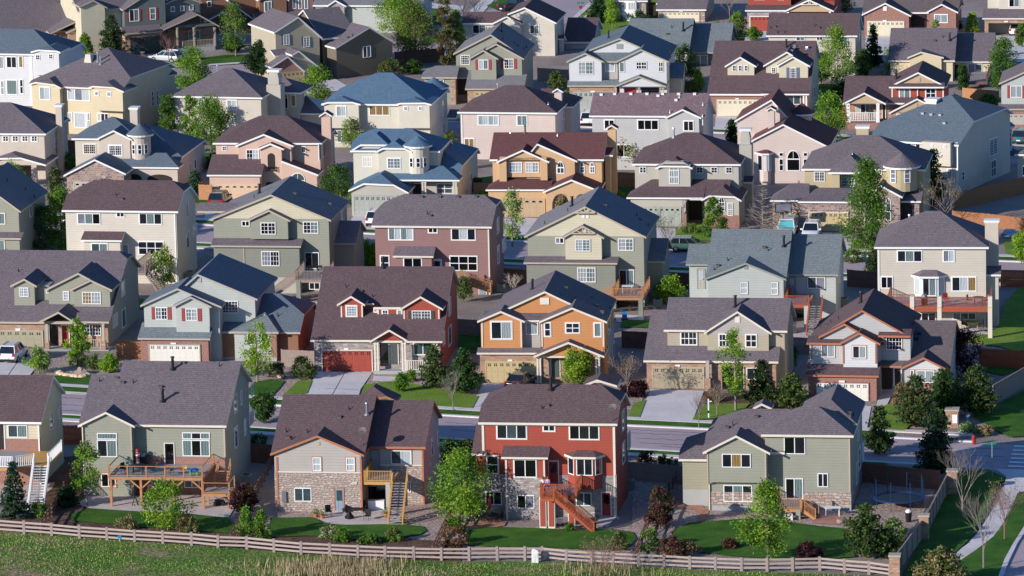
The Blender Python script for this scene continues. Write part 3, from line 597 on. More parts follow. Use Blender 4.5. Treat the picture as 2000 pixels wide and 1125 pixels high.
zd = h.F(925, 893, 1.2)[1]; h.k('R7'); h.win(0, 639, 490, 775, 597, 'kp'); h.win(1.2, 392, 462, 521, 568, 'kk'); h.win(1.2, 1100, 470, 1222, 576, 'gg'); h.door(1.2, 1302, 472, 1370, 650, 'doorR', 'cream', glassp='k'); h.corner(1.2, 1410, 330, None, .1)
u0, u1, v0, D = pdeck(h, 822, 1105, 492, zd, .35, mat='cedarR', gap=.13, sides='flr', drop=.2)
for x in (838, 905, 1062):
    u = h.F(x, 600, v0)[0]; P = MB().box(u - .3, u + .3, v0 + .1, v0 + .6, -.1, zd - .2).obj('deck_post', 'cream', D); MB().box(u - .22, u + .22, v0 + .07, v0 + .1, .2, zd - .4).obj('panel', 'red', P)
ub = h.F(1245, 640, v0 - .55)[0]; ut = h.F(935, 430, v0 - .55)[0]; h.stairs((ut, v0 - .6, zd), (ub, v0 - .6, .05), 1.15, 'cedarR', gap=.13); h.deck(ut - 1.15, ut, v0 - 1.2, v0, zd, 'cedarR', 'cedarR', sides='fl', gap=.13, drop=.2)

h = A5 = House('large grey-green house with hipped brown roof and pale stone base', 'R4', 430, 1120, 8.5); h.k('R4')
h.gx(2.2, 180, 520, 708, 478, .5, jl=2.5, rb=4, mats=[('sageO', 945), ('concreteW', None)])
h.gx(1.4, 375, 1010, 650, 312, .5, jl=3.2, rb=6); h.vents([(605, 445)]); h.bvent([(560, 462), (790, 378)])
h.gx(1.2, 825, 1548, 518, 290, .55, jl='h', jr='h', rb=3.5, mats=[('sage', 965), ('stoneD', 1072), ('concreteW', None)]); ue = h.ext[1]; h.vents([(1220, 350)])
h.gy(4.6, 1090, 1575, 430, 1352, 292, 9, mats='b', clip='h'); h.pipe(1278, 285, .95, .11); h.vents([(1548, 365)]); h.bvent([(1515, 350), (1512, 372)]); h.gy(12, 760, 910, 308, 830, 272, 2, mats=None)
h.gy(0, 370, 895, 655, 630, 522, 3.5, mats=[('sage', 890)]); h.box(.5, 425, 862, 890, None, 1, 'sage'); h.box(.5, 427, 860, 965, 1070, 1, 'stoneD', 'wall', .05); h.box(.5, 428, 859, 1070, None, 1, 'concreteW', 'wall', .03)
h.win(0, 520, 664, 746, 773, 'dod'); h.win(.5, 532, 908, 757, 1042, 'dtd'); h.win(1.2, 1004, 532, 1171, 668, 'kd'); h.win(1.2, 1015, 855, 1155, 1020, 'kt'); h.win(1.2, 1267, 816, 1350, 925, 'dd')
h.corner(1.2, 1515, 535, 965, .12, 'tan'); h.corner(0, 408, 660, 890, .1, 'tan'); h.corner(0, 860, 660, 890, .12, 'tan'); h.gut(.5, 422, 890)
for q in ((1570, 420, 1595, 545, 'g'), (1562, 760, 1585, 870, 'g'), (1582, 640, 1600, 800, 'g'), (1608, 620, 1630, 690, 'ww')): h.wins(ue, *q)
zd = h.F(1085, 1022, 1.2)[1]; h.k('R8'); u0, u1, v0, D = pdeck(h, 40, 262, 600, zd, 1.2, mat='cedar', gap=.14, sides='fl', drop=.15, px=(235,), pmat='sage', pw=.4)
h.stairs((u1, v0 + .8, zd), (h.F(385, 650, v0 + .8)[0], v0 + .6, .05), 1.2, 'cedar', gap=.14)

h = A1 = House('cream house with white stair railings at the left edge, front row', 'R5', 300, 420, 8.5, 'rmar', 'offwhite', 'ivory'); h.k('R1')
h.gx(0, -700, 322, 573, 206, .56, rb=4.5); ue = h.ext[1]; h.skirt('brick', 705, 0); h.gy(9, -200, 160, 225, 60, 175, 2, mats=None) if 0 else None
h.win(0, 60, 598, 214, 698, 'gt'); h.door(0, -28, 590, 32, 790, 'doorD', 'offwhite'); h.corner(0, 300, 585, None, .12, 'offwhite')
for q in ((383, 512, 412, 625, 'g'), (453, 465, 473, 540, 'd')): h.wins(ue, *q)
zd = h.F(0, 800, 0)[1]; h.k('R5'); u0, u1, v0, D = pdeck(h, -300, 105, 275, zd, 0, mat='cedarY', sides='f', railmat='whitep', px=(-100, 60), rh=1.0, gap=.15, bw=.07)
uc = h.F(325, 190, v0 + 1.4)[0]; MB().box(u1, uc + .6, v0 + 1.2, 0, zd - .2, zd).obj('deck', 'cedarY', h.e); h.rail((u1, v0 + .05, zd), (uc - .65, v0 + 1.2, zd), 1.0, 'whitep', .18, bw=.05); h.rail((uc + .6, v0 + 1.25, zd), (uc + .6, -.1, zd), 1, 'whitep', .18, bw=.05)
h.stairs((uc, v0 + 1.3, zd), (h.F(270, 470, v0 - 3)[0], v0 - 2.8, .05), 1.35, 'whitep', tread='offwhite', gap=.16)
# ======================================================== second row, seen from the street
h = B1 = House('sage green house with dark red front door and stone porch piers, far left', 'Q1', 350, 850, 9, 'rbrown', 'tan', 'sage')
h.gx(1.4, -420, 850, 635, 88, .5, jl=1, jr=1.2, rf=10.5, rb=5, mats=[('sage', None)]); ue = h.ext[1]
h.gx(3.8, -100, 560, 352, 88, .5, jl=3, rb=5, mats='b') if 0 else None
h.vents([(143, 240), (350, 295)]); h.bvent([(288, 248), (360, 315)])
h.gy(3.4, 80, 285, 352, 188, 298, 5.5); h.gy(3.6, 350, 868, 385, 610, 252, 6); h.gy(3.3, 548, 875, 383, 705, 305, 4); h.box(4.2, 270, 385, 350, 480, 2, 'sage')
h.win(3.4, 152, 366, 223, 438, 'cc', 1, grid=(4, 3)); h.win(3.6, 492, 394, 540, 466, 'gc', grid=(4, 3)); h.win(3.3, 642, 400, 788, 496, 'oc', grid=(6, 3)); h.win(4.2, 362, 385, 385, 410, 'd')
h.skirt('stoneC', 635, 1.4, xl=-420, xr=340, D=.5); h.gar(1.4, -120, 705, 332, 845, 'garS', 8); h.box(1.4, 122, 160, 686, 700, .1, 'whitep', 'number_plate', .1)
h.gy(-.4, 300, 585, 635, 455, 555, 4.5, mats=None); h.gy(0, 330, 560, 640, 455, 562, 2, mats=[('sage', 655)], roof='rbrown') if 0 else None
h.box(0, 345, 565, 632, 652, .3, 'tan'); h.skirt('stoneC', 650, 3.0) if 0 else None
h.box(2.6, 385, 860, 640, None, .5, 'stoneC', 'wall', .0) if 0 else None
h.opening(1.35, 385, 652, 455, 850, 0); h.skirt('stoneC', 652, 1.36, xl=425, xr=842, D=.4)
h.door(1.3, 484, 662, 538, 808, 'doorR', 'offwhite'); h.win(1.3, 655, 652, 790, 742, 'dd', grid=(6, 3)); h.post(-.1, 365, 650, 850, .25, 'tan', 'stoneC', 785); h.post(-.1, 805, 640, 860, .25, 'tan', 'stoneC', 785); h.post(-.1, 590, 650, 850, .2, 'tan')
h.shed(0, 575, 850, 632, 560, 1.4); a = h.F(650, 850, 0); b = h.F(785, 850, 0); h.rail((a[0], 0, a[1] + .05), (b[0], 0, b[1] + .05), .95, 'tan', .2, pw=.12, bw=.06)
MB().box(h.F(345, 850, -.3)[0], h.F(850, 850, -.3)[0], -.4, 1.4, -.3, a[1] + .04).obj('porch_floor', 'concreteW', h.e)
for q in ((942, 318, 972, 420, 'w'), (948, 545, 980, 665, 'g'), (878, 590, 918, 655, 'www')): h.wins(ue, *q)

h = B2 = House('pale grey-blue house with maroon shutters and brick garage front', 'Q1', 1110, 960, 8.5, 'rgrey', 'greige', 'bluegrey')
h.gy(3.2, 1300, 2330, 545, 1700, 142, 7, mats=None, roof='rsteel', yer=390) if 0 else None
h.gy(3.4, 1200, 2010, 560, 1545, 262, 11, yer=455, roof='rsteel'); h.pipe(1570, 205, .8, .1); h.pipe(1605, 190, .9, .1); h.vents([(1448, 300), (1320, 360), (1255, 385)]); h.box(3.4, 1540, 1572, 282, 325, .1, 'greige', 'gable_vent', .06)
h.gy(1.3, 1095, 1730, 505, 1385, 372, 6, yer=515, roof='rsteel'); h.gy(.6, 1345, 1650, 512, 1490, 438, 3, roof='rsteel'); ue = h.ext[1]
h.win(1.3, 1213, 520, 1308, 616, 'td', grid=(4, 3)); h.shut(1.3, 1183, 518, 1211, 615); h.shut(1.3, 1313, 518, 1341, 617); h.win(.6, 1450, 530, 1543, 625, 'tc', grid=(4, 3)); h.shut(.6, 1418, 528, 1446, 628); h.shut(.6, 1547, 530, 1577, 630)
h.shed(0, 1075, 1640, 763, 640, 2.0, mats=[('brick', None)]); h.gar(0, 1168, 815, 1560, 960, 'garW', 8); h.box(0, 1335, 1376, 797, 808, .1, 'whitep', 'number_plate', .1)
h.win(3.4, 1737, 470, 1860, 567, 'k', grid=(5, 4)); h.shed(3.0, 1700, 2120, 690, 582, 1.4, roof='rslate'); h.opening(3.35, 1700, 705, 1860, 870, 0, 'doorD'); h.corner(.6, 1632, 515, 668, .1, 'greige')
h.k('Q2'); h.gx(1.4, -115, 262, 632, 405, .5, jl=1.4, jr=1.4, rb=4, mats=[('bluegrey', 830), ('concreteW', None)], roof='rgrey') if 0 else None
h.gy(1.6, -118, 255, 632, 110, 520, 2.5, mats=[('bluegrey', 835), ('concreteW', None)], clip='h', roof='rgrey'); h.gy(2.2, -400, 440, 630, 0, 300, 10, yer=460, mats=None, roof='rsteel') if 0 else None
u0 = h.ext[0]; u1 = h.ext[1]; h.gx(2.4, -330, 425, 632, 315, .5, jr=3.0, rb=5, roof='rsteel', mats=[('brownS', 830), ('concreteW', None)], rf=5.5) 
h.win(1.6, 12, 645, 180, 735, 'dwd'); h.box(1.6, 195, 240, 640, 830, .3, 'brick', 'wall', .12)
h.vents([(250, 510)])

h = B3 = House('bright red house with red garage door and stone front', 'Q2', 545, 945, 7, 'rmar', 'cream', 'red')
h.gx(0, 505, 1535, 697, 120, .56, rb=4.6, mats=[('red', 705), ('stoneB', None)]); ue = h.ext[1]; m0 = h.main
h.gx(3.0, 400, 760, 300, 150, .56, rb=3, mats=None) if 0 else None
h.vents([(780, 285), (990, 360)]); h.bvent([(900, 320)]); h.pipe(1075, 130, 1.0, .12)
h.main = m0; h.gy(2.6, 712, 930, 418, 822, 352); h.box(3.6, 915, 1030, 425, 535, 1.2, 'red'); h.band(3.4, 925, 1002, 417, .16); h.box(3.0, 1010, 1240, 455, 600, 2, 'red'); h.band(2.9, 1000, 1215, 448, .22)
h.main = m0; h.gy(2.4, 1205, 1540, 452, 1365, 355)
h.win(2.6, 784, 428, 868, 512, 'c', grid=(4, 4), tw=.08); h.win(3.0, 1065, 460, 1112, 515, 'd', grid=(2, 2), tw=.06); h.win(3.0, 1000, 445, 1030, 480, 'c', tw=.04); h.win(3.0, 1182, 460, 1222, 512, 'c', tw=.06); h.win(2.4, 1297, 466, 1447, 566, 'gg', grid=(6, 4)); h.shut(2.4, 1268, 468, 1296, 566, 'garD'); h.shut(2.4, 1449, 468, 1477, 566, 'garD')
for x, v, a, b in ((747, 2.6, 422, 543), (908, 2.6, 422, 543), (1035, 3.0, 460, 595), (1237, 2.4, 458, 605), (1508, 2.4, 458, 607)): h.corner(v, x, a, b, .14)
h.gar(0, 598, 778, 985, 940, 'garR', 8); h.box(0, 768, 803, 760, 773, .1, 'whitep', 'number_plate', .1)
h.gy(-.9, 968, 1275, 705, 1120, 615, 4.0, mats=None); h.box(-.6, 1012, 1222, 700, 718, .3, 'cream'); h.gy(-.6, 1000, 1240, 700, 1120, 628, .4, mats=[('red', 702)], roof='red') if 0 else None
zr = h.F(1120, 632, -.6)[1]; a = h.F(1018, 702, -.6); b = h.F(1225, 702, -.6); MB().add([(a[0], -.6, a[1]), (b[0], -.6, a[1]), ((a[0] + b[0]) / 2, -.6, zr), (a[0], -.4, a[1]), (b[0], -.4, a[1]), ((a[0] + b[0]) / 2, -.4, zr)], [(0, 1, 2), (3, 5, 4), (0, 2, 5, 3), (1, 4, 5, 2)]).obj('gable', 'red', h.e)
h.opening(-.04, 1045, 722, 1110, 900); h.door(-.05, 1122, 728, 1188, 885, 'doorG'); h.win(-.05, 1310, 715, 1458, 812, 'gg', tw=.06)
for x in (1008, 1030, 1222, 1243): h.post(-.9, x, 715, 940, .16, 'cream')
for x in (1468, 1492): h.post(-.9, x, 712, 935, .14, 'cream')
h.shed(-.9, 1255, 1535, 705, 640, .9, mats=None); a = h.F(1262, 935, -.9); b = h.F(1470, 935, -.9); h.rail((a[0], -.9, a[1]), (b[0], -.9, b[1]), 1.0, 'cream', .2, bw=.08, pw=.14); MB().box(h.F(1000, 940, -.9)[0], h.F(1500, 940, -.9)[0], -1.1, 0, -.3, a[1]).obj('porch_floor', 'concreteW', h.e)
for q in ((1580, 380, 1600, 490, 'g'), (1580, 605, 1605, 740, 'g'), (1530, 650, 1560, 715, 'www')): h.wins(ue, *q)
h.gy(1.0, 650, 800, 330, 735, 195, 7, mats=None, clip=0) if 0 else None

h = B4 = House('orange house with cream trim and tan double garage door', 'Q3', 160, 950, 6.5, 'rbrown', 'cream', 'orange')
h.gy(2.8, 150, 1262, 455, 762, 118, 9, mats='b') if 0 else None
h.gy(2.6, 240, 1140, 425, 655, 235, 10.5, yer=465, mats=[('orange', 640), ('putty', None)]); ue = h.ext[1]; h.box(2.6, 620, 690, 285, 338, .1, 'cream', 'gable_vent', .08)
h.pipe(560, 220, .9, .12); h.vents([(890, 285), (1025, 285), (1165, 370), (1060, 350)]); h.bvent([(822, 212), (1058, 350)])
h.gx(3.4, 165, 420, 400, 292, .5, rb=3, mats=None) if 0 else None
h.shed(1.2, 160, 1100, 462, 385, 2.0, mats=None)
h.gy(.4, 128, 498, 468, 312, 390, 3.2, mats=[('orange', None)]); h.win(.4, 235, 472, 398, 608, 'dc', tw=.1); h.corner(.4, 165, 470, 670, .14); h.corner(.4, 470, 470, 672, .14)
h.box(1.1, 475, 620, 470, None, 2, 'greige'); h.win(1.1, 507, 472, 604, 574, 'c')
h.gy(.3, 610, 1142, 472, 868, 362, 4.2, mats=[('orange', None)]); h.win(.3, 652, 480, 702, 588, 'd', 2, tw=.08); h.win(.3, 818, 482, 928, 562, 'dd', 2, tw=.08); h.win(.3, 1040, 482, 1096, 590, 't', 1, tw=.08); h.corner(.3, 632, 475, 668, .14); h.corner(.3, 1113, 478, 668, .14)
h.shed(0, 125, 640, 716, 675, .5, mats=[('stoneC', None)]); h.gar(0, 200, 788, 585, 950, 'garT', 8, trim='garT'); h.box(0, 368, 403, 768, 780, .1, 'whitep', 'number_plate', .1)
h.gy(-1.0, 568, 1120, 742, 840, 632, 4.5, mats=None); a = h.F(620, 740, -.7); b = h.F(1085, 740, -.7); zr = h.F(840, 652, -.7)[1]
MB().add([(a[0], -.7, a[1]), (b[0], -.7, a[1]), ((a[0] + b[0]) / 2 - .15, -.7, zr), (a[0], -.5, a[1]), (b[0], -.5, a[1]), ((a[0] + b[0]) / 2 - .15, -.5, zr)], [(0, 1, 2), (3, 5, 4), (0, 2, 5, 3), (1, 4, 5, 2)]).obj('gable', 'orange', h.e); h.box(-.7, 620, 1085, 742, 756, .25, 'cream', 'porch_beam')
h._x0, h._x1 = 600, 1100; h.box(.32, 590, 1112, 700, None, .5, 'stoneC', 'wall', .1); h.door(.22, 706, 757, 772, 905, 'doorG', 'cream'); h.opening(.22, 630, 757, 640, 860) if 0 else None; h.win(.22, 850, 770, 1010, 855, 'dc')
for x in (598, 620, 1058, 1080): h.post(-.8, x, 752, 950, .16, 'cream')
h.wins(ue, 1145, 460, 1165, 545, 'g'); h.wins(ue, 1185, 650, 1200, 780, 'g'); u_ = h.ext[1]
h.gx(5.5, 1150, 1292, 632, 510, .5, rb=2.5, mats=[('greige', None)], roof='rdark', depth=None) if 0 else None

h = B5 = House('taupe house with stone-trimmed tan garage and cream front gable', 'Q3', 1450, 995, 8.5, 'rbrown', 'cream', 'tanS'); h.k('Q3')
h.gx(1.6, 1585, 2550, 540, 285, .55, rb=5); ue = h.ext[1]; h.gx(0, 1425, 2480, 780, 330, .52, rb=3, mats=[('tanS', 786), ('stoneC', None)], rf=6.8); h.skirt('stoneC', 790, 0)
h.bvent([(1553, 337)]); h.win(1.55, 1717, 552, 1845, 655, 'dd', 2, tw=.06, grid=(4, 2)); h.gar(0, 1505, 830, 1895, 995, 'garB', 8, trim='tan'); h.box(0, 1675, 1713, 810, 822, .1, 'whitep', 'number_plate', .1)
h.k('Q8'); h.gy(1.0, 300, 830, 1085, 563, 915, 6, mats=[('greige', 1100), ('tanS', None)]); h.box(1.0, 545, 582, 958, 1005, .1, 'cream', 'gable_vent', .06); h.pipe(547, 880, 1.0, .13)
h.k('Z'); h.win(1.0, 1404, 652, 1431, 678, 'dd', 2, tw=.06, grid=(4, 2)); h.win(1.0, 1456, 653, 1478, 678, 'dd', 2, tw=.06); h.gx(4, 1480, 1524, 594, 582, .5, rb=1, mats=None) if 0 else None
h.shed(-.1, 1395, 1504, 697, 683, 1.0, mats=None) if 0 else None; h.opening(-.06, 1410, 715, 1432, 765); h.door(-.06, 1436, 718, 1452, 762, 'doorD'); h.win(-.06, 1458, 718, 1488, 742, 'dd'); h.post(-.6, 1382, 704, 765, .3, 'greige', 'stoneC', 738); h.post(-.6, 1488, 704, 765, .3, 'greige', 'stoneC', 738)

h = B6 = House('white and taupe house with rust trim and brick garage, right end of second row', 'Q4', 325, 965, 10, 'rmar', 'rust', 'white')
h.gy(3.0, 300, 1112, 520, 735, 262, 10.5, yer=470, mats=[('greyS', None)]); ue = h.ext[1]; h.pipe(727, 205, 1.0, .13); h.vents([(550, 335), (490, 365), (405, 395)]); h.bvent([(455, 385), (710, 368)])
h.gy(2.0, 395, 900, 470, 597, 368, 4, yer=540, mats=[('greyS', None)]); h.shed(1.5, 300, 620, 520, 462, 1.2, mats=[('greyS', None)]); h.gy(1.0, 560, 875, 522, 712, 438, 3, mats=[('white', None)])
h.box(2.8, 870, 1112, 470, 700, 2.5, 'greyS'); h.shed(2.6, 860, 1112, 462, 408, 1, mats=None)
h.win(1.5, 414, 530, 522, 632, 'tc', tw=.05); h.win(1.0, 660, 540, 767, 640, 'dc', tw=.07); h.win(2.8, 921, 474, 1048, 574, 'k', tw=.05, grid=(5, 3)); h.corner(1.0, 588, 525, 680, .14); h.corner(1.0, 842, 525, 680, .14); h.corner(1.5, 340, 535, 640, .12)
h.shed(0, 290, 865, 772, 650, 2.2, mats=[('brick', None)]); h.gar(0, 378, 830, 783, 1002, 'garW', 8, trim='brick'); h.box(0, 556, 600, 812, 826, .1, 'whitep', 'number_plate', .12)
h.shed(2.4, 860, 1240, 700, 598, 1.4, mats=None, roof='rdark'); h.opening(2.75, 880, 712, 970, 880, 0, 'doorD'); h.door(2.75, 988, 718, 1038, 852, 'doorD', 'offwhite')
h.gx(2.2, 1095, 1425, 715, 405, .5, jr=0, rb=4, mats=[('greyS', None)], rf=6.5, roof='rdark'); h.gy(.8, 1038, 1388, 715, 1215, 632, 4, mats=[('white', 725), ('greyS', 830), ('brick', None)]); h.win(.8, 1110, 730, 1142, 828, 't', tw=.05); h.win(.8, 1162, 732, 1300, 830, 'cc', tw=.05); h.bvent([(1160, 490), (1180, 448)], 'black')
# ======================================================== third row, seen from behind
h = C1 = House('sage green house with steep dark roof at the left edge behind the poplars', 'Q5', 0, 870, 10, 'rslate', 'tan', 'sage')
h.gy(0, -560, 178, 410, -180, 150, 12, yer=412, mats='b', roof='rslate'); ue = h.ext[1]; h.gx(2, -900, 300, 230, 95, .5, rb=6, jl=0, mats=None, roof='rslate') if 0 else None
h.shed(-1.0, -560, 180, 642, 588, 1.0, mats=[('sage', None)], roof='rbrown'); h.win(0, -60, 425, 45, 525, 'gt', tw=.05); h.win(-1, -60, 660, 42, 765, 'wt', tw=.05); h.wins(ue, 255, 365, 275, 455, 'g')
h.vents([(65, 150), (222, 225), (300, 290)])
h = C2 = House('cream house with maroon clipped-gable roof and wide rear windows, left of third row', 'Q5', 560, 1030, 10, 'rmar', 'offwhite', 'creamS')
h.gx(0, 535, 1545, 407, 140, .52, jl=2.5, jr=1.6, rb=5); ue = h.ext[1]; h.vents([(1005, 275)]); h.bvent([(1057, 308)]); h.box(0, 540, 1530, 590, None, .1, 'creamS', 'wall', .02) if 0 else None
h.shed(-1.3, 700, 1055, 662, 585, 1.3, mats=[('creamS', None)]); h.win(0, 672, 428, 870, 524, 'ptk', tw=.05); h.win(0, 1010, 422, 1080, 462, 'dd', tw=.05); h.win(0, 1207, 428, 1405, 526, 'dtd', tw=.05); h.win(0, 1200, 672, 1422, 790, 'ddd', 2, tw=.05); h.win(-1.3, 792, 688, 935, 775, 'gt', tw=.05); h.door(0, 1045, 705, 1112, 830, 'doorB', 'offwhite')
h.corner(0, 1515, 420, None, .12); h.wins(ue, 1607, 355, 1632, 458, 'd'); h.wins(ue, 1613, 600, 1640, 720, 'd'); h.wins(ue, 1668, 540, 1708, 605, 'www')
zd = h.F(1080, 830, 0)[1]; u0, u1, v0, D = pdeck(h, 1165, 1265, 945, zd, 0, mat='greywood', sides='flr', gap=.15); h.stairs((u1, v0 + .7, zd), (h.F(1400, 1100, v0)[0], v0 + .6, .1), 1.1, 'greywood', gap=.3)
h = C3 = House('sage green house with cream gable and grey railed rear deck', 'Q6', 75, 960, 9, 'rslate', 'tan', 'sage')
h.gy(.8, 40, 985, 395, 515, 200, 11, mats=[('ivory', 388), ('sage', None)], roof='rslate'); ue = h.ext[1]; h.pipe(428, 190, .9, .13); h.vents([(385, 225), (945, 262), (1015, 318), (180, 315), (88, 330)]); h.bvent([(703, 195), (978, 275)])
h.gx(2.5, -60, 320, 330, 262, .5, rb=3, mats=None, roof='rbrown')
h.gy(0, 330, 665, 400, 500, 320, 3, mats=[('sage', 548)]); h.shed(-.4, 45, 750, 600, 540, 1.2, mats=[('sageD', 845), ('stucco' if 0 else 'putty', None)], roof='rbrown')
h.win(.8, 288, 405, 350, 448, 'kk', tw=.04); h.win(0, 436, 418, 553, 511, 'kd', tw=.05, grid=(4, 3)); h.win(.8, 768, 411, 886, 504, 'dt', tw=.05, grid=(4, 3)); h.win(-.4, 443, 642, 583, 757, 'pd', tw=.05, grid=(6, 3)); h.win(.8, 780, 650, 893, 780, 'kd'); h.corner(-.4, 305, 615, 800, .1, 'tan')
h.wins(ue, 1058, 335, 1083, 420, 'p'); h.wins(ue, 1068, 565, 1095, 680, 'p'); h.wins(ue, 1035, 600, 1050, 670, 'p')
h.gx(4, 965, 1180, 580, 430, .5, rb=3, mats='b', roof='rslate', rf=3.5)
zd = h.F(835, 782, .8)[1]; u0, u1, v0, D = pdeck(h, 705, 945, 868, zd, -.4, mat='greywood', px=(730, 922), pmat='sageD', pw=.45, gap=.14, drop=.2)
h.stairs((u0, v0 + .7, zd), (h.F(490, 980, v0)[0], v0 + .6, .1), 1.1, 'greywood', gap=.14); h.win(-.38, 815, 885, 900, 942, 'dd')
h = C4 = House('mauve two-storey house with clipped-gable roof and awning over the rear window', 'Q6', 1330, 980, 9.5, 'rbrown', 'cream', 'mauve'); h.k('Q6')
h.gx(.6, 1300, 2240, 447, 198, .52, jl=2.6, jr=1.5, rb=4.6); ue = h.ext[1]; h.vents([(1738, 350)]); h.bvent([(1760, 368), (1695, 222), (1835, 222), (1977, 222)]); h.k('Q7'); h.bvent([(318, 140)])
h.gx(.9, -565, -330, 490, 300, .5, rb=3, mats=None) if 0 else None
h.k('Q6'); h.shed(-.6, 1468, 1785, 680, 603, 1.2, mats=[('mauve', None)]); h.win(.6, 1435, 460, 1628, 556, 'twtw', tw=.06); h.win(.6, 1745, 455, 1818, 500, 'dd', tw=.06); h.win(.6, 1370, 676, 1442, 790, 'd', 2, tw=.06); h.win(-.6, 1552, 694, 1696, 780, 'kk', tw=.06); h.door(.6, 1783, 708, 1848, 850, 'offwhite', 'offwhite', glassp='k')
h.k('Q7'); h.win(.6, 125, 385, 315, 477, 'dwd', tw=.06); h.win(.6, 113, 598, 330, 716, 'kkk', 2, tw=.05); h.door(.6, 345, 845, 397, 930, 'doorB'); h.win(.6, 245, 835, 278, 925, 'g'); h.corner(.6, 415, 375, None, .14)
for q in ((478, 310, 497, 415, 'p'), (482, 525, 500, 655, 'p'), (520, 475, 550, 545, 'www')): h.wins(ue, *q)
zd = h.F(20, 742, .6)[1]; u0, u1, v0, D = pdeck(h, 150, 235, 790, zd, .6, mat='greywood', sides='f', gap=.14); h.stairs((u0 + .5, v0 + .5, zd), (u1 + 2.6, v0 + .6, .9), 1.0, 'cedar', gap=.14)
h = C5 = House('sage green house with cream truss-trimmed gable and cedar balcony', 'Q7', 715, 1000, 8.5, 'rslate', 'tan', 'sage')
h.gy(.8, 695, 1648, 448, 1170, 212, 11.5, mats=[('ivory', 445), ('sage', None)], roof='rslate'); ue = h.ext[1]; h.pipe(1070, 210, .9, .13); h.vents([(1035, 250), (1575, 285), (1665, 362), (855, 350), (732, 378)]); h.bvent([(1328, 210), (1605, 315)])
h.gx(3, 690, 1000, 385, 305, .5, rb=3, mats=None, roof='rbrown') if 0 else None
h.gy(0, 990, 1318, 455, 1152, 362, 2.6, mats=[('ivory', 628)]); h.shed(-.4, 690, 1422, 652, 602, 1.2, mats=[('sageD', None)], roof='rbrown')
a = h.F(1085, 262, .4); b_ = h.F(1250, 262, .4); c_ = h.F(1168, 225, .4)
MB().bar((a[0], .38, a[1]), (b_[0], .38, b_[1]), .1, .14).bar((c_[0], .38, c_[1]), (c_[0], .38, a[1]), .1, .12).bar((c_[0], .38, a[1]), ((a[0] + c_[0]) / 2, .38, (a[1] + c_[1]) / 2), .08, .1).bar((c_[0], .38, a[1]), ((b_[0] + c_[0]) / 2, .38, (a[1] + c_[1]) / 2), .08, .1).obj('gable_truss', 'tan', h.e)
a = h.F(1060, 424, -.35); b_ = h.F(1250, 424, -.35); c_ = h.F(1152, 380, -.35)
MB().bar((a[0], -.38, a[1]), (b_[0], -.38, b_[1]), .1, .12).bar((c_[0], -.38, c_[1]), (c_[0], -.38, a[1]), .1, .1).bar((c_[0], -.38, a[1]), ((a[0] + c_[0]) / 2, -.38, (a[1] + c_[1]) / 2), .08, .1).bar((c_[0], -.38, a[1]), ((b_[0] + c_[0]) / 2, -.38, (a[1] + c_[1]) / 2), .08, .1).obj('gable_truss', 'tan', h.e)
h.box(.8, 1147, 1167, 280, 303, .1, 'offwhite', 'gable_vent', .06); h.box(.8, 1180, 1200, 280, 303, .1, 'offwhite', 'gable_vent', .06)
h.win(.8, 940, 455, 1007, 502, 'pd', tw=.04); h.win(0, 1093, 470, 1212, 563, 'ct', tw=.06, grid=(4, 4)); h.win(.8, 1430, 463, 1548, 557, 'ct', tw=.06, grid=(4, 3)); h.win(-.4, 1112, 690, 1252, 804, 'ct', tw=.06, grid=(6, 3)); h.win(.8, 1435, 706, 1553, 835, 'kt'); h.wins(ue, 1690, 390, 1715, 475, 'p'); h.wins(ue, 1688, 620, 1702, 740, 'p'); h.wins(ue, 1712, 610, 1730, 730, 'p')
h.gx(4, 1630, 1795, 640, 480, .5, rb=3, mats='b', roof='rslate', rf=3.5)
zd = h.F(1495, 837, .8)[1]; u0, u1, v0, D = pdeck(h, 1385, 1625, 925, zd, .8, mat='cedar', px=(1605,), pmat='sageD', pw=.45, gap=.14, drop=.2); h.stairs((u0, v0 + 1.3, zd), (u0 - 3, v0 + 1.4, .8), 1.0, 'cedar', gap=.14); h.opening(.7, 1412, 940, 1580, 1060)
h = C6 = House('pale grey-green house with grey shingle roof and red-brown balcony stairs', 'Q8', 350, 1010, 8.5, 'rgrey', 'greytrim', 'bluegrey')
h.gx(.55, 312, 948, 663, 270, .56, rb=4.5, mats='b', oh=.3); h.pipe(928, 405, 1.0, .12); h.vents([(803, 440), (487, 518), (380, 590)]); h.bvent([(775, 418), (410, 560)])
h.gy(0, 305, 945, 660, 628, 535, 'm', mats=[('bluegrey', None)]); h.box(0, 615, 645, 560, 585, .1, 'greytrim', 'gable_vent', .06); h.win(0, 588, 685, 645, 780, 'w', 2, tw=.06); h.win(0, 826, 686, 882, 785, 'w', 2, tw=.06)
h.gx(3.2, 925, 1355, 625, 310, .56, rb=4.2, mats='b'); ue = h.ext[1]; h.gx(3.5, 158, 360, 545, 385, .5, rb=3, mats='b'); h.door(3.5, 252, 585, 305, 740, 'greige', 'greytrim', glassp='w')
h.door(3.2, 965, 648, 1018, 775, 'doorB', 'greytrim', glassp='w'); h.win(3.2, 1112, 645, 1252, 738, 'gp', tw=.06); h.wins(ue, 1362, 640, 1370, 680, 'd')
zd = h.F(1000, 778, 3.2)[1]; u0, u1, v0, D = pdeck(h, 932, 1122, 868, zd, 3.2, mat='cedarR', px=(1104,), pmat='bluegrey', pw=.45, gap=.13, sides='fl', drop=.2); h.opening(3.15, 945, 905, 1085, 1050); h.stairs((u1 + .75, v0 + .2, zd), (h.F(1155, 1050, v0 - 3.2)[0], v0 - 3.4, .05), 1.25, 'cedarR', gap=.5, tread='deckgrey')
h = C7 = House('beige house with raised deck on tall cream columns and side chimney', 'S1', 470, 1045, 7, 'rbrown', 'offwhite', 'beigeG')
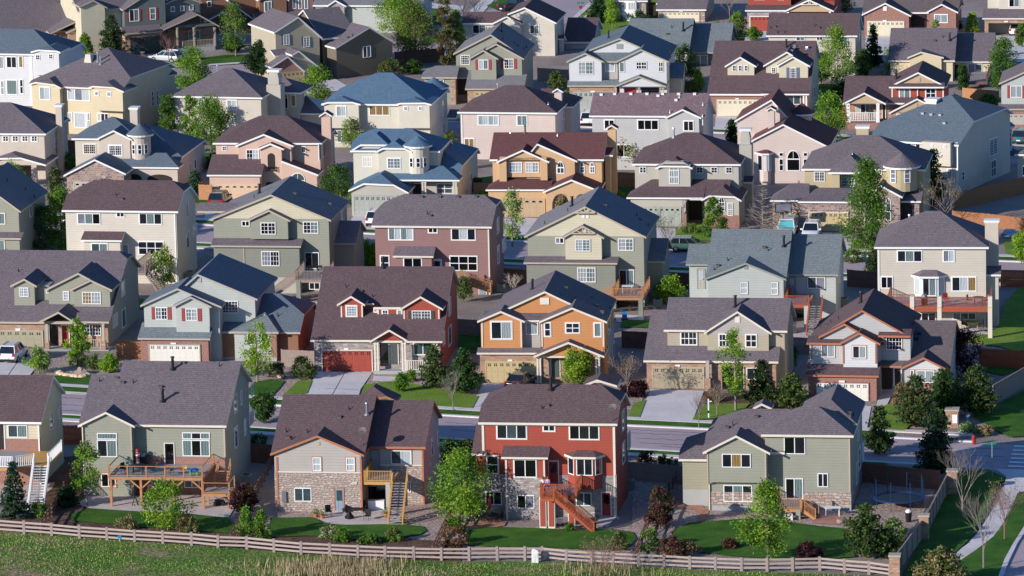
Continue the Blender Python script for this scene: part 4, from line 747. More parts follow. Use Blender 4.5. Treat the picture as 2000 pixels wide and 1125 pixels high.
h.gx(0, 430, 1330, 412, 128, .55, jl='h', jr='h', rb=6.6, depth=None); ue = h.ext[1]; h.pipe(937, 350, .9, .12, 'steel'); h.pipe(708, 225, .8, .1, 'steel'); h.bvent([(823, 205), (870, 205), (917, 205), (965, 205)], 'steel')
h.win(0, 612, 438, 807, 528, 'dtd', tw=.05); h.win(0, 972, 436, 1062, 528, 'pw', tw=.05); h.win(0, 484, 643, 578, 735, 'kd', tw=.05); h.win(0, 1040, 645, 1232, 758, 'dwo', tw=.05)
bay(h, 0, 745, 800, 925, 985, 640, 800, .7, 'offwhite', 590, wins=(655, 795, 'wdtw')); h.shed(.8, 1300, 1425, 628, 555, 1.5, mats='b' if 0 else [('beigeG', None)])
h.chim(2.2, 1300, 1405, 215, 1.0, 'sand', yb=560)
zd = h.F(860, 802, 0)[1]; u0, u1, v0, D = pdeck(h, 740, 1340, 885, zd, 0, mat='cedarR', gap=.13, sides='fr', px=(728, 943, 1340), pmat='cream', pw=.42, th=.45)
for x in (728, 943, 1340): u = h.F(x, 790, v0)[0]; MB().box(u - .21, u + .21, v0 - .1, v0 + .34, zd, zd + 1.1).obj('column', 'cream', D)
h.deck(u0 - 2.6, u0, v0 + 1.5, 0, zd, 'cedarR', sides='fl', gap=.13); h.win(0, 800, 925, 915, 1045, 'kk'); h.win(0, 1048, 925, 1230, 982, 'ggg'); h.corner(0, 468, 425, None, .12)
# ======================================================== fourth row, seen from the street
h = D1 = House('beige stucco house with four square windows and arched porch gable, left edge', 'S2', -200, 880, 10, 'rbrown', 'offwhite', 'sand')
h.gx(2.2, -700, 425, 430, 140, .5, jr='h', jl=0, rb=6.2); ue = h.ext[1]; h.vents([(28, 178)])
for x in (25, 115, 205, 292): h.win(2.2, x, 453, x + 55, 506, 'dd', tw=.08, grid=(2, 2), sash='offwhite')
h.gy(0, -190, 425, 720, 90, 628, 6, mats=[('sand', 725)], clip=1.3, yer=722); h.opening(2.1, -150, 735, 285, 880, 0); h.box(0, 290, 338, 725, None, .5, 'sand', 'porch_post'); h.win(3.2, 90, 735, 290, 850, 'tt')
h.chim(7.5, 515, 570, 180, 1.1, 'sand', yb=None, peak=False); h.wins(ue, 500, 410, 528, 620, 'dd', 2); h.box(5, 480, 545, 400, 720, .6, 'sand') if 0 else None
h = D2 = House('beige stucco house with slate-blue roof, round turret and stone garage gable', 'S2', 630, 1000, 10.5, 'rsteel', 'offwhite', 'sand')
h.gx(4.6, 665, 1290, 480, 275, .5, jl='h', jr='h', rb=4.5, mats='b'); h.gx(4.2, 1150, 1662, 742, 315, .5, jr='h', jl=1, rb=7, rf=7.5, mats=[('sand', 1010)] if 0 else 'b'); ue = h.ext[1]
h.main = (4.2, h.F(900, 480, 4.2)[1], .5, 4); h.gy(3.2, 890, 1225, 485, 1055, 402, 4, mats='b'); h.turret(4.2, 1180, 1425, 455, 335, 700, 'sand')
h.shed(2.2, 1085, 1662, 745, 610, 2.0, mats=[('sand', None)], jr=2); h.gy(-1.5, 590, 1168, 820, 880, 672, 8, mats=[('stoneE', None)], yer=805)
h.gar(-1.5, 690, 885, 1050, 1040, 'putty', 6, arch=True, trim='sand'); h.opening(2.1, 1190, 810, 1318, 1000, .5, 'doorD'); h.opening(2.1, 1370, 812, 1595, 1000, .5, 'doorD'); h.win(4.6, 775, 530, 890, 622, 'dd', grid=(6, 4), tw=.05, sash='cream'); h.win(3.2, 1012, 542, 1132, 636, 'dd', grid=(6, 4), tw=.1)
u, v, r = h.tur
for k, a in enumerate((-115, -80, -45)):
    a = math.radians(a); p = (u + (r + .01) * math.cos(a), v + (r + .01) * math.sin(a)); t_ = (-math.sin(a) * .3, math.cos(a) * .3); zt = h.F(1310, 535, 4.2 - r)[1]; winseg(h, (p[0] - t_[0], p[1] - t_[1]), (p[0] + t_[0], p[1] + t_[1]), zt - 1.15, zt, 'd', 2)
h.chim(9, 1205, 1275, 205, 1.2, 'sand'); h.pipe(1018, 262, .8, .1, 'steel'); h.wins(ue, 1758, 715, 1772, 830, 'd'); h.wins(ue, 1802, 680, 1822, 750, 'd')
h = D3 = House('peach stucco house with maroon roof, arched balcony niche and double garage', 'S3', 200, 950, 8, 'rmar', 'offwhite', 'peach')
h.gx(3.6, 215, 1230, 425, 170, .5, jl='h', jr='h', rb=6); ue = h.ext[1]; h.main = (3.2, h.F(700, 425, 3.2)[1], .5, 6); h.bvent([(585, 268)])
h.gy(2.4, 425, 1010, 455, 670, 342, 'm', mats='b', yer=520) if 0 else h.gy(2.4, 425, 965, 450, 690, 342, 6, mats='b')
h.gy(1.6, 632, 875, 478, 752, 428, 3, mats='b'); h.opening(1.6, 725, 520, 795, 672, .4, 'doorD'); h.rail((h.F(712, 672, 1.4)[0], 1.4, h.F(712, 690, 1.4)[1]), (h.F(812, 672, 1.4)[0], 1.4, h.F(812, 690, 1.4)[1]), .5, 'black', .15, pw=.05)
h.shed(0, 160, 668, 722, 530, 3.2, mats=[('peach', None)], roof='rmar'); h.gar(0, 255, 815, 655, 945, 'garP', 6, arch=True, trim='garP'); h.gy(1.2, 560, 1190, 440, 860, 420, 2, mats=None) if 0 else None
uA, zA = h.F(858, 585, 1.2); uB, zB = h.F(1185, 715, 1.2); h.roof_([[(uA, .9, zA), (uB + .2, .9, zB), (uB + .2, 4.4, zB), (uA, 4.4, zA)]]); MB().add([(uA, 1.2, -.3), (uB, 1.2, -.3), (uB, 1.2, zB - .1), (uA, 1.2, zA - .1), (uA, 4.2, -.3), (uB, 4.2, -.3), (uB, 4.2, zB - .1), (uA, 4.2, zA - .1)], [(0, 1, 2, 3), (5, 4, 7, 6), (1, 5, 6, 2), (4, 0, 3, 7), (3, 2, 6, 7)]).obj('wall', 'peach', h.e)
h.win(1.2, 940, 770, 1078, 860, 'gt', arch=.85); h.win(2.4, 528, 485, 648, 602, 'dw', grid=(4, 3)); h.win(3.6, 303, 453, 346, 497, 'd', grid=(2, 2)); h.win(3.6, 1037, 455, 1082, 515, 'd', grid=(2, 2)); h.wins(ue, 1198, 440, 1222, 580, 'd'); h.wins(ue, 1236, 410, 1262, 550, 'd')
h.chim(6.5, 1225, 1310, 170, 1.0, 'peach', peak=True); h.opening(1.55, 715, 790, 780, 900, 0, 'doorD')
h = D4 = House('ivory house with blue roof, round turret and blank garage gable', 'S4', 100, 1000, 9, 'rblue', 'offwhite', 'linen')
h.gx(4.6, 65, 900, 402, 195, .5, jl=2.2, jr='h', rb=5, mats='b') ; h.gx(4.0, 560, 1082, 670, 245, .5, jr='h', jl=1, rb=7, rf=8, mats='b'); ue = h.ext[1]
h.gy(3.2, 300, 640, 410, 470, 330, 5, mats='b', clip=1.2); h.turret(4.2, 560, 830, 368, 262, 620, 'linen'); h.gy(4.55, 65, 520, 405, 290, 262, 5, mats='b', clip=1.6)
h.shed(2.4, 430, 1082, 672, 540, 2.2, mats=None, jr=2.2); h.opening(3.9, 600, 700, 1040, 830, 0, 'putty') ; h.door(3.85, 650, 710, 728, 830, 'doorD'); h.win(3.85, 870, 705, 1020, 800, 'gg', 2)
for x in (740, 765, 1030, 1050): h.post(2.4, x, 690, 830, .18, 'linen')
h.gy(-.5, 48, 608, 770, 330, 640, 7, mats=[('putty', None)], clip=1.7, yer=790, roof='rblue'); h.gar(-.5, 105, 822, 500, 998, 'garG', 8, trim='garG')
h.win(4.6, 178, 456, 273, 553, 'cw', grid=(4, 2), tw=.05); h.win(3.2, 412, 470, 535, 567, 'pt', grid=(4, 3), tw=.06); u, v, r = h.tur
for a in (-115, -80, -45):
    a = math.radians(a); p = (u + (r + .01) * math.cos(a), v + (r + .01) * math.sin(a)); t_ = (-math.sin(a) * .3, math.cos(a) * .3); zt = h.F(700, 468, 4.2 - r)[1]; winseg(h, (p[0] - t_[0], p[1] - t_[1]), (p[0] + t_[0], p[1] + t_[1]), zt - 1.1, zt, 'd', 2)
h.pipe(398, 190, .7, .1, 'darktrim'); h.wins(ue, 1150, 650, 1160, 760, 'd'); h.wins(ue, 1182, 610, 1196, 680, 'd')
h = D5 = House('honey orange stucco house with dark red roof and twin arched porch', 'S5', 80, 970, 7, 'rredb', 'offwhite', 'honey')
h.gx(3.4, 75, 1140, 435, 182, .52, rb=6); ue = h.ext[1]; m0 = h.main; h.pipe(408, 190, .8, .1, 'darktrim'); h.vents([(270, 190), (710, 215)], 'steel')
h.gy(2.6, 390, 890, 448, 520, 288, 7, mats='b', yer=448) ; h.gy(1.8, 140, 630, 455, 385, 345, 5, mats=None); h.box(1.8, 165, 232, 440, 640, 1.8, 'honey'); h.box(1.8, 548, 612, 440, 630, 1.8, 'honey'); h.box(1.8, 170, 605, 415, 442, .5, 'honey'); h.box(2.3, 232, 548, 440, 600, .5, 'honey')
a = h.F(175, 442, 1.8); b_ = h.F(600, 442, 1.8); c_ = h.F(385, 362, 1.8); MB().add([(a[0], 1.8, a[1]), (b_[0], 1.8, a[1]), (c_[0], 1.8, c_[1]), (a[0], 2.6, a[1]), (b_[0], 2.6, a[1]), (c_[0], 2.6, c_[1])], [(0, 1, 2), (3, 5, 4), (0, 2, 5, 3), (1, 4, 5, 2), (0, 3, 4, 1)]).obj('gable', 'honey', h.e)
h.win(2.3, 255, 460, 380, 557, 'cw', grid=(4, 3)); h.win(2.3, 413, 460, 535, 557, 'wc', grid=(4, 3)); h.win(2.6, 703, 510, 772, 565, 'gg', arch=.7, tw=.05, grid=(2, 1)); h.win(3.4, 917, 500, 962, 560, 'gg', arch=.5, tw=.05, grid=(2, 2)); h.win(3.4, 1010, 500, 1055, 560, 'gg', arch=.5, tw=.05, grid=(2, 2))
h.shed(0, 40, 640, 715, 600, 3, mats=[('honey', None)], jl=1.6); h.gy(-.8, 572, 1105, 735, 838, 622, 6, mats=[('honey', None)], yer=728); h.opening(-.8, 658, 755, 815, 945, 1.3, 'doorD'); h.opening(-.8, 862, 755, 1000, 945, 1.3, 'doorG'); h.gar(0, 205, 805, 585, 970, 'gold', 6, arch=True, trim='honey')
h.chim(7, 1175, 1250, 145, 1.0, 'honey', peak=True, cap=None); h.box(5, 1150, 1195, 400, None, 1.8, 'honey'); h.shed(4.6, 1148, 1222, 395, 322, 1.5)
h = D6 = House('greige stucco house with plum roof, tall chimney and clipped window gable', 'S6', 150, 1010, 8.5, 'rmar', 'offwhite', 'putty')
h.gx(3.4, 160, 1175, 430, 135, .5, jl='h', jr='h', rb=6.5); ue = h.ext[1]; h.pipe(552, 185, 1.0, .12, 'steel'); h.vents([(470, 280), (345, 395)], 'steel'); h.bvent([(520, 268)], 'steel')
h.gy(1.8, 380, 725, 465, 555, 395, 7, mats=None, clip=1.5, yer=465); h.box(1.8, 410, 705, 440, 640, 3, 'putty'); a = h.F(420, 445, 1.8); b_ = h.F(700, 445, 1.8); c_ = h.F(480, 410, 1.8); d_ = h.F(640, 410, 1.8)
MB().add([(a[0], 1.8, a[1]), (b_[0], 1.8, a[1]), (d_[0], 1.8, c_[1]), (c_[0], 1.8, c_[1]), (a[0], 2.8, a[1]), (b_[0], 2.8, a[1]), (d_[0], 2.8, c_[1]), (c_[0], 2.8, c_[1])], [(0, 1, 2, 3), (4, 7, 6, 5), (0, 3, 7, 4), (1, 5, 6, 2), (3, 2, 6, 7)]).obj('gable', 'putty', h.e)
h.win(1.8, 510, 485, 600, 615, 'cc', 2, arch=.55, grid=(4, 1)); h.win(3.4, 234, 455, 297, 515, 'dd', grid=(2, 2)); h.win(3.4, 762, 457, 825, 516, 'd', grid=(2, 2)); h.win(3.4, 897, 457, 960, 516, 'd', grid=(2, 2)); h.win(3.4, 1035, 457, 1097, 517, 'd', grid=(2, 2)); h.wins(ue, 1155, 440, 1165, 580, 'd'); h.wins(ue, 1178, 420, 1192, 560, 'd')
h.shed(0, 112, 830, 742, 572, 3.2, mats=None, jl=2.4, jr=0); h.box(0, 150, 635, 745, None, 3, 'putty'); h.gar(0, 215, 830, 615, 1008, 'garG', 8, arch=True, trim='putty'); h.shed(.0, 700, 1050, 752, 572, 3.2)
h.gy(-.6, 810, 1180, 760, 1000, 660, 6.5, mats=[('putty', 905), ('brick', None)], clip=1.4, yer=768); h.opening(3.2, 690, 772, 815, 950, 0, 'doorD'); h.box(0, 640, 662, 765, 890, .35, 'greige', 'porch_post'); h.box(0, 635, 668, 890, None, .4, 'brick', 'pier'); h.win(-.6, 970, 785, 1028, 870, 'd', 2, arch=.6, grid=(2, 3)); h.win(-.6, 1052, 790, 1102, 912, 'dd', 2, grid=(4, 6))
h.chim(8, 1170, 1260, 118, 1.3, 'putty', taper=.18); h.box(7.6, 1160, 1275, 255, None, 1.8, 'putty', 'chimney'); h.shed(6.5, 1200, 1285, 598, 540, 1, mats='b' if 0 else None)
h = D7 = House('ochre stucco house with turret, stone ground floor and three-car garage', 'S7', 150, 1050, 9, 'rbrown', 'offwhite', 'ochre')
h.gx(4.2, 405, 1560, 478, 160, .5, jl='h', jr='h', rb=7.5); ue = h.ext[1]; h.gy(3.0, 655, 1010, 508, 845, 375, 6, mats=None, clip='h') ; h.box(3.0, 690, 760, 520, 750, 1, 'ochre'); h.turret(4.0, 1165, 1515, 470, 320, 690, 'ochre')
h.box(3.6, 760, 960, 515, 740, .5, 'ochre') if 0 else None
h.win(4.2, 524, 500, 625, 592, 'dd', grid=(6, 3)); h.win(4.1, 777, 520, 905, 642, 'gd', grid=(8, 4)); h.win(4.2, 1040, 488, 1075, 525, 'd', grid=(2, 2)); h.win(4.2, 1115, 492, 1155, 527, 'd', grid=(2, 2)); u, v, r = h.tur
for a in (-118, -65):
    a = math.radians(a); p = (u + (r + .01) * math.cos(a), v + (r + .01) * math.sin(a)); t_ = (-math.sin(a) * .42, math.cos(a) * .42); zt = h.F(1380, 482, 4.0 - r)[1]; winseg(h, (p[0] - t_[0], p[1] - t_[1]), (p[0] + t_[0], p[1] + t_[1]), zt - 1.5, zt, 'p', 3)
h.shed(0, 112, 480, 768, 610, 3.6, mats=[('stoneE', None)], jl=2, jr=.4); h.shed(-.6, 370, 1010, 780, 650, 3.6, mats=[('stoneE', None)], jl=2)
h.gar(0, 195, 870, 402, 1050, 'garT', 4, trim='tan', pr=.1); h.gar(-.6, 480, 880, 835, 1058, 'garT', 8, trim='cream', pr=.1)
h.gy(.8, 1050, 1345, 735, 1135, 622, 6, mats=[('stoneE', None)], yer=735); h.win(.8, 1092, 790, 1166, 950, 'dd', 2, arch=.6); h.win(.8, 1192, 790, 1240, 955, 'g', 2, arch=.5); h.shed(2.2, 1320, 1520, 775, 660, 2, mats=[('stoneE', None)]); h.opening(2.1, 1335, 790, 1435, 975, .5, 'doorD')
h.chim(9.5, 915, 1030, 95, 1.1, 'ochre', yb=None); h.pipe(1060, 175, .3, .08, 'steel'); h.vents([(880, 345), (1020, 250)], 'steel'); h.bvent([(985, 275), (1020, 275)], 'steel')
h = D8 = House('large cream house with blue hip roof and shaded siding wall on the right', 'V2', 610, 1000, 27, 'rsteel', 'offwhite', 'creamS')
h.k('T7'); h.gx(0, 255, 1250, 830, 470, .42, jl='h', jr=7.5, rb=7, rf=9.5, mats='b'); ue = h.ext[1]; h.k('T7'); h.bvent([(857, 518), (950, 530), (1048, 535), (1095, 625)], 'steel'); h.chim(7, 885, 1005, 375, 1.3, 'cream', yb=520); h.chim(1.2, 128, 262, 672, 1.1, 'cream') if 0 else None
h.k('V2'); h.win(-.9, 250, 340, 280, 375, 'd', grid=(2, 2)); h.win(-.9, 415, 350, 448, 392, 'd', grid=(2, 2)); h.box(-.9, 135, 503, 318, 620, .95, 'creamS'); h.win(0, 465, 655, 525, 820, 'c', tw=.05); h.win(0, -60, 290, 118, 430, 'dwd', tw=.05)
h.wins(ue, 1005, 290, 1105, 470, 'gg', 1, grid=(6, 6), tw=.05); h.wins(ue, 1000, 570, 1118, 790, 'gd', 2, tw=.06); h.wins(ue, 650, 700, 682, 800, 'g', 2); h.corner(-.02, 590, 320, 960, .25, 'offwhite')
h.turret(12.5, 1010, 1340, 140, 0, None, 'sand') if 0 else None
# ======================================================== fifth row, seen from behind
h = E0 = House('white house with blue hip roof at the left edge, fifth row', 'S8', 100, 990, 14, 'rsteel', 'offwhite', 'white')
h.gx(.6, -300, 545, 500, 268, .5, jr='h', jl=0, rb=6.5, mats=[('white', None)]); h.gy(0, 285, 560, 482, 440, 440, 4, mats=[('white', 700)], clip=1.2); h.pipe(50, 290, .2, .15, 'steel'); h.win(.6, 58, 525, 155, 632, 'kd', tw=.04); h.win(.6, -40, 525, 35, 640, 'cc', tw=.04); h.win(.6, 172, 520, 215, 630, 'o', tw=.04); h.win(0, 330, 508, 373, 558, 'd', grid=(2, 2)); h.win(0, 452, 502, 492, 548, 'd', grid=(2, 2))
h.win(.6, 5, 750, 40, 880, 'c', 2, tw=.04); h.win(.6, 60, 742, 160, 880, 't', tw=.04); h.win(.6, 182, 738, 217, 872, 'd', 2, tw=.04); h.corner(.6, 285, 500, None, .35, 'offwhite')
h = E1 = House('yellow-beige house with brown hip roof and paired clipped gables, fifth row', 'S8', 300, 1235, 22, 'rbrown', 'cream', 'butter')
h.gx(.6, 260, 1140, 810, 548, .46, jl='h', jr=6.5, rb=7, rf=8, mats='b'); ue = h.ext[1]; h.gy(-.3, 265, 565, 780, 420, 738, 4, mats=[('butter', None)], clip=1.3, yer=815); h.gy(-.6, 820, 1150, 812, 960, 770, 4, mats=[('butter', 1030)], clip=1.4, yer=850)
h.win(-.3, 368, 806, 468, 930, 'cw', tw=.05); h.win(.6, 628, 820, 835, 940, 'wpw', tw=.05); h.win(-.6, 880, 845, 918, 892, 'd', grid=(3, 3), tw=.05); h.win(-.6, 995, 852, 1035, 898, 'd', grid=(3, 3), tw=.05); h.win(.6, 630, 1045, 672, 1130, 'w', tw=.05); h.win(.6, 690, 1045, 798, 1190, 'w', tw=.05); h.win(.6, 803, 1048, 838, 1190, 'wd', 2, tw=.05); h.win(.6, 905, 1050, 1010, 1130, 'wdd', tw=.05)
h.wins(ue, 1405, 850, 1430, 1100, 'd', 3); h.wins(ue, 1448, 840, 1472, 1120, 'd', 3); h.wins(ue, 1485, 830, 1505, 1000, 'd', 2); h.chim(5, 780, 845, 510, 1.0, 'creamS', yb=620, cap=None, taper=.15); h.pipe(910, 575, 1.1, .1, 'steel'); h.pipe(935, 600, .9, .08, 'steel'); h.turret(15, 1400, 1640, 705, 590, None, 'butter')
h = E2 = House('pale beige house with brown hip roof and tall stepped chimney', 'T1', 200, 1240, 14, 'rbrown', 'offwhite', 'beigeG')
h.gx(0, 160, 1010, 900, 628, .5, jl='h', jr='h', rb=7.5, mats='b'); ue = h.ext[1]; h.win(0, 682, 928, 775, 1018, 'cw', tw=.05); h.win(0, 415, 915, 525, 1010, 'wd', tw=.05); h.chim(3.2, 1060, 1160, 665, 1.3, 'putty', taper=.2); h.box(2.9, 1048, 1178, 790, None, 1.9, 'putty', 'chimney'); h.bvent([(840, 828)], 'steel'); h.pipe(595, 680, .9, .09, 'steel'); h.box(.3, 925, 1000, 905, None, .3, 'beigeG') if 0 else None
h.box(6, 1180, 1345, 860, None, 2.5, 'putty'); h.gx(5.6, 1070, 1370, 860, 720, .5, jr='h', rb=3, mats=None); h.win(6, 1205, 905, 1252, 1010, 'k', arch=.45); h.win(6, 1275, 885, 1325, 990, 'o', arch=.45); h.gx(7, 1345, 1575, 1055, 890, .5, jr='h', rb=3.5)
h = E3 = House('cream white house with blue hip roof and twin clipped gables, fifth row', 'T2', 300, 900, 10, 'rblue', 'offwhite', 'ivory')
h.gx(.6, 225, 1250, 492, 198, .5, jl='h', jr='h', rb=6.5, mats=[('linen', None)]); ue = h.ext[1]; h.gy(-.3, 225, 590, 490, 400, 442, 5, mats=[('linen', 715)], clip=1.5); h.gy(-.3, 920, 1250, 492, 1075, 450, 5, mats=[('linen', 715)], clip=1.5)
h.gx(3, 1000, 1410, 480, 270, .5, jr='h', rb=6, mats=None, rf=5.5) if 0 else None
h.win(-.3, 365, 508, 458, 605, 'cw', tw=.05); h.win(.6, 672, 508, 860, 597, 'ooo', tw=.05); h.win(-.3, 993, 515, 1030, 550, 'd', grid=(2, 2), tw=.05); h.win(-.3, 1130, 515, 1165, 550, 'd', grid=(2, 2), tw=.05); h.win(.6, 372, 732, 462, 848, 'pt', tw=.05); h.win(.6, 675, 732, 800, 800, 'cc', tw=.05); h.win(.6, 1055, 740, 1140, 780, 'dd', tw=.05)
h.bvent([(722, 272), (818, 272), (912, 272), (1025, 322)]); h.wins(ue, 1345, 460, 1368, 590, 'g'); h.wins(ue, 1355, 670, 1372, 760, 'g'); h.turret(11, 1130, 1415, 350, 240, None, 'linen'); h.shed(9, 1390, 1480, 620, 540, 2, mats=None, roof='rsteel')
h = E4 = House('pink-beige house with plum hip roof and small gabled chimney', 'T3', 480, 1480, 11, 'rmar', 'offwhite', 'pinkS')
h.gx(0, 442, 1370, 1045, 792, .5, jl='h', jr='h', rb=7); ue = h.ext[1]; h.pipe(948, 1000, .9, .13, 'steel'); h.pipe(820, 855, .9, .07, 'steel'); h.bvent([(900, 845), (1000, 848), (1132, 932)], 'steel'); h.vents([(1160, 1022), (1290, 975)], 'steel'); h.chim(6, 1345, 1412, 850, 1, 'pinkS', peak=True); h.gx(6.5, 1180, 1525, 990, 822, .5, jr='h', rb=3, mats='b')
h.k('S4'); h.win(0, 1255, 72, 1448, 165, 'cwcw', tw=.06); h.win(0, 1617, 72, 1713, 168, 'tt', tw=.06); h.win(0, 1127, 286, 1220, 380, 'oo', tw=.06); h.corner(0, 1105, 60, None, .12); h.k('S5'); h.wins(ue, 755, 0, 770, 60, 'g')
h = E5 = House('light grey house with speckled plum roof and white vents along its ridge', 'S5', 1060, 530, 9.5, 'rplum', 'offwhite', 'greyS')
h.k('T4'); h.gx(0, 335, 1415, 1078, 862, .55, rb=6); ue = h.ext[1]; h.gy(-.6, 1045, 1378, 1092, 1205, 1015, 'm'); h.bvent([(450, 882), (575, 875), (725, 875), (875, 875), (1020, 875), (1170, 876), (1318, 876), (978, 892), (1145, 932)], 'offwhite'); h.vents([(1175, 910), (1395, 980), (1088, 1050)], 'offwhite')
h.k('S5'); h.win(0, 1143, 66, 1238, 158, 'kk', tw=.06); h.win(0, 1453, 66, 1648, 160, 'kkk', tw=.06); h.win(-.6, 1880, 76, 1975, 170, 'kk', tw=.06); h.win(0, 1258, 296, 1395, 412, 'kk', tw=.06); h.win(0, 1580, 295, 1700, 412, 'kk', tw=.06); h.wins(ue, 2055, 20, 2075, 95, 'w')
h = E6 = House('pink house with dark maroon gable roof and large arched rear window', 'T8', 560, 1240, 9, 'rredb', 'offwhite', 'pinkS')
h.gy(0, 535, 1500, 720, 935, 515, 11, yer=795, mats='b', roof='rredb'); h.gy(4.5, 340, 1000, 475, 790, 215, 8, yer=440, mats='b', roof='rredb') ; h.chim(2.5, 748, 825, 340, .9, 'pinkS', peak=True); h.gy(1.5, 430, 755, 830, 530, 700, 4, mats=None) if 0 else None
h.turret(9, 1010, 1320, 400, 250, None, 'pinkS'); h.win(0, 980, 940, 1140, 1085, 'k', arch=1.0, tw=.05); h.win(0, 885, 860, 940, 910, 'k'); h.win(0, 885, 938, 940, 1085, 'k', 2); h.win(0, 1180, 860, 1235, 910, 'k'); h.win(0, 1180, 938, 1235, 1085, 'k', 2); bay(h, 0, 620, 690, 745, 790, 870, None, .7, 'pinkS', 825, wins=(900, 1090, 'ddww')); h.box(1.5, 545, 700, 740, None, 2, 'pinkS')
# ======================================================== sixth row, seen from the street
h = F1 = House('low brown-roofed house with two small porch gables, top left corner', 'S8', 650, 485, -14, 'rbrown', 'tan', 'tanS')
h.gx(2.0, -600, 910, 310, 20, .5, jr=1, rb=6, mats=[('stoneC', None)], rf=8.5); h.gy(-.5, 460, 910, 310, 700, 200, 5, mats=None, yer=280); h.gy(-.8, 620, 915, 300, 765, 235, 4, mats=[('tanS', 305), ('stoneC', None)], yer=278); h.win(-.8, 712, 318, 820, 395, 'k', tw=.05); h.door(1.9, 515, 325, 555, 460, 'doorD'); h.post(-.5, 500, 310, 480, .22, 'tan')
h = F2 = House('slate grey house with maroon shutters, porch flag and cream side gable', 'S8', 1165, 515, -18, 'rbrown', 'tan', 'slate')
h.gx(3, 720, 1500, 75, -120, .5, rb=5, mats=[('ivory', None)], rf=6); h.gy(2.0, 735, 1000, 60, 870, 0, 4, mats=[('ivory', None)], yer=70) ; h.gy(1.5, 1140, 1560, 90, 1390, -70, 7, yer=-10, mats=[('slate', None)], roof='rbrown'); h.gy(2.4, 1490, 1880, 55, 1700, -40, 7, yer=20, mats=[('slate', None)])
h.win(1.5, 1200, 90, 1292, 195, 'dt', tw=.05); h.win(1.5, 1392, 75, 1447, 180, 't', 2, tw=.05); h.shut(1.5, 1178, 95, 1198, 198); h.shut(1.5, 1295, 88, 1315, 190); h.shut(1.5, 1370, 80, 1390, 182); h.shut(1.5, 1450, 72, 1468, 175)
for x, y in ((1587, 62), (1675, 55), (1760, 48)): h.win(2.4, x, y, x + 38, y + 45, 't', tw=.04)
h.shed(0, 1150, 1520, 300, 235, 1.5, mats=[('stoneC', None)]); h.gar(0, 1215, 355, 1485, 510, 'garD', 8, trim='darktrim'); h.gy(-.6, 1520, 2040, 270, 1840, 130, 5, mats=None, yer=240); h.box(-.3, 1650, 2000, 225, 250, .3, 'slate')
for x in (1645, 1803, 1995): h.post(-.6, x, 255, 465, .22, 'tan')
MB().box(h.F(1640, 445, -.8)[0], h.F(2000, 445, -.8)[0], -.9, 2.3, -.3, .55).obj('porch_floor', 'concreteW', h.e); h.skirt('stoneC', 265, 2.35, xl=1560, xr=1990, D=.3); h.win(2.2, 1750, 285, 1860, 360, 'tt'); a = h.F(1700, 440, -.6); h.rail((a[0], -.6, .55), (h.F(1990, 430, -.6)[0], -.6, .55), .9, 'tan', .2)
h = F3 = House('olive-tan house with brick garage gable facing left, sixth row', 'T1', 1130, 800, -24, 'rbrown', 'offwhite', 'tanS')
h.gy(3.4, 1120, 1570, 300, 1345, 155, 9, yer=350, mats='b'); h.gy(3.0, 1120, 1320, 300, 1225, 245, 1.5, mats='b', yer=325) if 0 else None
h.win(3.4, 1205, 322, 1262, 415, 'tg', grid=(4, 3)); h.shut(3.4, 1185, 322, 1200, 415, 'shutterB'); h.shut(3.4, 1266, 325, 1280, 418, 'shutterB'); h.win(3.4, 1393, 345, 1452, 435, 'gg', grid=(4, 4)); h.shut(3.4, 1372, 340, 1388, 428, 'shutterB'); h.shut(3.4, 1455, 348, 1468, 438, 'shutterB')
h.gy(.4, 1285, 1600, 510, 1350, 470, 9, yer=670, mats='b'); h.gy(0, 1090, 1405, 625, 1248, 522, 2, yer=660, mats=[('brick', None)]); h.gar(0, 1160, 685, 1395, 800, 'garT', 6, trim='garT'); h.shed(2.2, 1125, 1340, 510, 450, 1.2)
ue = h.ext[1]; h.gx(4.5, 1560, 2350, 470, 230, .5, jl=0, rb=4, mats=[('taupe', None)], rf=4) if 0 else None
hh = House('taupe house with brown roof standing sideways behind the garage wing', 'T1', 1700, 760, -30, 'rbrown', 'offwhite', 'taupe'); hh.k('T1'); hh.gy(2, 1690, 2250, 445, 2010, 250, 8, mats=[('taupe', None)], yer=392); hh.win(2, 1945, 432, 2020, 530, 'gt'); hh.vents([(1735, 300), (1850, 335), (1690, 355)]); hh.bvent([(1810, 352)])
h.gx(3.9, 1560, 1900, 345, 110, .5, rb=5, mats=[('taupe', None)], rf=6, roof='rbrown')
h = F4 = House('sage house with maroon shutters and dark sloping roof, middle of sixth row', 'T3', 560, 985, 8, 'rslate', 'tan', 'sage')
h.gy(3.4, 405, 1065, 498, 755, 320, 10.5, yer=530, mats='b', roof='rslate'); ue = h.ext[1]; h.gy(2.2, 680, 1062, 470, 805, 405, 4, yer=545, mats='b') ; h.gy(1.4, 545, 822, 545, 685, 465, 4, mats='b'); h.pipe(850, 290, .9, .13); h.vents([(868, 370), (972, 410), (1065, 460), (1088, 445)]); h.bvent([(1005, 425)])
h.win(3.4, 475, 512, 560, 600, 'k', grid=(5, 4), tw=.05); h.win(1.4, 642, 555, 732, 645, 'wt', tw=.05); h.shut(1.4, 611, 553, 638, 648); h.shut(1.4, 735, 553, 762, 648); h.win(2.2, 877, 547, 967, 638, 'dt', tw=.05, grid=(4, 3)); h.shut(2.2, 848, 547, 873, 640); h.shut(2.2, 971, 547, 998, 640)
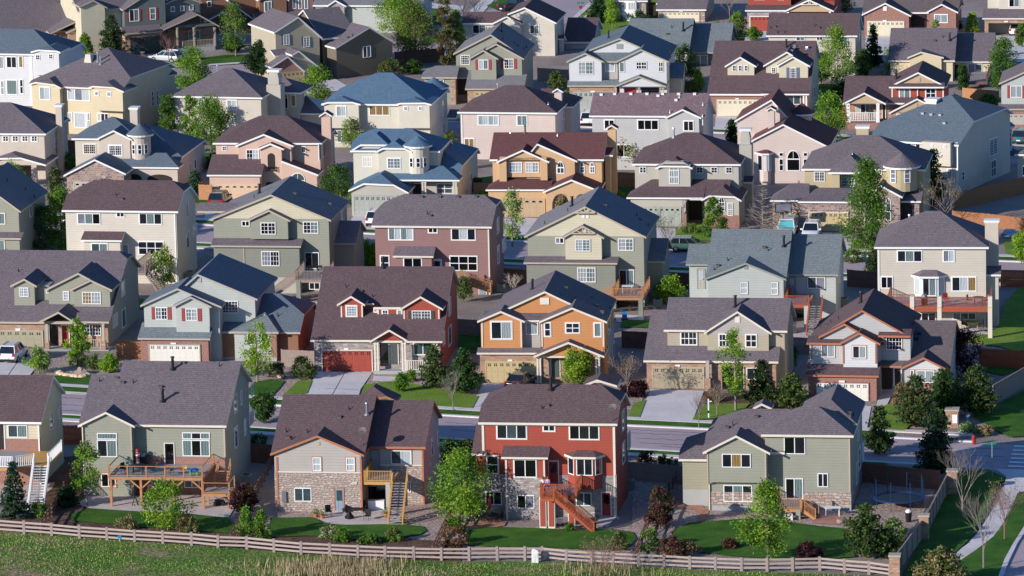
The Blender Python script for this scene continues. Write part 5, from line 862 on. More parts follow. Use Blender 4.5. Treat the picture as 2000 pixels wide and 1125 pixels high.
h.shed(0, 515, 1065, 825, 690, 2.4, mats=[('stoneC', None)]); h.gar(0, 610, 855, 940, 1000, 'garT', 8, trim='tan'); h.gx(1.0, 110, 440, 718, 610, .5, jl=1.5, rb=4, mats=[('sage', None)]); h.shed(2.6, 320, 600, 720, 610, 1.5); h.box(.9, 382, 425, 725, None, .5, 'stoneC', 'pier'); h.opening(2.9, 440, 725, 540, 880, 0, 'doorD'); h.win(1.0, 250, 738, 320, 800, 'wt')
h = F5 = House('white house with grey-blue roof and olive trim, two front gables', 'T4', 160, 1025, 7.5, 'rgrey', 'sagetrim', 'white')
h.gy(2.8, 280, 1075, 485, 620, 355, 11, yer=550, mats=[('white', 680), ('greige', None)], roof='rsteel'); ue = h.ext[1]; h.box(2.8, 590, 650, 408, 455, .1, 'greytrim', 'gable_vent', .06); h.pipe(518, 355, .9, .1); h.vents([(970, 460), (1090, 485)]); h.shed(1.0, 240, 900, 570, 480, 2.0)
h.gy(.4, 125, 470, 570, 300, 492, 3.2, mats='b', roof='rsteel'); h.gy(.3, 585, 1075, 570, 820, 458, 4, mats='b', roof='rsteel'); h.box(1.2, 455, 600, 565, 740, 2, 'greige'); h.win(.4, 235, 575, 375, 690, 'ct', tw=.06, grid=(4, 3)); h.win(1.2, 482, 572, 575, 665, 'w', tw=.04); h.win(.3, 617, 575, 665, 670, 't', tw=.06); h.win(.3, 772, 575, 872, 643, 'dd', 2, tw=.06, grid=(4, 2)); h.win(.3, 980, 575, 1026, 667, 'dk', 2, tw=.06)
h.shed(0, 132, 610, 795, 745, .6, mats=[('stoneC', None)]); h.gar(0, 190, 858, 560, 1022, 'garG', 8, trim='garG'); h.box(0, 352, 390, 845, 856, .1, 'whitep', 'number_plate', .12); h.gy(-1, 570, 1050, 800, 800, 708, 5, mats=[('white', 806)]); h.opening(.26, 660, 818, 770, 900, 0, 'doorR'); h.opening(.26, 820, 818, 985, 900, 0, 'k')
for x in (585, 800, 1000, 1025): h.post(-.8, x, 812, 980, .16, 'sagetrim')
h.gx(4.5, 1060, 1210, 730, 620, .5, rb=2.5, mats=[('greyS', None)], roof='rblue', rf=3); h.wins(ue, 1075, 575, 1085, 630, 'd')
h = F6 = House('ivory house with blue shutters, small dormer and brick garage, sixth row', 'T5', 190, 1085, 9, 'rmar', 'offwhite', 'ivory'); h.k('T5')
h.gx(0, 145, 1100, 875, 378, .56, rb=5, mats=[('ivory', 885), ('brick', None)]); m0 = h.main; ue = h.ext[1]; h.gx(4.0, 60, 700, 620, 438, .56, rb=1, mats=None) if 0 else None
h.gy(2.8, 312, 605, 615, 455, 528); h.gy(3.2, 670, 1100, 610, 890, 480, 8); h.main = m0; h.gy(2.4, 792, 1105, 612, 945, 525, 5); h.win(2.8, 382, 606, 420, 662, 'd', grid=(2, 2)); h.win(2.8, 438, 606, 475, 662, 'd', grid=(2, 2)); h.win(2.8, 493, 606, 530, 662, 'd', grid=(2, 2)); h.win(3.2, 747, 625, 787, 682, 'd', grid=(2, 3)); h.win(2.4, 917, 630, 977, 740, 'd', grid=(4, 5)); h.shut(2.4, 885, 628, 914, 742, 'shutterB'); h.shut(2.4, 980, 628, 1008, 742, 'shutterB')
h.gar(0, 245, 932, 620, 1083, 'garC', 8, trim='garC'); h.box(0, 412, 445, 912, 922, .1, 'whitep', 'number_plate', .12); h.opening(-.04, 690, 885, 880, 1040, 0, 'doorD'); h.win(-.06, 888, 885, 1018, 972, 'gg')
for x in (685, 705, 805, 825, 1045, 1070): h.post(-.8, x, 868, 1085, .18, 'offwhite')
h.shed(-.8, 650, 1095, 872, 850, .8); h.pipe(885, 440, .9, .1); h.bvent([(962, 430), (952, 450), (935, 475)], 'steel'); h.pipe(1080, 455, .2, .15, 'steel')
for q in ((1112, 600, 1125, 690, 'd'), (1115, 820, 1128, 920, 'd'), (1138, 815, 1148, 900, 'd')): h.wins(ue, *q)
h = F7 = House('red and tan house with covered front porch and white railing, sixth row right', 'T6', 270, 1260, 8, 'rmar', 'offwhite', 'red')
h.gx(2.4, 230, 900, 1005, 740, .56, rb=5, mats=[('tanS', 1015), ('stoneC', None)]); h.gy(3.0, 680, 1245, 845, 965, 705, 9, mats=[('gold', 845), ('red', None)]); ue = h.ext[1]; h.pipe(752, 770, 1.1, .1); h.shed(2.4, 680, 1220, 848, 805, .8); h.box(3.0, 950, 985, 760, 798, .1, 'tan', 'gable_vent', .06)
h.win(3.0, 782, 862, 888, 962, 'ct', tw=.08); h.win(3.0, 1040, 862, 1138, 960, 'dd', 2, tw=.08); h.corner(3.0, 712, 860, 1025, .14); h.corner(3.0, 1210, 865, 1060, .14); h.corner(2.9, 960, 862, 945, .12)
h.gy(0, 230, 650, 1010, 440, 905, 5, mats=[('gold', 1012)]); h.gy(1.0, 680, 1240, 1100, 955, 962, 5, mats=[('gold', 1092), ('stoneC', None)]); h.box(1.0, 940, 960, 1010, 1045, .1, 'tan', 'gable_vent', .06); h.gar(1.0, 760, 1118, 1180, 1290, 'garR', 8)
h.k('T7'); h.opening(2.3, 55, 410, 345, 560, 0, 'stoneC'); h.win(2.25, 120, 412, 280, 510, 'wdt'); h.door(2.3, 415, 412, 445, 575, 'doorD')
for x in (28, 45, 355, 372): h.post(-.1, x, 405, 620, .18, 'offwhite')
a = h.F(60, 605, -.1); b_ = h.F(350, 605, -.1); h.rail((a[0], -.1, a[1]), (b_[0], -.1, b_[1]), 1.1, 'offwhite', .2, bw=.08, pw=.14); MB().box(h.F(22, 620, -.2)[0], h.F(380, 620, -.2)[0], -.3, 2.4, -.3, a[1] - .1).obj('porch_floor', 'brick', h.e); h.stairs((h.F(430, 600, -.1)[0], -.1, a[1]), (h.F(440, 650, -1.6)[0], -1.8, 0), 1.4, 'brick', rail=False)
h = F8 = House('pale grey-green house with maroon shutters and brown roof, right edge of sixth row', 'T7', 1730, 700, 8, 'rbrown', 'tan', 'bluegrey')
h.gy(.8, 1690, 2500, 185, 2100, 0, 9, mats=[('bluegrey', None)]); h.shed(0, 1680, 2500, 465, 395, 1.2, mats=[('brick', None)]); h.win(.8, 1820, 210, 1948, 340, 'cc', tw=.05); h.shut(.8, 1785, 205, 1812, 345); h.shut(.8, 1952, 210, 1978, 348); h.gar(0, 1735, 532, 2200, 640, 'putty', 8, trim='putty')
h = F9 = House('blue-roofed turret house beside the parked teal car at the right edge', 'T7', 1780, 1000, 10, 'rblue', 'offwhite', 'sand')
h.turret(1.5, 1545, 1870, 675, 520, 940, 'sand'); h.gx(1.0, 1745, 1975, 1010, 850, .4, rb=4, mats=[('sand', None)], jr='h') ; h.winq = None; h.win(-.6, 1790, 720, 1832, 880, 'd', 3)
h = House('beige wing with white fascia at the right edge below the teal car', 'T7', 1900, 1300, 10, 'rbrown', 'offwhite', 'sand'); h.gx(0, 1865, 2300, 965, 900, .4, rb=3, jl='h'); h.win(0, 1950, 1090, 2000, 1200, 'd', tw=.05)
# ======================================================== seventh and eighth rows, far back
h = G0 = House('brown sided house with stone gable porch at the top edge, left', 'T1', 520, 330, -16, 'rbrown', 'offwhite', 'brownS')
h.gx(3, 420, 1500, -60, -260, .5, rb=5); h.gy(2.2, 480, 760, 190, 640, 110, 6, mats=None) ; h.gy(1, 970, 1260, 0, 1120, -90, 5, yer=0); h.gy(1.4, 1230, 1510, -20, 1370, -110, 5, mats=[('mauve', None)]); h.win(1, 1030, 15, 1098, 105, 'tt', tw=.06)
for x in (1290, 1345, 1400): h.win(1.4, x, -20, x + 35, 80, 't', tw=.04)
h.shed(0, 960, 1280, 205, 110, 2, mats=[('brownS', None)]); h.shed(.2, 1230, 1560, 145, 70, 2, mats=[('brownS', None)]); h.win(3, 498, 12, 537, 60, 'd', tw=.05)
uA, zA = h.F(690, 0, 1.6); uB, zB = h.F(1000, 225, 1.6); h.roof_([[(uA, 1.4, zA), (uB, 1.4, zB), (uB, 4.5, zB), (uA, 4.5, zA)]])
h = G00 = House('grey house with dark slate roof and stone gable at the top edge', 'T1', 1640, 320, 10, 'rslate', 'offwhite', 'bluegrey'); h.gx(1.5, 1480, 2500, 50, -120, .5, rb=5); h.gy(.6, 1610, 1790, 55, 1690, 0, 4, mats=[('stoneB', None)], roof='rslate')
h = G1 = House('cream house with maroon roof and rear gable, near the street corner', 'T3', 510, 520, 9, 'rmar', 'offwhite', 'creamS')
h.gx(0, 482, 1000, 215, 108, .5, rb=5); h.gy(-.6, 765, 1050, 218, 900, 150, 5); h.gy(.2, 910, 1365, 130, 1068, 68, 9, yer=212, mats=[('creamS', 405), ('creamS', None)]); ue = h.ext[1]; h.win(0, 585, 232, 710, 312, 'dt', tw=.05); h.win(.2, 1118, 234, 1203, 315, 'dt', tw=.05); h.win(.9, 1195, 420, 1250, 500, 'gt'); h.wins(ue, 1408, 185, 1420, 250, 'd'); h.gx(6, 1425, 1715, 390, 235, .5, rb=4, rf=5, mats=[('greyS', None)]); h.gx(3, 1365, 1435, 360, 325, .5, rb=2, mats='b')
h = G2 = House('grey-roofed house seen from behind beside the tall firs, seventh row', 'T4', 700, 640, 9, 'rgrey', 'greytrim', 'greige')
h.gx(.3, 660, 1265, 480, 170, .56, rb=4.5); h.gx(3, 1235, 1640, 485, 210, .56, rb=4.2, mats=[('slate', None)]); h.pipe(1212, 285, 1.0, .12); h.vents([(1103, 255)]); h.bvent([(1062, 320)]); h.win(3, 1300, 510, 1440, 615, 'pt', tw=.05)
h = G3 = House('cream house with maroon roof behind the tall aspen, seventh row', 'T5', 720, 740, 9, 'rmar', 'offwhite', 'creamS')
h.gx(.4, 695, 1545, 330, 120, .56, rb=5); ue = h.ext[1]; h.vents([(735, 265), (800, 305), (865, 305), (1145, 245)]); h.bvent([(1185, 262), (778, 250)]); h.win(.4, 975, 345, 1055, 380, 'gt'); h.win(.4, 1165, 338, 1223, 375, 'kk'); h.win(.4, 1375, 345, 1455, 425, 'gt', tw=.05); h.win(.4, 1210, 560, 1300, 650, 'kk'); h.wins(ue, 1560, 310, 1570, 380, 'd')
h = G4 = House('yellow house with grey-brown roof and small dark deck, seventh row right', 'T6', 870, 800, 8, 'rbrown', 'cream', 'yellow')
h.gx(.55, 670, 1325, 590, 272, .56, rb=4.5, oh=.3); h.gy(0, 860, 1215, 560, 995, 505, 'm'); h.gx(3.2, 1310, 1700, 600, 318, .56, rb=4.2); h.win(3.2, 1452, 622, 1592, 715, 'pg', tw=.05); h.door(3.2, 1322, 630, 1362, 770, 'doorD'); h.pipe(1275, 395, .9, .11); h.vents([(1207, 365)]); h.dish(1675, 575, .9); h.bvent([(1125, 400)])
zd = h.F(1500, 770, 3.2)[1]; u0, u1, v0, D = pdeck(h, 1455, 1640, 805, max(zd, .8), 3.2, mat='darkwood', sides='fr', gap=.2)
h = H2 = House('tan house with stone garage front at the top edge, eighth row', 'T4', 985, 205, 9, 'rbrown', 'offwhite', 'tanS')
h.gx(2, 960, 1440, 30, -200, .5, rb=5, mats='b'); h.shed(0, 958, 1425, 88, -20, 2.2, mats=[('stoneD', None)]); h.gar(0, 1030, 118, 1358, 203, 'garC', 8, trim='tan'); h.box(0, 1175, 1210, 98, 108, .1, 'whitep', 'number_plate', .12); h.gx(1, 545, 880, 5, -120, .5, rb=4, mats=[('stoneD', None)]); bay(h, 1, 640, 690, 765, 815, 10, None, .6, 'offwhite', None, wins=(20, 92, 'twwt')); h.opening(1.9, 890, 20, 955, 140, 0, 'doorD')
h = H3 = House('red house with red garage door and truss gable at the top edge', 'T5', 530, 293, 9, 'rmar', 'offwhite', 'red')
h.gx(3, 540, 1350, -20, -250, .5, rb=5, mats='b'); h.box(1.2, 525, 925, -60, 60, 2.5, 'red'); h.win(1.2, 585, -40, 685, 0, 'gt'); h.win(1.2, 805, -40, 865, 0, 'gt'); h.shed(0, 500, 930, 95, 45, 1.2, mats=[('stoneB', None)]); h.gar(0, 550, 155, 835, 293, 'garR', 8); h.gy(-.5, 868, 1325, 100, 1095, -5, 5, mats=[('gold', 110)])
a = h.F(1015, 40, -.5); b_ = h.F(1180, 40, -.5); c_ = h.F(1095, 8, -.5); MB().bar((a[0], -.85, a[1]), (b_[0], -.85, b_[1]), .1, .12).bar((c_[0], -.85, c_[1]), (c_[0], -.85, a[1]), .1, .1).obj('gable_truss', 'cream', h.e)
for x in (900, 1290): h.post(-.5, x, 108, None, .2)
h = H4 = House('brick-fronted house with twin gables and cream garage door, top right', 'T6', 430, 355, 9, 'rdark', 'offwhite', 'mauve')
h.gx(2, 420, 1360, 120, -90, .5, rb=5, mats='b'); h.gy(0, 415, 895, 140, 645, 28, 7, mats=[('brick', None)], yer=152); h.gar(0, 475, 212, 825, 355, 'garC', 8, trim='cream'); h.box(0, 622, 660, 196, 210, .1, 'whitep', 'number_plate', .12); h.box(0, 625, 660, 62, 105, .1, 'offwhite', 'gable_vent', .06); h.gy(.6, 1045, 1355, 118, 1195, 38, 6, mats=[('brick', None)]); h.win(.6, 1125, 140, 1255, 222, 'cc', tw=.05); h.opening(1.9, 900, 130, 1040, 260, 0, 'doorD')
h = H5 = House('beige house with an open garage and a white car inside, top right corner', 'T6', 1620, 355, 9, 'rbrown', 'cream', 'creamS')
h.gx(3, 1620, 2500, -30, -200, .5, rb=5, mats='b'); h.box(1.5, 1755, 2300, -50, 90, 2, 'creamS'); h.win(1.5, 1852, -10, 1955, 68, 'kt', tw=.05); h.shed(0, 1592, 2500, 178, 82, 2.0)
u0 = h.F(1615, 190, 0)[0]; u1 = h.F(2450, 190, 0)[0]; ua = h.F(1652, 225, 0)[0]; ub = h.F(2080, 225, 0)[0]; z1 = h.F(1620, 185, 0)[1]; z2 = h.F(1652, 225, 0)[1]
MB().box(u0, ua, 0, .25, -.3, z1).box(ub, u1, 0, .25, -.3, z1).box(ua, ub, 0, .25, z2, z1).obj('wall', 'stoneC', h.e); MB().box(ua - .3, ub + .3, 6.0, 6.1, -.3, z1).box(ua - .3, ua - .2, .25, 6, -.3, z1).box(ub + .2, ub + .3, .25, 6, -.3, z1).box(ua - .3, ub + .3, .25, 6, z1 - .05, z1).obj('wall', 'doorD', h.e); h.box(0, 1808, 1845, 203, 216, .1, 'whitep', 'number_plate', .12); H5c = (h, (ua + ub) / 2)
# ======================================================== ground, streets, lawns
def groundmat(name, stops, scale, fine, fc, f=.6, bd=.1):
    m, t, b = nmat(name); co = ocoord(t); c = ramp(t, noise(t, scale, co, 5, .65), stops); c = mixc(t, mth(t, 'MULTIPLY', ramp(t, noise(t, fine, co, 3, .7), [(.45, (0, 0, 0)), (.6, (1, 1, 1))]), f), c, fc)
    t.links.new(c, b.inputs['Base Color']); b.inputs['Roughness'].default_value = .95; b.inputs['Specular IOR Level'].default_value = .1; bump(t, b, noise(t, fine, co, 4, .7), bd, .8)
groundmat('lawn', [(.3, (.025, .09, .012)), (.5, (.055, .15, .02)), (.68, (.10, .19, .03)), (.8, (.16, .19, .05))], .35, 7, (.04, .09, .015), .6)
groundmat('lawnY', [(.3, (.12, .22, .03)), (.5, (.18, .29, .04)), (.7, (.23, .32, .06))], .4, 7, (.07, .12, .02), .5)
groundmat('gravel', [(.3, (.40, .31, .28)), (.5, (.50, .39, .35)), (.7, (.58, .47, .43))], .5, 4.5, (.20, .14, .12), .8, .2)
groundmat('mulch', [(.3, (.10, .06, .045)), (.5, (.16, .10, .075)), (.7, (.22, .15, .11))], .5, 5, (.06, .035, .03), .7, .15)
groundmat('field', [(.32, (.08, .17, .03)), (.46, (.14, .25, .045)), (.56, (.22, .27, .08)), (.66, (.42, .31, .21))], .18, 3.5, (.04, .06, .018), .8, .3)
groundmat('asphalt', [(.3, (.36, .295, .32)), (.5, (.42, .345, .375)), (.7, (.48, .40, .43))], .15, 9, (.27, .23, .25), .4, .02)
groundmat('concrete', [(.3, (.55, .52, .53)), (.5, (.64, .60, .61)), (.7, (.70, .67, .67))], .3, 3, (.52, .49, .50), .4, .02)
groundmat('patio', [(.3, (.50, .44, .43)), (.5, (.58, .51, .50)), (.7, (.64, .58, .56))], .5, 4, (.36, .29, .26), .4, .03)
groundmat('pavers', [(.3, (.38, .18, .13)), (.5, (.46, .24, .17)), (.7, (.50, .30, .22))], .8, 5, (.28, .13, .10), .5, .03)
groundmat('tar', [(.3, (.03, .03, .035)), (.6, (.05, .05, .055)), (.8, (.07, .07, .07))], 1, 5, (.04, .04, .04), .3, .01)
plain('paint', (.75, .75, .74), .6, .1)
def strip(name, line, dy0, dy1, z, mat, thick=None):
    return sheet(name, [(x, y + dy0) for x, y in line] + [(x, y + dy1) for x, y in line[::-1]], z, mat, thick=thick)
K1 = [(-120, 754), (147, 770), (557, 795), (1000, 821), (1241, 834), (1745, 857), (1900, 865), (2300, 884)]; K1b = [(-120, 797), (147, 811), (557, 839), (1000, 865), (1300, 881), (1732, 904), (1900, 913)]
sheet('road', K1 + [(2300, 960), (1990, 945), (1960, 935), (1925, 918)] + K1b[::-1], .02, 'asphalt')
strip('kerb', K1[:-1], -2.2, 0, .14, 'concrete', .14); strip('tree_lawn', K1[:-2], -12, -2.2, .1, 'lawn'); strip('pavement', K1[:-1], -17, -12, .13, 'concrete', .1)
strip('kerb', K1b, 0, 2.2, .14, 'concrete', .14); strip('tree_lawn', K1b[:-1], 2.2, 9, .1, 'lawn'); strip('pavement', K1b[:-1], 9, 14, .13, 'concrete', .1)
K2 = [(-100, 425), (400, 441), (715, 458), (1005, 473), (1310, 488), (1680, 502), (2100, 517)]
strip('road', K2, 0, 34, .02, 'asphalt'); strip('kerb', K2, -1.8, 0, .14, 'concrete', .14); strip('tree_lawn', K2, -9, -1.8, .1, 'lawn'); strip('pavement', K2, -13, -9, .13, 'concrete', .1)
strip('kerb', [(x, y + 34) for x, y in K2], 0, 1.8, .14, 'concrete', .14); strip('tree_lawn', [(x, y + 34) for x, y in K2], 1.8, 8, .1, 'lawn'); strip('pavement', [(x, y + 34) for x, y in K2], 8, 12, .13, 'concrete', .1)
K3 = [(840, 238), (1150, 250), (1420, 262), (1700, 278), (2100, 300)]
strip('road', K3, 0, 27, .02, 'asphalt'); strip('kerb', K3, -1.5, 0, .14, 'concrete', .14); strip('pavement', K3, -11, -7, .13, 'concrete', .1); strip('tree_lawn', K3, -7, -1.5, .1, 'lawn')
sheet('road', [(120, 150), (260, 140), (348, 131), (430, 129), (520, 124), (640, 116), (760, 100), (860, 86), (900, 80), (900, 100), (820, 108), (700, 125), (560, 140), (430, 150), (340, 165), (200, 190)], .02, 'asphalt')
sheet('pavement', [(240, 133), (300, 132), (403, 127), (493, 121), (600, 114), (600, 117), (493, 124), (403, 130), (300, 135)], .1, 'concrete')
sheet('lawn', [(237, 119), (275, 111), (310, 116), (300, 130), (265, 135)], .06, 'lawn'); sheet('lawn', [(392, 114), (440, 108), (495, 107), (520, 118), (493, 121), (403, 127)], .06, 'lawn'); sheet('lawn', [(124, 120), (160, 118), (165, 128), (138, 128)], .06, 'lawn')
sheet('driveway', [(255, 108), (315, 106), (352, 122), (350, 133), (300, 130)], .05, 'concrete')
sheet('road', [(1065, -12), (1175, -12), (1108, 45), (1060, 70), (900, 60), (860, 68), (800, 60), (800, 44), (870, 50), (985, 10)], .02, 'asphalt'); sheet('pavement', [(1170, -12), (1182, -12), (1115, 48), (1108, 45)], .1, 'concrete'); sheet('lawn', [(1182, -12), (1290, -12), (1290, 45), (1225, 50), (1200, 80), (1110, 72), (1115, 48)], .06, 'lawnY'); sheet('pavement', [(1145, 30), (1152, 32), (1130, 50), (1122, 50)], .09, 'concrete')
sheet('lawn', [(820, 16), (862, 18), (862, 52), (815, 42)], .06, 'lawn'); sheet('lawn', [(820, 78), (864, 70), (866, 76), (826, 90)], .06, 'lawn'); sheet('pavement', [(830, 6), (905, 12), (905, 20), (830, 16)], .05, 'concrete'); sheet('lawn', [(950, 12), (985, -5), (1000, 5), (970, 20)], .06, 'lawn'); sheet('driveway', [(900, 40), (950, -10), (975, -10), (930, 40)], .05, 'concrete')
# lawns of the yards between the rows
for p in ([(200, 380), (640, 420), (640, 400), (520, 385), (400, 360), (120, 350)], [(915, 350), (960, 345), (960, 390), (935, 392)], [(1205, 365), (1245, 365), (1245, 400), (1180, 400)], [(570, 610), (620, 612), (618, 650), (575, 650)], [(895, 650), (940, 655), (940, 690), (895, 690)], [(1215, 625), (1275, 628), (1270, 642), (1212, 640)], [(1523, 694), (1556, 690), (1556, 715), (1523, 722)], [(1925, 708), (1985, 705), (1990, 722), (1960, 735), (1925, 728)], [(340, 300), (420, 300), (420, 320), (330, 320)], [(130, 300), (160, 300), (155, 330), (125, 330)], [(1600, 165), (1730, 165), (1760, 200), (1600, 190)], [(1870, 190), (1950, 195), (1950, 230), (1900, 228)], [(1590, 285), (1650, 290), (1650, 310), (1600, 300)], [(1130, 170), (1160, 168), (1170, 190), (1120, 192)], [(230, 585), (280, 585), (280, 605), (235, 605)]): sheet('lawn', p, .06, 'lawn')
sheet('lawn', [(2000, 555), (2060, 560), (2060, 720), (1990, 690), (1950, 678), (1860, 668), (1885, 655), (1930, 655), (1950, 640), (1965, 590)], .06, 'lawnY'); sheet('lawn', [(1960, 470), (1990, 480), (2010, 500), (1965, 498)], .06, 'lawnY'); sheet('lawn', [(890, 218), (940, 226), (935, 242), (890, 236)], .06, 'lawnY')
sheet('lawn', [(1320, 448), (1350, 440), (1420, 445), (1420, 474), (1318, 470)], .06, 'lawnY'); sheet('lawn', [(1665, 470), (1712, 480), (1710, 492), (1660, 490)], .07, 'lawnY')
for p in ([(410, 386), (512, 390), (490, 430), (470, 446), (395, 440)], [(692, 419), (790, 424), (775, 450), (762, 461), (672, 455)], [(985, 424), (1068, 428), (1052, 476), (985, 471)], [(1245, 444), (1332, 448), (1318, 489), (1235, 485)], [(1512, 452), (1662, 456), (1690, 480), (1700, 504), (1540, 497)], [(1120, 214), (1200, 216), (1195, 252), (1120, 248)], [(1398, 228), (1480, 230), (1475, 265), (1395, 261)], [(1290, 44), (1370, 45), (1375, 70), (1290, 70)], [(1460, 61), (1530, 62), (1530, 90), (1450, 88)], [(1690, 71), (1768, 73), (1760, 110), (1690, 108)], [(1925, 70), (2030, 72), (2030, 125), (1985, 122), (1960, 100)], [(592, 166), (655, 155), (690, 175), (600, 185)], [(2000, 262), (1960, 262), (1975, 300), (2010, 300)]): sheet('driveway', p, .045, 'concrete')
# front yards of the second row
for p in ([(-40, 690), (85, 700), (60, 732), (48, 762), (-60, 757)], [(622, 727), (727, 729), (704, 762), (692, 803), (575, 795)], [(945, 750), (1050, 752), (1018, 822), (905, 815)], [(1271, 761), (1375, 765), (1347, 838), (1240, 833)], [(1596, 788), (1702, 795), (1690, 855), (1545, 846)]): sheet('driveway', p, .045, 'concrete')
for p in ([(622, 727)] * 0,): pass
sheet('front_bed', [(100, 700), (300, 700), (300, 745), (235, 757), (90, 735)], .03, 'gravel'); sheet('front_bed', [(470, 720), (625, 725), (600, 750), (545, 780), (470, 775)], .03, 'gravel'); sheet('front_bed', [(727, 728), (945, 745), (945, 790), (700, 780)], .03, 'gravel'); sheet('front_bed', [(1050, 752), (1272, 760), (1240, 800), (1040, 800)], .03, 'gravel'); sheet('front_bed', [(1375, 765), (1600, 780), (1590, 830), (1350, 815)], .03, 'mulch'); sheet('front_bed', [(1700, 790), (1960, 800), (1950, 840), (1700, 835)], .03, 'gravel')
for p in ([(62, 765), (70, 745), (105, 736), (150, 733), (200, 740), (240, 757), (225, 776), (60, 765)], [(497, 748), (530, 743), (556, 746), (545, 760), (528, 778), (475, 774)], [(583, 746), (610, 745), (600, 770), (547, 779)], [(712, 753), (770, 746), (840, 757), (900, 768), (935, 776), (922, 800), (700, 788)], [(1237, 790), (1262, 783), (1248, 820), (1228, 816)], [(1372, 792), (1465, 790), (1450, 805), (1420, 818), (1352, 822)], [(1708, 800), (1757, 785), (1795, 800), (1780, 830), (1767, 843), (1705, 840)], [(470, 802), (560, 804), (540, 815), (470, 812)] * 0 or [(1941, 795), (2060, 735), (2060, 852), (1972, 856), (1940, 840), (1900, 815)]): sheet('lawn', p, .06, 'lawnY' if p[0][0] > 560 and p[0][0] < 1900 else 'lawn')
sheet('walkway', [(1720, 760), (1748, 760), (1730, 797), (1710, 800)], .08, 'concrete'); sheet('walkway', [(727, 745), (812, 747), (808, 738), (730, 735)], .05, 'concrete')
# back gardens of the front row
sheet('garden_gravel', [(845, 1020), (925, 985), (925, 1030), (1235, 1030), (1235, 930), (1330, 940), (1330, 1010), (1230, 1080), (900, 1075), (855, 1065)], .03, 'gravel'); sheet('garden_gravel', [(780, 980), (880, 900), (930, 900), (925, 1010), (860, 1060), (790, 1050)], .035, 'gravel'); sheet('garden_gravel', [(535, 995), (650, 1000), (620, 1018), (545, 1012)], .03, 'gravel'); sheet('garden_gravel', [(1690, 925), (1840, 930), (1800, 1010), (1740, 1090), (1650, 1060), (1665, 1000)], .03, 'gravel'); sheet('garden_gravel', [(1330, 990), (1700, 1000), (1650, 1045), (1300, 1045)], .032, 'gravel'); sheet('garden_soil', [(80, 900), (220, 880), (230, 1000), (130, 1050), (80, 1020)], .03, 'mulch'); sheet('garden_soil', [(-60, 1000), (900, 1060), (900, 1100), (-60, 1045)], .03, 'mulch')
for cr, p in (('R5', [(560, 650), (700, 605), (1000, 625), (1500, 650), (1780, 680), (1850, 760), (1800, 800), (1300, 765), (900, 735), (560, 700)]), ('R6', [(310, 680), (640, 675), (720, 720), (900, 735), (1300, 728), (1500, 745), (1530, 780), (1480, 810), (1330, 835), (1000, 850), (600, 820), (320, 830)]), ('R7', [(245, 780), (400, 750), (800, 760), (1100, 775), (1400, 770), (1540, 790), (1570, 840), (1530, 900), (1300, 930), (1100, 925), (700, 905), (400, 905), (240, 890)]), ('Z', [(1310, 1042), (1345, 1024), (1450, 1016), (1540, 1022), (1600, 1030), (1660, 1036), (1670, 1090), (1560, 1098), (1420, 1088), (1330, 1075)])): sheet('lawn', p, .06, 'lawn', crop=cr)
for cr, p in (('R5', [(600, 565), (700, 500), (1750, 500), (1830, 600), (1785, 672), (1500, 652), (1100, 632), (720, 606)]), ('R6', [(700, 690), (760, 715), (900, 733), (1200, 733), (1330, 700), (1345, 640), (1200, 600), (700, 610)]), ('R5', [(-100, 400), (430, 400), (410, 440), (330, 510), (200, 560), (-100, 560)]), ('R7', [(1260, 730), (1350, 745), (1420, 660), (1290, 650)])): sheet('patio', p, .05, 'patio', crop=cr)
sheet('patio', [(1835, 1010), (1962, 1018), (1955, 1035), (1940, 1050), (1830, 1044)], .06, 'patio') if 0 else None
sheet('brick_path', [(1340, 985), (1370, 988), (1385, 1000), (1378, 1018), (1362, 1020), (1366, 1005), (1355, 997), (1310, 990), (1315, 930), (1325, 930), (1326, 980)], .07, 'pavers'); sheet('brick_path', [(905, 1030), (950, 1012), (990, 1020), (985, 1028), (930, 1038)], .07, 'pavers'); sheet('patio', [(1590, 1008), (1650, 1010), (1640, 1026), (1590, 1024)], .07, 'pavers')
sheet('patio', [(1780, 650), (1900, 640), (1940, 655), (1900, 668), (1800, 665)], .05, 'concrete'); sheet('patio', [(540, 590), (660, 590), (650, 612), (545, 608)], .05, 'concrete'); sheet('patio', [(1200, 615), (1260, 618), (1255, 632), (1205, 630)], .05, 'concrete'); sheet('patio', [(1515, 640), (1625, 645), (1600, 665), (1515, 660)], .05, 'patio')
sheet('wild_field', [(-200, 1030), (0, 1036), (230, 1056), (480, 1074), (700, 1092), (870, 1098), (1100, 1098), (1350, 1114), (1735, 1126), (1760, 1300), (-200, 1300)], .05, 'field')
# corner park at the right
sheet('lawn', [(1870, 925), (1900, 920), (1930, 920), (1965, 935), (1945, 960), (1925, 1010), (1905, 1045), (1860, 1088), (1840, 1130), (1750, 1300), (1745, 1200), (1765, 1120), (1800, 1055), (1855, 955)], .06, 'lawn'); sheet('path', [(1925, 916), (1945, 919), (1965, 932), (1962, 949), (1948, 984), (1925, 1019), (1910, 1041), (1890, 1064), (1855, 1089), (1875, 1098), (1910, 1074), (1940, 1051), (1960, 1024), (1975, 994), (1988, 964), (2060, 950), (2060, 925)], .09, 'concrete')
sheet('lawn', [(1875, 1098), (1910, 1074), (1940, 1051), (1960, 1024), (1975, 994), (1988, 966), (2060, 960), (2000, 1030), (1980, 1060), (1965, 1090), (1950, 1125), (1940, 1200), (1800, 1200)], .06, 'lawn'); sheet('kerb', [(2060, 960), (2000, 1031), (1980, 1062), (1962, 1095), (1950, 1128), (1958, 1130), (1972, 1095), (1988, 1062), (2006, 1036), (2070, 975)], .14, 'concrete', thick=.14); sheet('road', [(2100, 950), (2006, 1036), (1988, 1062), (1972, 1095), (1955, 1140), (1950, 1300), (2200, 1300)], .02, 'asphalt')
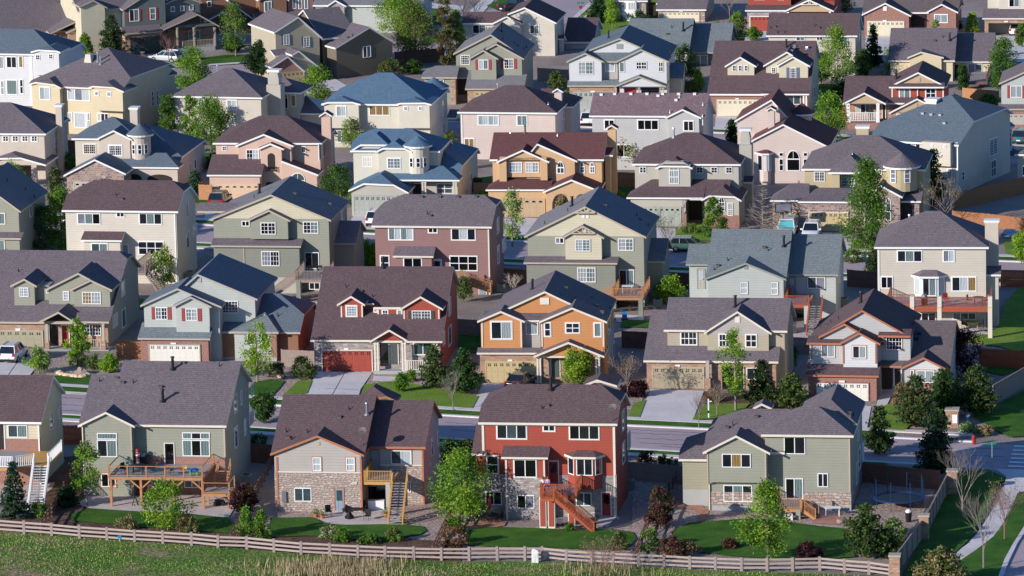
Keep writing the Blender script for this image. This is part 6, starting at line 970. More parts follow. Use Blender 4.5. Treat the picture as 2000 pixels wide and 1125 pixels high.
for i in range(7):
    y = 107 + i * 31.5; x0 = 1925 - i * 9.5; sheet('crossing_stripe', [(x0, y), (2300, y + 12), (2300, y + 25), (x0 - 3, y + 13)], .03, 'paint', crop='R8')
for (a, b) in (((674, 728), (634, 799)), ((1322, 763), (1293, 835)), ((998, 751), (960, 818)), ((1649, 791), (1616, 850)), ((636, 760), (700, 763)), ((1258, 797), (1362, 801)), ((40, 700), (0, 757)), ((460, 387), (432, 443)), ((738, 422), (717, 458))):
    P, Q = gnd(*a), gnd(*b); P.z = Q.z = .075; o = MB().bar(P, Q, .07, .01).obj('driveway_joint', 'tar'); o['kind'] = 'structure'
# tar snakes on the worn asphalt
r_ = random.Random(3); T = MB()
for k, (xa, xb, yo) in enumerate([(60, 160, 8), (90, 165, 22), (120, 160, 33), (480, 620, 9), (500, 610, 20), (520, 600, 31), (1220, 1380, 6), (1230, 1370, 12), (1240, 1360, 22), (1250, 1345, 31), (1290, 1370, 36), (870, 940, 12), (880, 935, 26), (1740, 1830, 14), (1740, 1860, 30), (1890, 1960, 10), (1900, 1960, 25), (1860, 1930, 38)]):
    yk = lambda x: next(a[1] + (x - a[0]) * (b[1] - a[1]) / (b[0] - a[0]) for a, b in zip(K1, K1[1:]) if x <= b[0]); n = 14; P = [gnd(xa + (xb - xa) * i / n, yk(xa + (xb - xa) * i / n) + yo + r_.uniform(-.9, .9)) for i in range(n + 1)]
    for a, b in zip(P, P[1:]): a.z = b.z = .027; T.bar(a, b, .09, .006)
o = T.obj('road_tar', 'tar'); o['kind'] = 'structure'
# rough grass of the field: one mesh of blades
plain('blade_g', (.21, .38, .05), .8, .3, .6); plain('blade_d', (.11, .23, .04), .8, .3, .6); plain('blade_t', (.42, .33, .20), .8, .2, .6); plain('blade_o', (.24, .17, .09), .8, .2, .6)
def blades(name, spots, label, cat, seed, mats, hmin, hmax, wd=.035):
    r = random.Random(seed); V = []; Fc = []; M = []
    for (x, y, mi) in spots:
        p = gnd(x, y); a = r.uniform(0, 6.28); h_ = r.uniform(hmin, hmax); l = r.uniform(0, .35); b2 = r.uniform(0, 6.28); k = len(V); dx, dy = wd * math.cos(a), wd * math.sin(a)
        V += [(p.x - dx, p.y - dy, .04), (p.x + dx, p.y + dy, .04), (p.x + l * h_ * math.cos(b2), p.y + l * h_ * math.sin(b2), h_)]; Fc.append((k, k + 1, k + 2)); M.append(mi)
    o = mesh_obj(name, V, Fc, mats, None, M); tag(o, label, cat, None, 'stuff'); return o
r_ = random.Random(11); sp = []
fy = lambda x: 1040 + (x / 900) * 60 if x < 900 else (1100 if x < 1100 else 1100 + (x - 1100) * .042)
cl = [(r_.uniform(-20, 1760), r_.uniform(1050, 1140), r_.choice([0, 0, 1, 1, 2, 3]), r_.uniform(8, 38)) for _ in range(230)]
for cx_, cy_, mi, rad in cl:
    if 560 < cx_ < 760: mi = r_.choice([2, 2, 3, 1])
    for _ in range(int(rad * 6)):
        x = cx_ + r_.gauss(0, rad); y = cy_ + r_.gauss(0, rad * .25)
        if y > fy(x) + 2 and x < 1745: sp.append((x, y, mi if r_.random() < .8 else r_.randrange(4)))
blades('wild_grass', sp, 'rough green and straw-coloured grass growing below the rail fence', 'grass', 5, ['blade_g', 'blade_d', 'blade_t', 'blade_o'], .06, .26, .045)
sp = [(r_.gauss(650, 75), r_.uniform(1098, 1135), r_.choice([2, 2, 2, 3])) for _ in range(1700)]
sp += [(r_.gauss(1180, 60), r_.uniform(1105, 1135), r_.choice([2, 3])) for _ in range(350)]
blades('dry_reeds', [s for s in sp if s[1] > fy(s[0]) + 3], 'pale dry reeds standing at the bottom edge of the field', 'reeds', 6, ['blade_g', 'blade_d', 'blade_t', 'blade_o'], .5, 1.2, .03)
# ======================================================== trees and shrubs
def leafm(name, c, tr=.35):
    m, t, b = nmat(name); co = ocoord(t); inf = N(t, 'ShaderNodeObjectInfo')
    col = mixc(t, noise(t, 1.3, co, 3), dk(c, .95), dk(c, 1.75)); col = mixc(t, mth(t, 'MULTIPLY', inf.outputs['Random'], .3), col, (c[0] * 1.2, c[1] * .95, c[2] * .8))
    t.links.new(col, b.inputs['Base Color']); b.inputs['Roughness'].default_value = .6; b.inputs['Specular IOR Level'].default_value = .2
    tl = N(t, 'ShaderNodeBsdfTranslucent'); t.links.new(col, tl.inputs[0]); mx = N(t, 'ShaderNodeMixShader'); mx.inputs[0].default_value = tr; t.links.new(b.outputs[0], mx.inputs[1]); t.links.new(tl.outputs[0], mx.inputs[2]); t.links.new(mx.outputs[0], t.nodes['Material Output'].inputs[0])
for n_, c_ in dict(lime=(.22, .34, .03), lime2=(.13, .24, .025), green=(.08, .175, .022), green2=(.05, .11, .02), deep=(.028, .065, .02), deep2=(.016, .04, .014), blueg=(.04, .085, .06), blueg2=(.025, .055, .045), olive=(.13, .15, .05), olive2=(.09, .10, .035), plum=(.06, .018, .025), plum2=(.035, .01, .018), bronze=(.09, .06, .03), bronze2=(.06, .06, .025), rusty=(.20, .09, .045), dry=(.30, .22, .12), dry2=(.22, .15, .09), frost=(.30, .36, .20), piney=(.07, .11, .03), pink=(.5, .25, .28)).items(): leafm(n_, c_)
plain('bark', (.17, .125, .10), .9, .3, 3); plain('barkw', (.50, .46, .40), .8, .25, 4); plain('barkg', (.235, .195, .175), .9, .25, 3); plain('barkr', (.24, .13, .11), .9, .25, 3)
def leaves(rng, pts, rad, per, size, V, Fc, M, flat=1.0, mi_w=(0, 1)):
    for p in pts:
        mi = rng.choice(mi_w)
        for _ in range(per):
            q = Vector((rng.gauss(0, rad), rng.gauss(0, rad), rng.gauss(0, rad * flat))) + p
            a = Vector((rng.gauss(0, 1), rng.gauss(0, 1), rng.gauss(0, 1))).normalized(); b = a.cross(Vector((rng.gauss(0, 1), rng.gauss(0, 1), rng.gauss(0, 1)))).normalized(); s = size * rng.uniform(.6, 1.3); k = len(V)
            V.append(q - a * s); V.append(q + b * s * .6); V.append(q + a * s); V.append(q - b * s * .6); Fc.append((k, k + 1, k + 2, k + 3)); M.append(mi if rng.random() < .8 else rng.choice(mi_w))
def branch(rng, mb, A, d, L, r, depth, tips, spread=.5, up=.25, kids=3):
    B = A + d * L; mb.tube(A, B, r, r * .62, 5 if r > .03 else 3)
    if depth == 0: tips.append(B); return
    for i in range(kids):
        f = 1.0 if i == 0 else rng.uniform(.45, .95); P = A + d * L * f
        n = (d + Vector((rng.gauss(0, spread), rng.gauss(0, spread), rng.gauss(0, spread * .6) + up))).normalized(); branch(rng, mb, P, n, L * rng.uniform(.58, .8), r * .58, depth - 1, tips, spread, up, kids)
TREES = [0]
def plant(kind, bx, by, ty, wpx, label, cat='tree', cols=None, name=None, group=None, crop='Z'):
    cx, cy, cs = CR[crop]; bx, by, ty, wpx = cx + bx / cs, cy + by / cs, cy + ty / cs, wpx / cs
    P = gnd(bx, by); H = atdist(bx, ty, P).z; s = FPX / (P - CAM).dot(FW); W = wpx / s; TREES[0] += 1; rng = random.Random(TREES[0] * 17); tr = MB(); V = []; Fc = []; M = []; bark = 'bark'
    nm = {'oval': 'broadleaf_tree', 'airy': 'young_tree', 'aspen': 'aspen_tree', 'column': 'poplar_tree', 'pine': 'pine_tree', 'spruce': 'spruce_tree', 'bare': 'bare_tree', 'bush': 'shrub', 'cone': 'evergreen_shrub', 'twigs': 'bare_shrub', 'larch': 'bare_larch'}[kind]
    e = empty(name or nm, (P.x, P.y, 0)); tag(e, label, cat, group); R = W / 2; dens = 1.0
    if kind in ('oval', 'airy', 'aspen', 'column'):
        cols = cols or dict(oval=['green', 'lime2', 'green2'], airy=['lime', 'lime2', 'green'], aspen=['lime2', 'green', 'lime'], column=['green', 'green2', 'lime2'])[kind]; bark = 'barkw' if kind == 'aspen' else 'bark' if kind != 'airy' else 'barkg'
        z0 = H * dict(oval=.18, airy=.22, aspen=.16, column=.06)[kind]; tr.tube((0, 0, -.1), (0, 0, H * .55), .035 + H * .014, .02 + H * .006, 7); tr.tube((0, 0, H * .55), (rng.uniform(-.1, .1), 0, H * .93), .02 + H * .006, .012, 5)
        pts = []; area = R * (H - z0); n = int(max(40, min(260, area * (7 if kind != 'airy' else 4.6))))
        skew = rng.uniform(-.12, .12) * R; ph = rng.uniform(0, 6)
        for i in range(n):
            t = rng.random(); z = z0 + (H - z0) * t
            prof = {'oval': math.sin(math.pi * (.10 + .86 * t ** .85)) ** .65, 'airy': math.sin(math.pi * (.12 + .84 * t ** .9)) ** .8, 'aspen': (math.sin(math.pi * (.1 + .88 * t ** .7))) ** .9, 'column': math.sin(math.pi * (.14 + .80 * t ** .8)) ** .7}[kind]
            a = rng.uniform(0, 6.283); lob = 1 + .22 * math.sin(3 * a + ph + 5 * t) + .14 * math.sin(7 * t * 3 + a * 2); q = math.sqrt(rng.uniform(.12, 1)) * R * prof * lob; pts.append(Vector((q * math.cos(a) + skew * t, q * math.sin(a), z)))
        for p in pts[::3]: b0 = Vector((0, 0, max(z0 * .8, p.z - math.hypot(p.x, p.y) * 1.1 - .2))); tr.tube(b0, p, .012 + .006 * H * .3, .008, 3)
        lr = max(.16, min(.42, R * .17)); leaves(rng, pts, lr, {'oval': 110, 'airy': 75, 'aspen': 75, 'column': 110}[kind], .105 if H < 9 else .115, V, Fc, M, 1.0, range(len(cols)))
    elif kind in ('pine', 'spruce'):
        cols = cols or (['deep', 'deep2', 'piney'] if kind == 'pine' else ['blueg', 'blueg2', 'deep']); tr.tube((0, 0, -.1), (0, 0, H * .96), .04 + H * .012, .015, 6); pts = []; lay = max(12, int(H * (3.0 if kind == 'spruce' else 2.4))); z0 = H * .04
        for i in range(lay):
            t = (i + .5) / lay; rr = R * ((1 - t) ** (.85 if kind == 'spruce' else .62)) * (1.0 if kind == 'spruce' else .75 + .5 * rng.random()) * min(1, .55 + t * 4) + .1; nb = max(5, int(rr * 7)); z = z0 + (H - z0) * t
            for k in range(nb):
                a = 6.283 * (k + rng.random() * .9) / nb; rl = rr * rng.uniform(.7, 1.1); tip = Vector((rl * math.cos(a), rl * math.sin(a), z + (-.12 * rl if kind == 'spruce' else .28 * rl) + rng.uniform(-.1, .1))); tr.tube((0, 0, z), tip, .02, .008, 3)
                m_ = max(2, int(rl / .28)); pts += [Vector((0, 0, z)).lerp(tip, (j + 1) / m_) for j in range(m_)]
        leaves(rng, pts, .13 if kind == 'spruce' else .16, 16, .13, V, Fc, M, .6, range(len(cols)))
    elif kind in ('bare', 'twigs', 'larch'):
        bark = cols[0] if cols else ('barkg' if kind != 'larch' else 'bark'); tips = []
        if kind == 'bare':
            tr.tube((0, 0, -.1), (0, 0, H * .3), .02 + H * .009, .02 + H * .007, 6)
            for i in range(7): a = 6.283 * i / 7 + rng.random(); branch(rng, tr, Vector((0, 0, H * rng.uniform(.18, .42))), Vector((math.cos(a) * .55 * R / H * 3, math.sin(a) * .55 * R / H * 3, 1)).normalized(), H * .25, .014 + H * .0035, 4, tips, .33, .12, 3)
        elif kind == 'twigs':
            for i in range(12): a = 6.283 * i / 12 + rng.random(); branch(rng, tr, Vector((0, 0, 0)), Vector((math.cos(a) * R / H * .7, math.sin(a) * R / H * .7, .8)).normalized(), H * .38, .02, 3, tips, .3, .1, 3)
        else:
            tr.tube((0, 0, -.1), (0, 0, H), .04 + H * .01, .012, 6)
            for i in range(90): t = .06 + .92 * i / 90; a = rng.uniform(0, 6.28); rl = R * (1 - t) ** .8 + .1; branch(rng, tr, Vector((0, 0, H * t)), Vector((math.cos(a), math.sin(a), .2)).normalized(), rl * .75, .035, 2, tips, .25, .1, 3)
        cols = cols[1:] if cols and len(cols) > 1 else None
        if cols: leaves(rng, tips[::2], .12, 2, .07, V, Fc, M, 1, range(len(cols)))
    else:
        cols = cols or (['green', 'green2'] if kind == 'bush' else ['green', 'lime2']); pts = []; n = int(max(30, min(160, R * H * 26)))
        for i in range(n):
            t = rng.random(); a = rng.uniform(0, 6.283); prof = math.sin(math.pi * (.25 + .72 * t)) ** .6 if kind == 'bush' else (1 - t) ** .6 * min(1, .7 + 2 * t); q = math.sqrt(rng.uniform(.2, 1)) * R * prof * (1 + .12 * math.sin(4 * a)); pts.append(Vector((q * math.cos(a), q * math.sin(a), .08 + H * .93 * t)))
        for p in pts[::5]: tr.tube((0, 0, 0), p, .015, .006, 3)
        leaves(rng, pts, .13, 34, .095 if kind == 'cone' else .10, V, Fc, M, 1, range(len(cols)))
    tr.obj('stems' if kind in ('bush', 'cone', 'twigs') else 'trunk', bark, e)
    if V: mesh_obj('foliage' if kind in ('bush', 'cone', 'twigs') else 'crown', V, Fc, cols, e, M)
    return e
T = plant
T('spruce', 28, 1012, 903, 62, 'blue-green spruce standing just inside the rail fence at the far left')
T('airy', 170, 990, 865, 56, 'airy light green tree at the left corner of the sage house with the long deck', cols=['lime2', 'green', 'olive'])
T('oval', 328, 1036, 945, 80, 'small bright green tree on the lawn in front of the long timber deck', cols=['lime', 'lime2', 'green'])
T('cone', 481, 1052, 989, 36, 'conical green shrub, left one of the pair by the rail fence', 'shrub'); T('cone', 511, 1053, 997, 42, 'conical green shrub, right one of the pair by the rail fence', 'shrub')
T('bush', 367, 1040, 1008, 56, 'grey-green scruffy shrub behind the fence, right of the small bright tree', 'shrub', ['olive', 'dry2', 'olive2']); T('bush', 248, 1035, 1008, 40, 'straw-coloured grass clump on the lawn below the long deck', 'grass clump', ['dry', 'olive']); T('bush', 75, 1008, 985, 36, 'low green shrub right of the blue spruce', 'shrub', ['lime2', 'green'])
T('pine', 130, 990, 955, 40, 'low dark juniper beside the sloping dark fence', 'shrub', ['deep', 'deep2']); T('oval', 475, 1000, 952, 52, 'dark plum-leaved bush between the two left houses', 'shrub', ['plum', 'plum2', 'bronze'])
T('oval', 903, 1022, 883, 104, 'big yellow-green willow between the stone house and the red house', cols=['lime2', 'green', 'lime']); T('bush', 888, 1068, 1030, 50, 'russet brown bush behind the rail fence', 'shrub', ['rusty', 'dry2', 'bronze']); T('bush', 888, 1040, 1010, 34, 'green shrub above the russet brown bush', 'shrub', ['lime2', 'green'])
T('oval', 1289, 1030, 958, 52, 'small bronze-leaved tree between the red house and the grey-green house', cols=['bronze', 'bronze2', 'plum']); T('bush', 1312, 1088, 1050, 62, 'reddish brown shrub by the fence below the bronze tree', 'shrub', ['rusty', 'plum', 'bronze']); T('bush', 1345, 1086, 1060, 44, 'grey-brown shrub next to the reddish shrub', 'shrub', ['dry2', 'olive2']); T('bush', 1268, 1075, 1035, 42, 'loose green shrub beside the dark sloping fence', 'shrub', ['olive', 'green'])
T('twigs', 1175, 1128, 1035, 96, 'bare pinkish-grey shrub in front of the rail fence', 'shrub', ['barkr', 'dry2']); T('bush', 1210, 1075, 1040, 34, 'dark olive shrub at the right end of the red house lawn', 'shrub', ['olive', 'olive2'])
T('oval', 1500, 1096, 945, 82, 'tall yellow-green tree on the lawn of the grey-green house', cols=['lime', 'lime2', 'green']); T('pine', 1690, 1090, 988, 92, 'bushy dark pine at the right end of the grey-green house garden', cols=['green2', 'deep', 'olive2']); T('pine', 1728, 1088, 1035, 56, 'round dark mugo pine right of the bushy pine', 'shrub', ['deep', 'green2'])
T('bush', 1747, 1062, 1012, 44, 'spiky grey-green yucca clump by the composite fence', 'shrub', ['frost', 'green', 'olive']); T('bush', 1580, 1093, 1060, 54, 'purple barberry shrub at the edge of the lawn', 'shrub', ['plum', 'plum2']); T('bush', 1425, 1072, 1054, 30, 'small purple-brown shrub left of the tall yellow-green tree', 'shrub', ['bronze', 'plum'])
T('bare', 1880, 1012, 862, 84, 'bare grey tree, tallest on the corner lawn'); T('bare', 1921, 1112, 962, 66, 'bare grey tree beside the curving path, nearest the camera'); T('bare', 1962, 1056, 938, 64, 'bare reddish-grey young tree right of the curving path', cols=['barkr', 'dry2'])
T('pine', 1838, 1145, 1072, 100, 'light green mugo pine at the bottom edge by the corner lawn', cols=['piney', 'olive', 'dry'])
T('pine', 1717, 888, 795, 56, 'dark pine right behind the grey-green house'); T('pine', 1826, 935, 800, 84, 'large dark pine by the street, left of the bare corner tree', cols=['deep', 'deep2', 'blueg2']); T('pine', 1788, 835, 735, 84, 'pine with bare stems in front of the white gabled window', cols=['deep', 'piney', 'olive2']); T('pine', 1845, 815, 722, 84, 'pine in the middle of the clump by the stone sign pier', cols=['deep', 'green2']); T('pine', 1908, 812, 715, 80, 'pine at the right end of the clump by the stone sign pier', cols=['deep', 'piney']); T('oval', 1887, 735, 655, 80, 'dark purple-leaved tree behind the pine clump', cols=['plum', 'plum2'])
T('bush', 1830, 862, 800, 36, 'yellow-green spiky shrub left of the stone sign pier', 'shrub', ['lime2', 'olive']); T('bush', 1890, 845, 828, 32, 'frosty green low shrub beside the corner sign', 'shrub', ['frost', 'green']); T('bush', 1925, 850, 835, 30, 'dry low shrub by the corner pavement', 'shrub', ['dry', 'olive']); T('bush', 1762, 795, 750, 34, 'twiggy brown-green shrub beside the walkway', 'shrub', ['olive2', 'dry2'])
T('column', 152, 715, 624, 42, 'narrow light green tree in front of the dark red door', cols=['lime', 'lime2', 'green']); T('airy', 76, 730, 683, 44, 'small airy tree beside the white car', cols=['lime', 'lime2', 'frost']); T('airy', 215, 728, 696, 34, 'small yellow-green tree on the gravel bed at left', cols=['lime', 'lime2']); T('bush', 186, 722, 692, 32, 'grey-green shrub at the foot of the stone porch', 'shrub', ['olive', 'green2'])
T('airy', 503, 748, 636, 56, 'airy lime green tree beside the brick corner of the blue-roofed house', cols=['lime', 'lime2', 'lime']); T('oval', 519, 825, 772, 48, 'dark green tree at the right wall of the sage house with the long deck', cols=['green2', 'deep']); T('bush', 592, 740, 698, 48, 'loose dark green shrub left of the red garage', 'shrub', ['green2', 'deep', 'olive']); T('bush', 540, 735, 710, 40, 'dark shrub by the wooden fence left of the red garage', 'shrub', ['deep', 'olive2'])
T('pine', 848, 758, 678, 56, 'left pine in front of the red house porch railing', cols=['green2', 'deep', 'olive2']); T('pine', 906, 770, 684, 68, 'right pine between the red and orange houses', cols=['green2', 'deep']); T('bare', 885, 803, 720, 44, 'thin bare tree on the lawn by the pines'); T('airy', 784, 767, 733, 18, 'newly planted thin tree on the lawn of the red house', cols=['lime2', 'green']); T('bush', 803, 745, 728, 28, 'small green shrub below the porch of the red house', 'shrub', ['lime2', 'green2'])
T('oval', 1128, 752, 685, 60, 'bright green round tree in front of the orange house porch', cols=['green', 'lime2', 'lime']); T('bare', 1226, 778, 690, 64, 'bare tree in the gap right of the orange house', cols=['barkg', 'dry2']); T('oval', 1240, 775, 750, 44, 'dark plum shrub at the foot of the bare tree', 'shrub', ['plum', 'plum2'])
T('airy', 1437, 803, 648, 58, 'tall light green tree in front of the taupe house', cols=['lime', 'lime2', 'green']); T('pine', 1487, 798, 706, 58, 'dark pine at the right corner of the taupe house'); T('pine', 1546, 798, 733, 64, 'thin pine between taupe and brick garages', cols=['piney', 'olive', 'green2']); T('bare', 1365, 838, 765, 36, 'small bare tree beside the driveway kerb'); T('bare', 1400, 812, 745, 30, 'small bare tree on the taupe house lawn'); T('bush', 1396, 785, 762, 30, 'small shrub by the taupe house porch', 'shrub', ['olive', 'rusty'])
T('column', 85, 492, 408, 60, 'deep green poplar, left of the three beside the cream house', cols=['green2', 'blueg', 'green']); T('column', 121, 492, 374, 62, 'tallest poplar of the three beside the cream house', cols=['green', 'lime2']); T('column', 151, 492, 402, 52, 'right poplar of the three, against the cream wall', cols=['green', 'green2']); T('pine', 110, 400, 328, 40, 'pine left of the stone garage gable', cols=['deep', 'olive2']); T('airy', 8, 565, 488, 38, 'small tree at the left edge above the brown roof')
T('airy', 320, 570, 486, 48, 'light green tree by the rear stair of the cream house', cols=['lime', 'lime2', 'frost']); T('airy', 215, 492, 440, 30, 'thin young tree against the cream rear wall', cols=['frost', 'lime2']); T('column', 720, 527, 473, 42, 'yellow-green tree left of the mauve house', cols=['lime', 'lime2']); T('bare', 1002, 580, 530, 40, 'white-stemmed bare tree right of the mauve house', cols=['barkw']); T('oval', 1310, 592, 548, 60, 'yellow-green bushy tree left of the pale grey-green house', cols=['lime', 'lime2']); T('airy', 905, 590, 545, 34, 'small tree hiding the rear stair of the mauve house', cols=['olive', 'green2'])
T('airy', 1001, 482, 374, 46, 'tree with white blossom among its leaves by the honey house garage', cols=['lime', 'lime2', 'frost']); T('bare', 1303, 512, 415, 66, 'sparse tree coming into leaf beside the street', cols=['barkg', 'frost', 'lime2']); T('cone', 1394, 462, 383, 66, 'dense bright green rounded evergreen by the greige house window', 'tree', ['green', 'lime2', 'green2'], name='evergreen_tree'); T('larch', 1490, 462, 365, 72, 'bare conical larch between the greige and ochre houses', cols=['barkg']); T('bush', 1350, 456, 438, 34, 'green shrub at the foot of the dense evergreen', 'shrub', ['green', 'olive'])
T('aspen', 1690, 508, 318, 92, 'tall aspen with white stems before the ochre house', cols=['lime2', 'green', 'green2']); T('pine', 1824, 405, 292, 44, 'slender dark pine between ochre and cream houses', cols=['green2', 'deep']); T('bare', 1846, 445, 345, 110, 'wide bare tree behind the beige hipped roof', cols=['barkg', 'dry']); T('oval', 2000, 515, 458, 44, 'bright green round tree at the right edge by the street', cols=['lime', 'lime2']); T('pine', 1705, 540, 500, 26, 'small dark spruce by the beige house corner')
T('oval', 661, 400, 328, 58, 'dark green tree between the peach and ivory houses', cols=['green2', 'deep', 'green']); T('airy', 546, 380, 325, 40, 'young tree in front of the peach house', cols=['lime2', 'frost', 'olive']); T('airy', 25, 365, 318, 44, 'light green tree before the porch at the left edge', cols=['lime', 'lime2']); T('pine', 382, 385, 335, 26, 'small spruce beside the cedar fence', cols=['blueg', 'deep']); T('airy', 686, 292, 235, 50, 'blossoming thin tree in front of the cream white house', cols=['olive', 'frost', 'lime2']); T('pine', 932, 375, 350, 28, 'small pine left of the honey house', cols=['olive2', 'deep']); T('bush', 1208, 400, 375, 22, 'little green conifer right of the honey house', 'shrub', ['lime2', 'green']); T('airy', 1100, 440, 385, 24, 'small bare-leaved tree in the porch arch', cols=['olive', 'dry']); T('airy', 1225, 330, 270, 46, 'pale budding tree against the light grey house', cols=['frost', 'dry'])
T('column', 328, 262, 184, 36, 'dark green poplar, left of the pair by the beige hipped house', cols=['green2', 'green']); T('column', 372, 275, 188, 36, 'dark green poplar, right of the pair by the beige hipped house', cols=['green2', 'lime2']); T('oval', 413, 300, 195, 74, 'broad green tree left of the peach house', cols=['green', 'green2', 'lime2']); T('oval', 376, 185, 98, 64, 'bright green tree below the parked silver car', cols=['lime2', 'green', 'lime']); T('oval', 617, 205, 134, 62, 'bright green tree beside the brick garage', cols=['lime', 'lime2', 'green'])
T('pine', 219, 116, 30, 56, 'dark pine before the slate grey house', cols=['deep', 'deep2', 'olive2']); T('cone', 167, 116, 64, 42, 'small bright green tree at the tan porch', 'tree', ['lime2', 'green'], name='evergreen_tree'); T('airy', 461, 110, 10, 56, 'tree with visible limbs on the lawn by the brown house', cols=['olive', 'green', 'lime2']); T('pine', 512, 148, 78, 78, 'dark pine beside the olive-tan house', cols=['deep', 'deep2']); T('bare', 512, 92, 38, 48, 'bare tree behind the dark pine'); T('pine', 455, 103, 72, 44, 'dark low pine behind the lawn tree', cols=['deep2', 'green2']); T('bare', 330, 125, 60, 40, 'bare pinkish tree by the silver car', cols=['barkr'])
T('oval', 778, 75, -10, 84, 'large bright green tree at the top edge', cols=['lime2', 'green', 'lime']); T('oval', 812, 122, 8, 84, 'loose olive-green tree over the red fence', cols=['olive', 'lime2', 'olive2']); T('column', 871, 130, -15, 34, 'tall brownish poplar left of the cream rear gable', cols=['olive', 'olive2', 'bronze']); T('column', 893, 125, 20, 34, 'green poplar right of the brownish one', cols=['lime2', 'olive']); T('bush', 905, 112, 72, 30, 'yellow-green shrub at the foot of the poplars', 'shrub', ['lime', 'olive']); T('bush', 765, 148, 118, 60, 'olive shrub row behind the blue roof', 'shrub', ['olive', 'green2', 'olive2']); T('pine', 1088, 198, 140, 44, 'dark pine behind the plum hip roof', cols=['green2', 'olive2']); T('oval', 808, 145, 120, 30, 'dark green bush by the red fence', 'shrub', ['green2', 'deep']); T('bush', 878, 285, 258, 26, 'yellow-green shrub between the cream white and pink-beige houses', 'shrub', ['lime2', 'olive'])
T('oval', 1405, 105, 48, 56, 'green tree in front of the grey-roofed house', cols=['green2', 'green', 'olive']); T('oval', 1440, 98, 28, 38, 'yellow-green tree beside the driveway of the red house', cols=['lime2', 'olive']); T('cone', 1363, 182, 134, 30, 'upright yellow-green evergreen by the white house', 'tree', ['lime2', 'lime'], name='evergreen_tree'); T('oval', 1336, 160, 92, 56, 'dark green bushy tree right of the white house', cols=['green2', 'deep', 'green']); T('aspen', 1635, 170, 52, 66, 'white-stemmed aspen against the cream rear wall', cols=['lime2', 'lime', 'green']); T('spruce', 1706, 130, 48, 40, 'dark spruce beside the cream driveway', cols=['deep', 'deep2']); T('oval', 1752, 148, 84, 58, 'bright green tree left of the yellow gable', cols=['lime2', 'green']); T('column', 1852, 138, 74, 28, 'green column tree right of the yellow gable', cols=['green', 'lime2']); T('airy', 1828, 128, 42, 20, 'thin airy tree over the grey-brown roof', cols=['frost', 'lime2'])
T('oval', 1961, 190, 78, 54, 'dark green tree in front of the open garage drive', cols=['green2', 'green']); T('oval', 1623, 275, 188, 66, 'bright green tree right of the pink house', cols=['lime', 'lime2', 'green']); T('oval', 1866, 228, 190, 38, 'bronze-green round tree beside the red and tan house', cols=['olive', 'bronze2']); T('oval', 1682, 156, 100, 36, 'dark green tree behind the aspen', cols=['green2', 'deep']); T('oval', 1604, 165, 105, 40, 'dark tree left of the white-stemmed aspen', cols=['deep', 'green2']); T('spruce', 1862, 58, 18, 34, 'blue spruce before the brick-fronted house'); T('cone', 1899, 64, 24, 32, 'bright yellow-green conifer near the open garage', 'tree', ['lime', 'lime2'], name='evergreen_tree')
T('pine', 1168, 46, -8, 40, 'dark fir near the street corner sign', cols=['deep', 'deep2']); T('airy', 1196, 56, 4, 30, 'bright young tree on the corner lawn at the top', cols=['lime', 'lime2']); T('bare', 1425, 38, -20, 60, 'bare grey tree between the tan and red houses at the top'); T('oval', 1650, 28, -20, 54, 'olive tree at the top edge beside the brick-fronted house', cols=['olive', 'bronze2', 'green2']); T('oval', 1996, 92, 50, 24, 'tree at the right edge in front of the open garage', cols=['olive', 'green']); T('pine', 1430, 285, 235, 24, 'small dark pine beside the pink house', cols=['deep']); T('bush', 1240, 40, 20, 60, 'dark hedge shrub under the bay window at the top', 'shrub', ['green2', 'deep']); T('column', 1880, 175, 130, 22, 'narrow dark conifer by the small dark deck', cols=['green2', 'deep']); T('airy', 1472, 80, 55, 26, 'small tree beside the red house driveway', cols=['lime2', 'green']); T('bare', 905, 40, -15, 40, 'bare tree left of the maroon roof at the top'); T('bare', 930, 45, -20, 40, 'bare tree just right of another bare one at the top'); T('oval', 70, 12, -15, 90, 'dark green tree above the brown roof at the top left', cols=['green2', 'deep']); T('pine', 625, 30, -10, 40, 'dark fir before the stone gable at the top', cols=['deep', 'green2'])
for i, (x, y, tY, w_, c_) in enumerate([(645, 1052, 1030, 36, 'olive'), (668, 1058, 1036, 34, 'green'), (720, 1062, 1048, 52, 'green2'), (770, 1058, 1035, 34, 'olive'), (1113, 1038, 1028, 12, 'green2')]): T('bush', x, y, tY, w_, ['soft grey-green shrub, first from the left under the stone house lawn', 'fresh green shrub beside the first soft one under the stone house lawn', 'low spreading green shrub in the garden bed', 'grey-green shrub at the right end of the garden bed', 'tiny round shrub at the foot of the red stair'][i], 'shrub', [c_, 'green' if i else 'frost'])

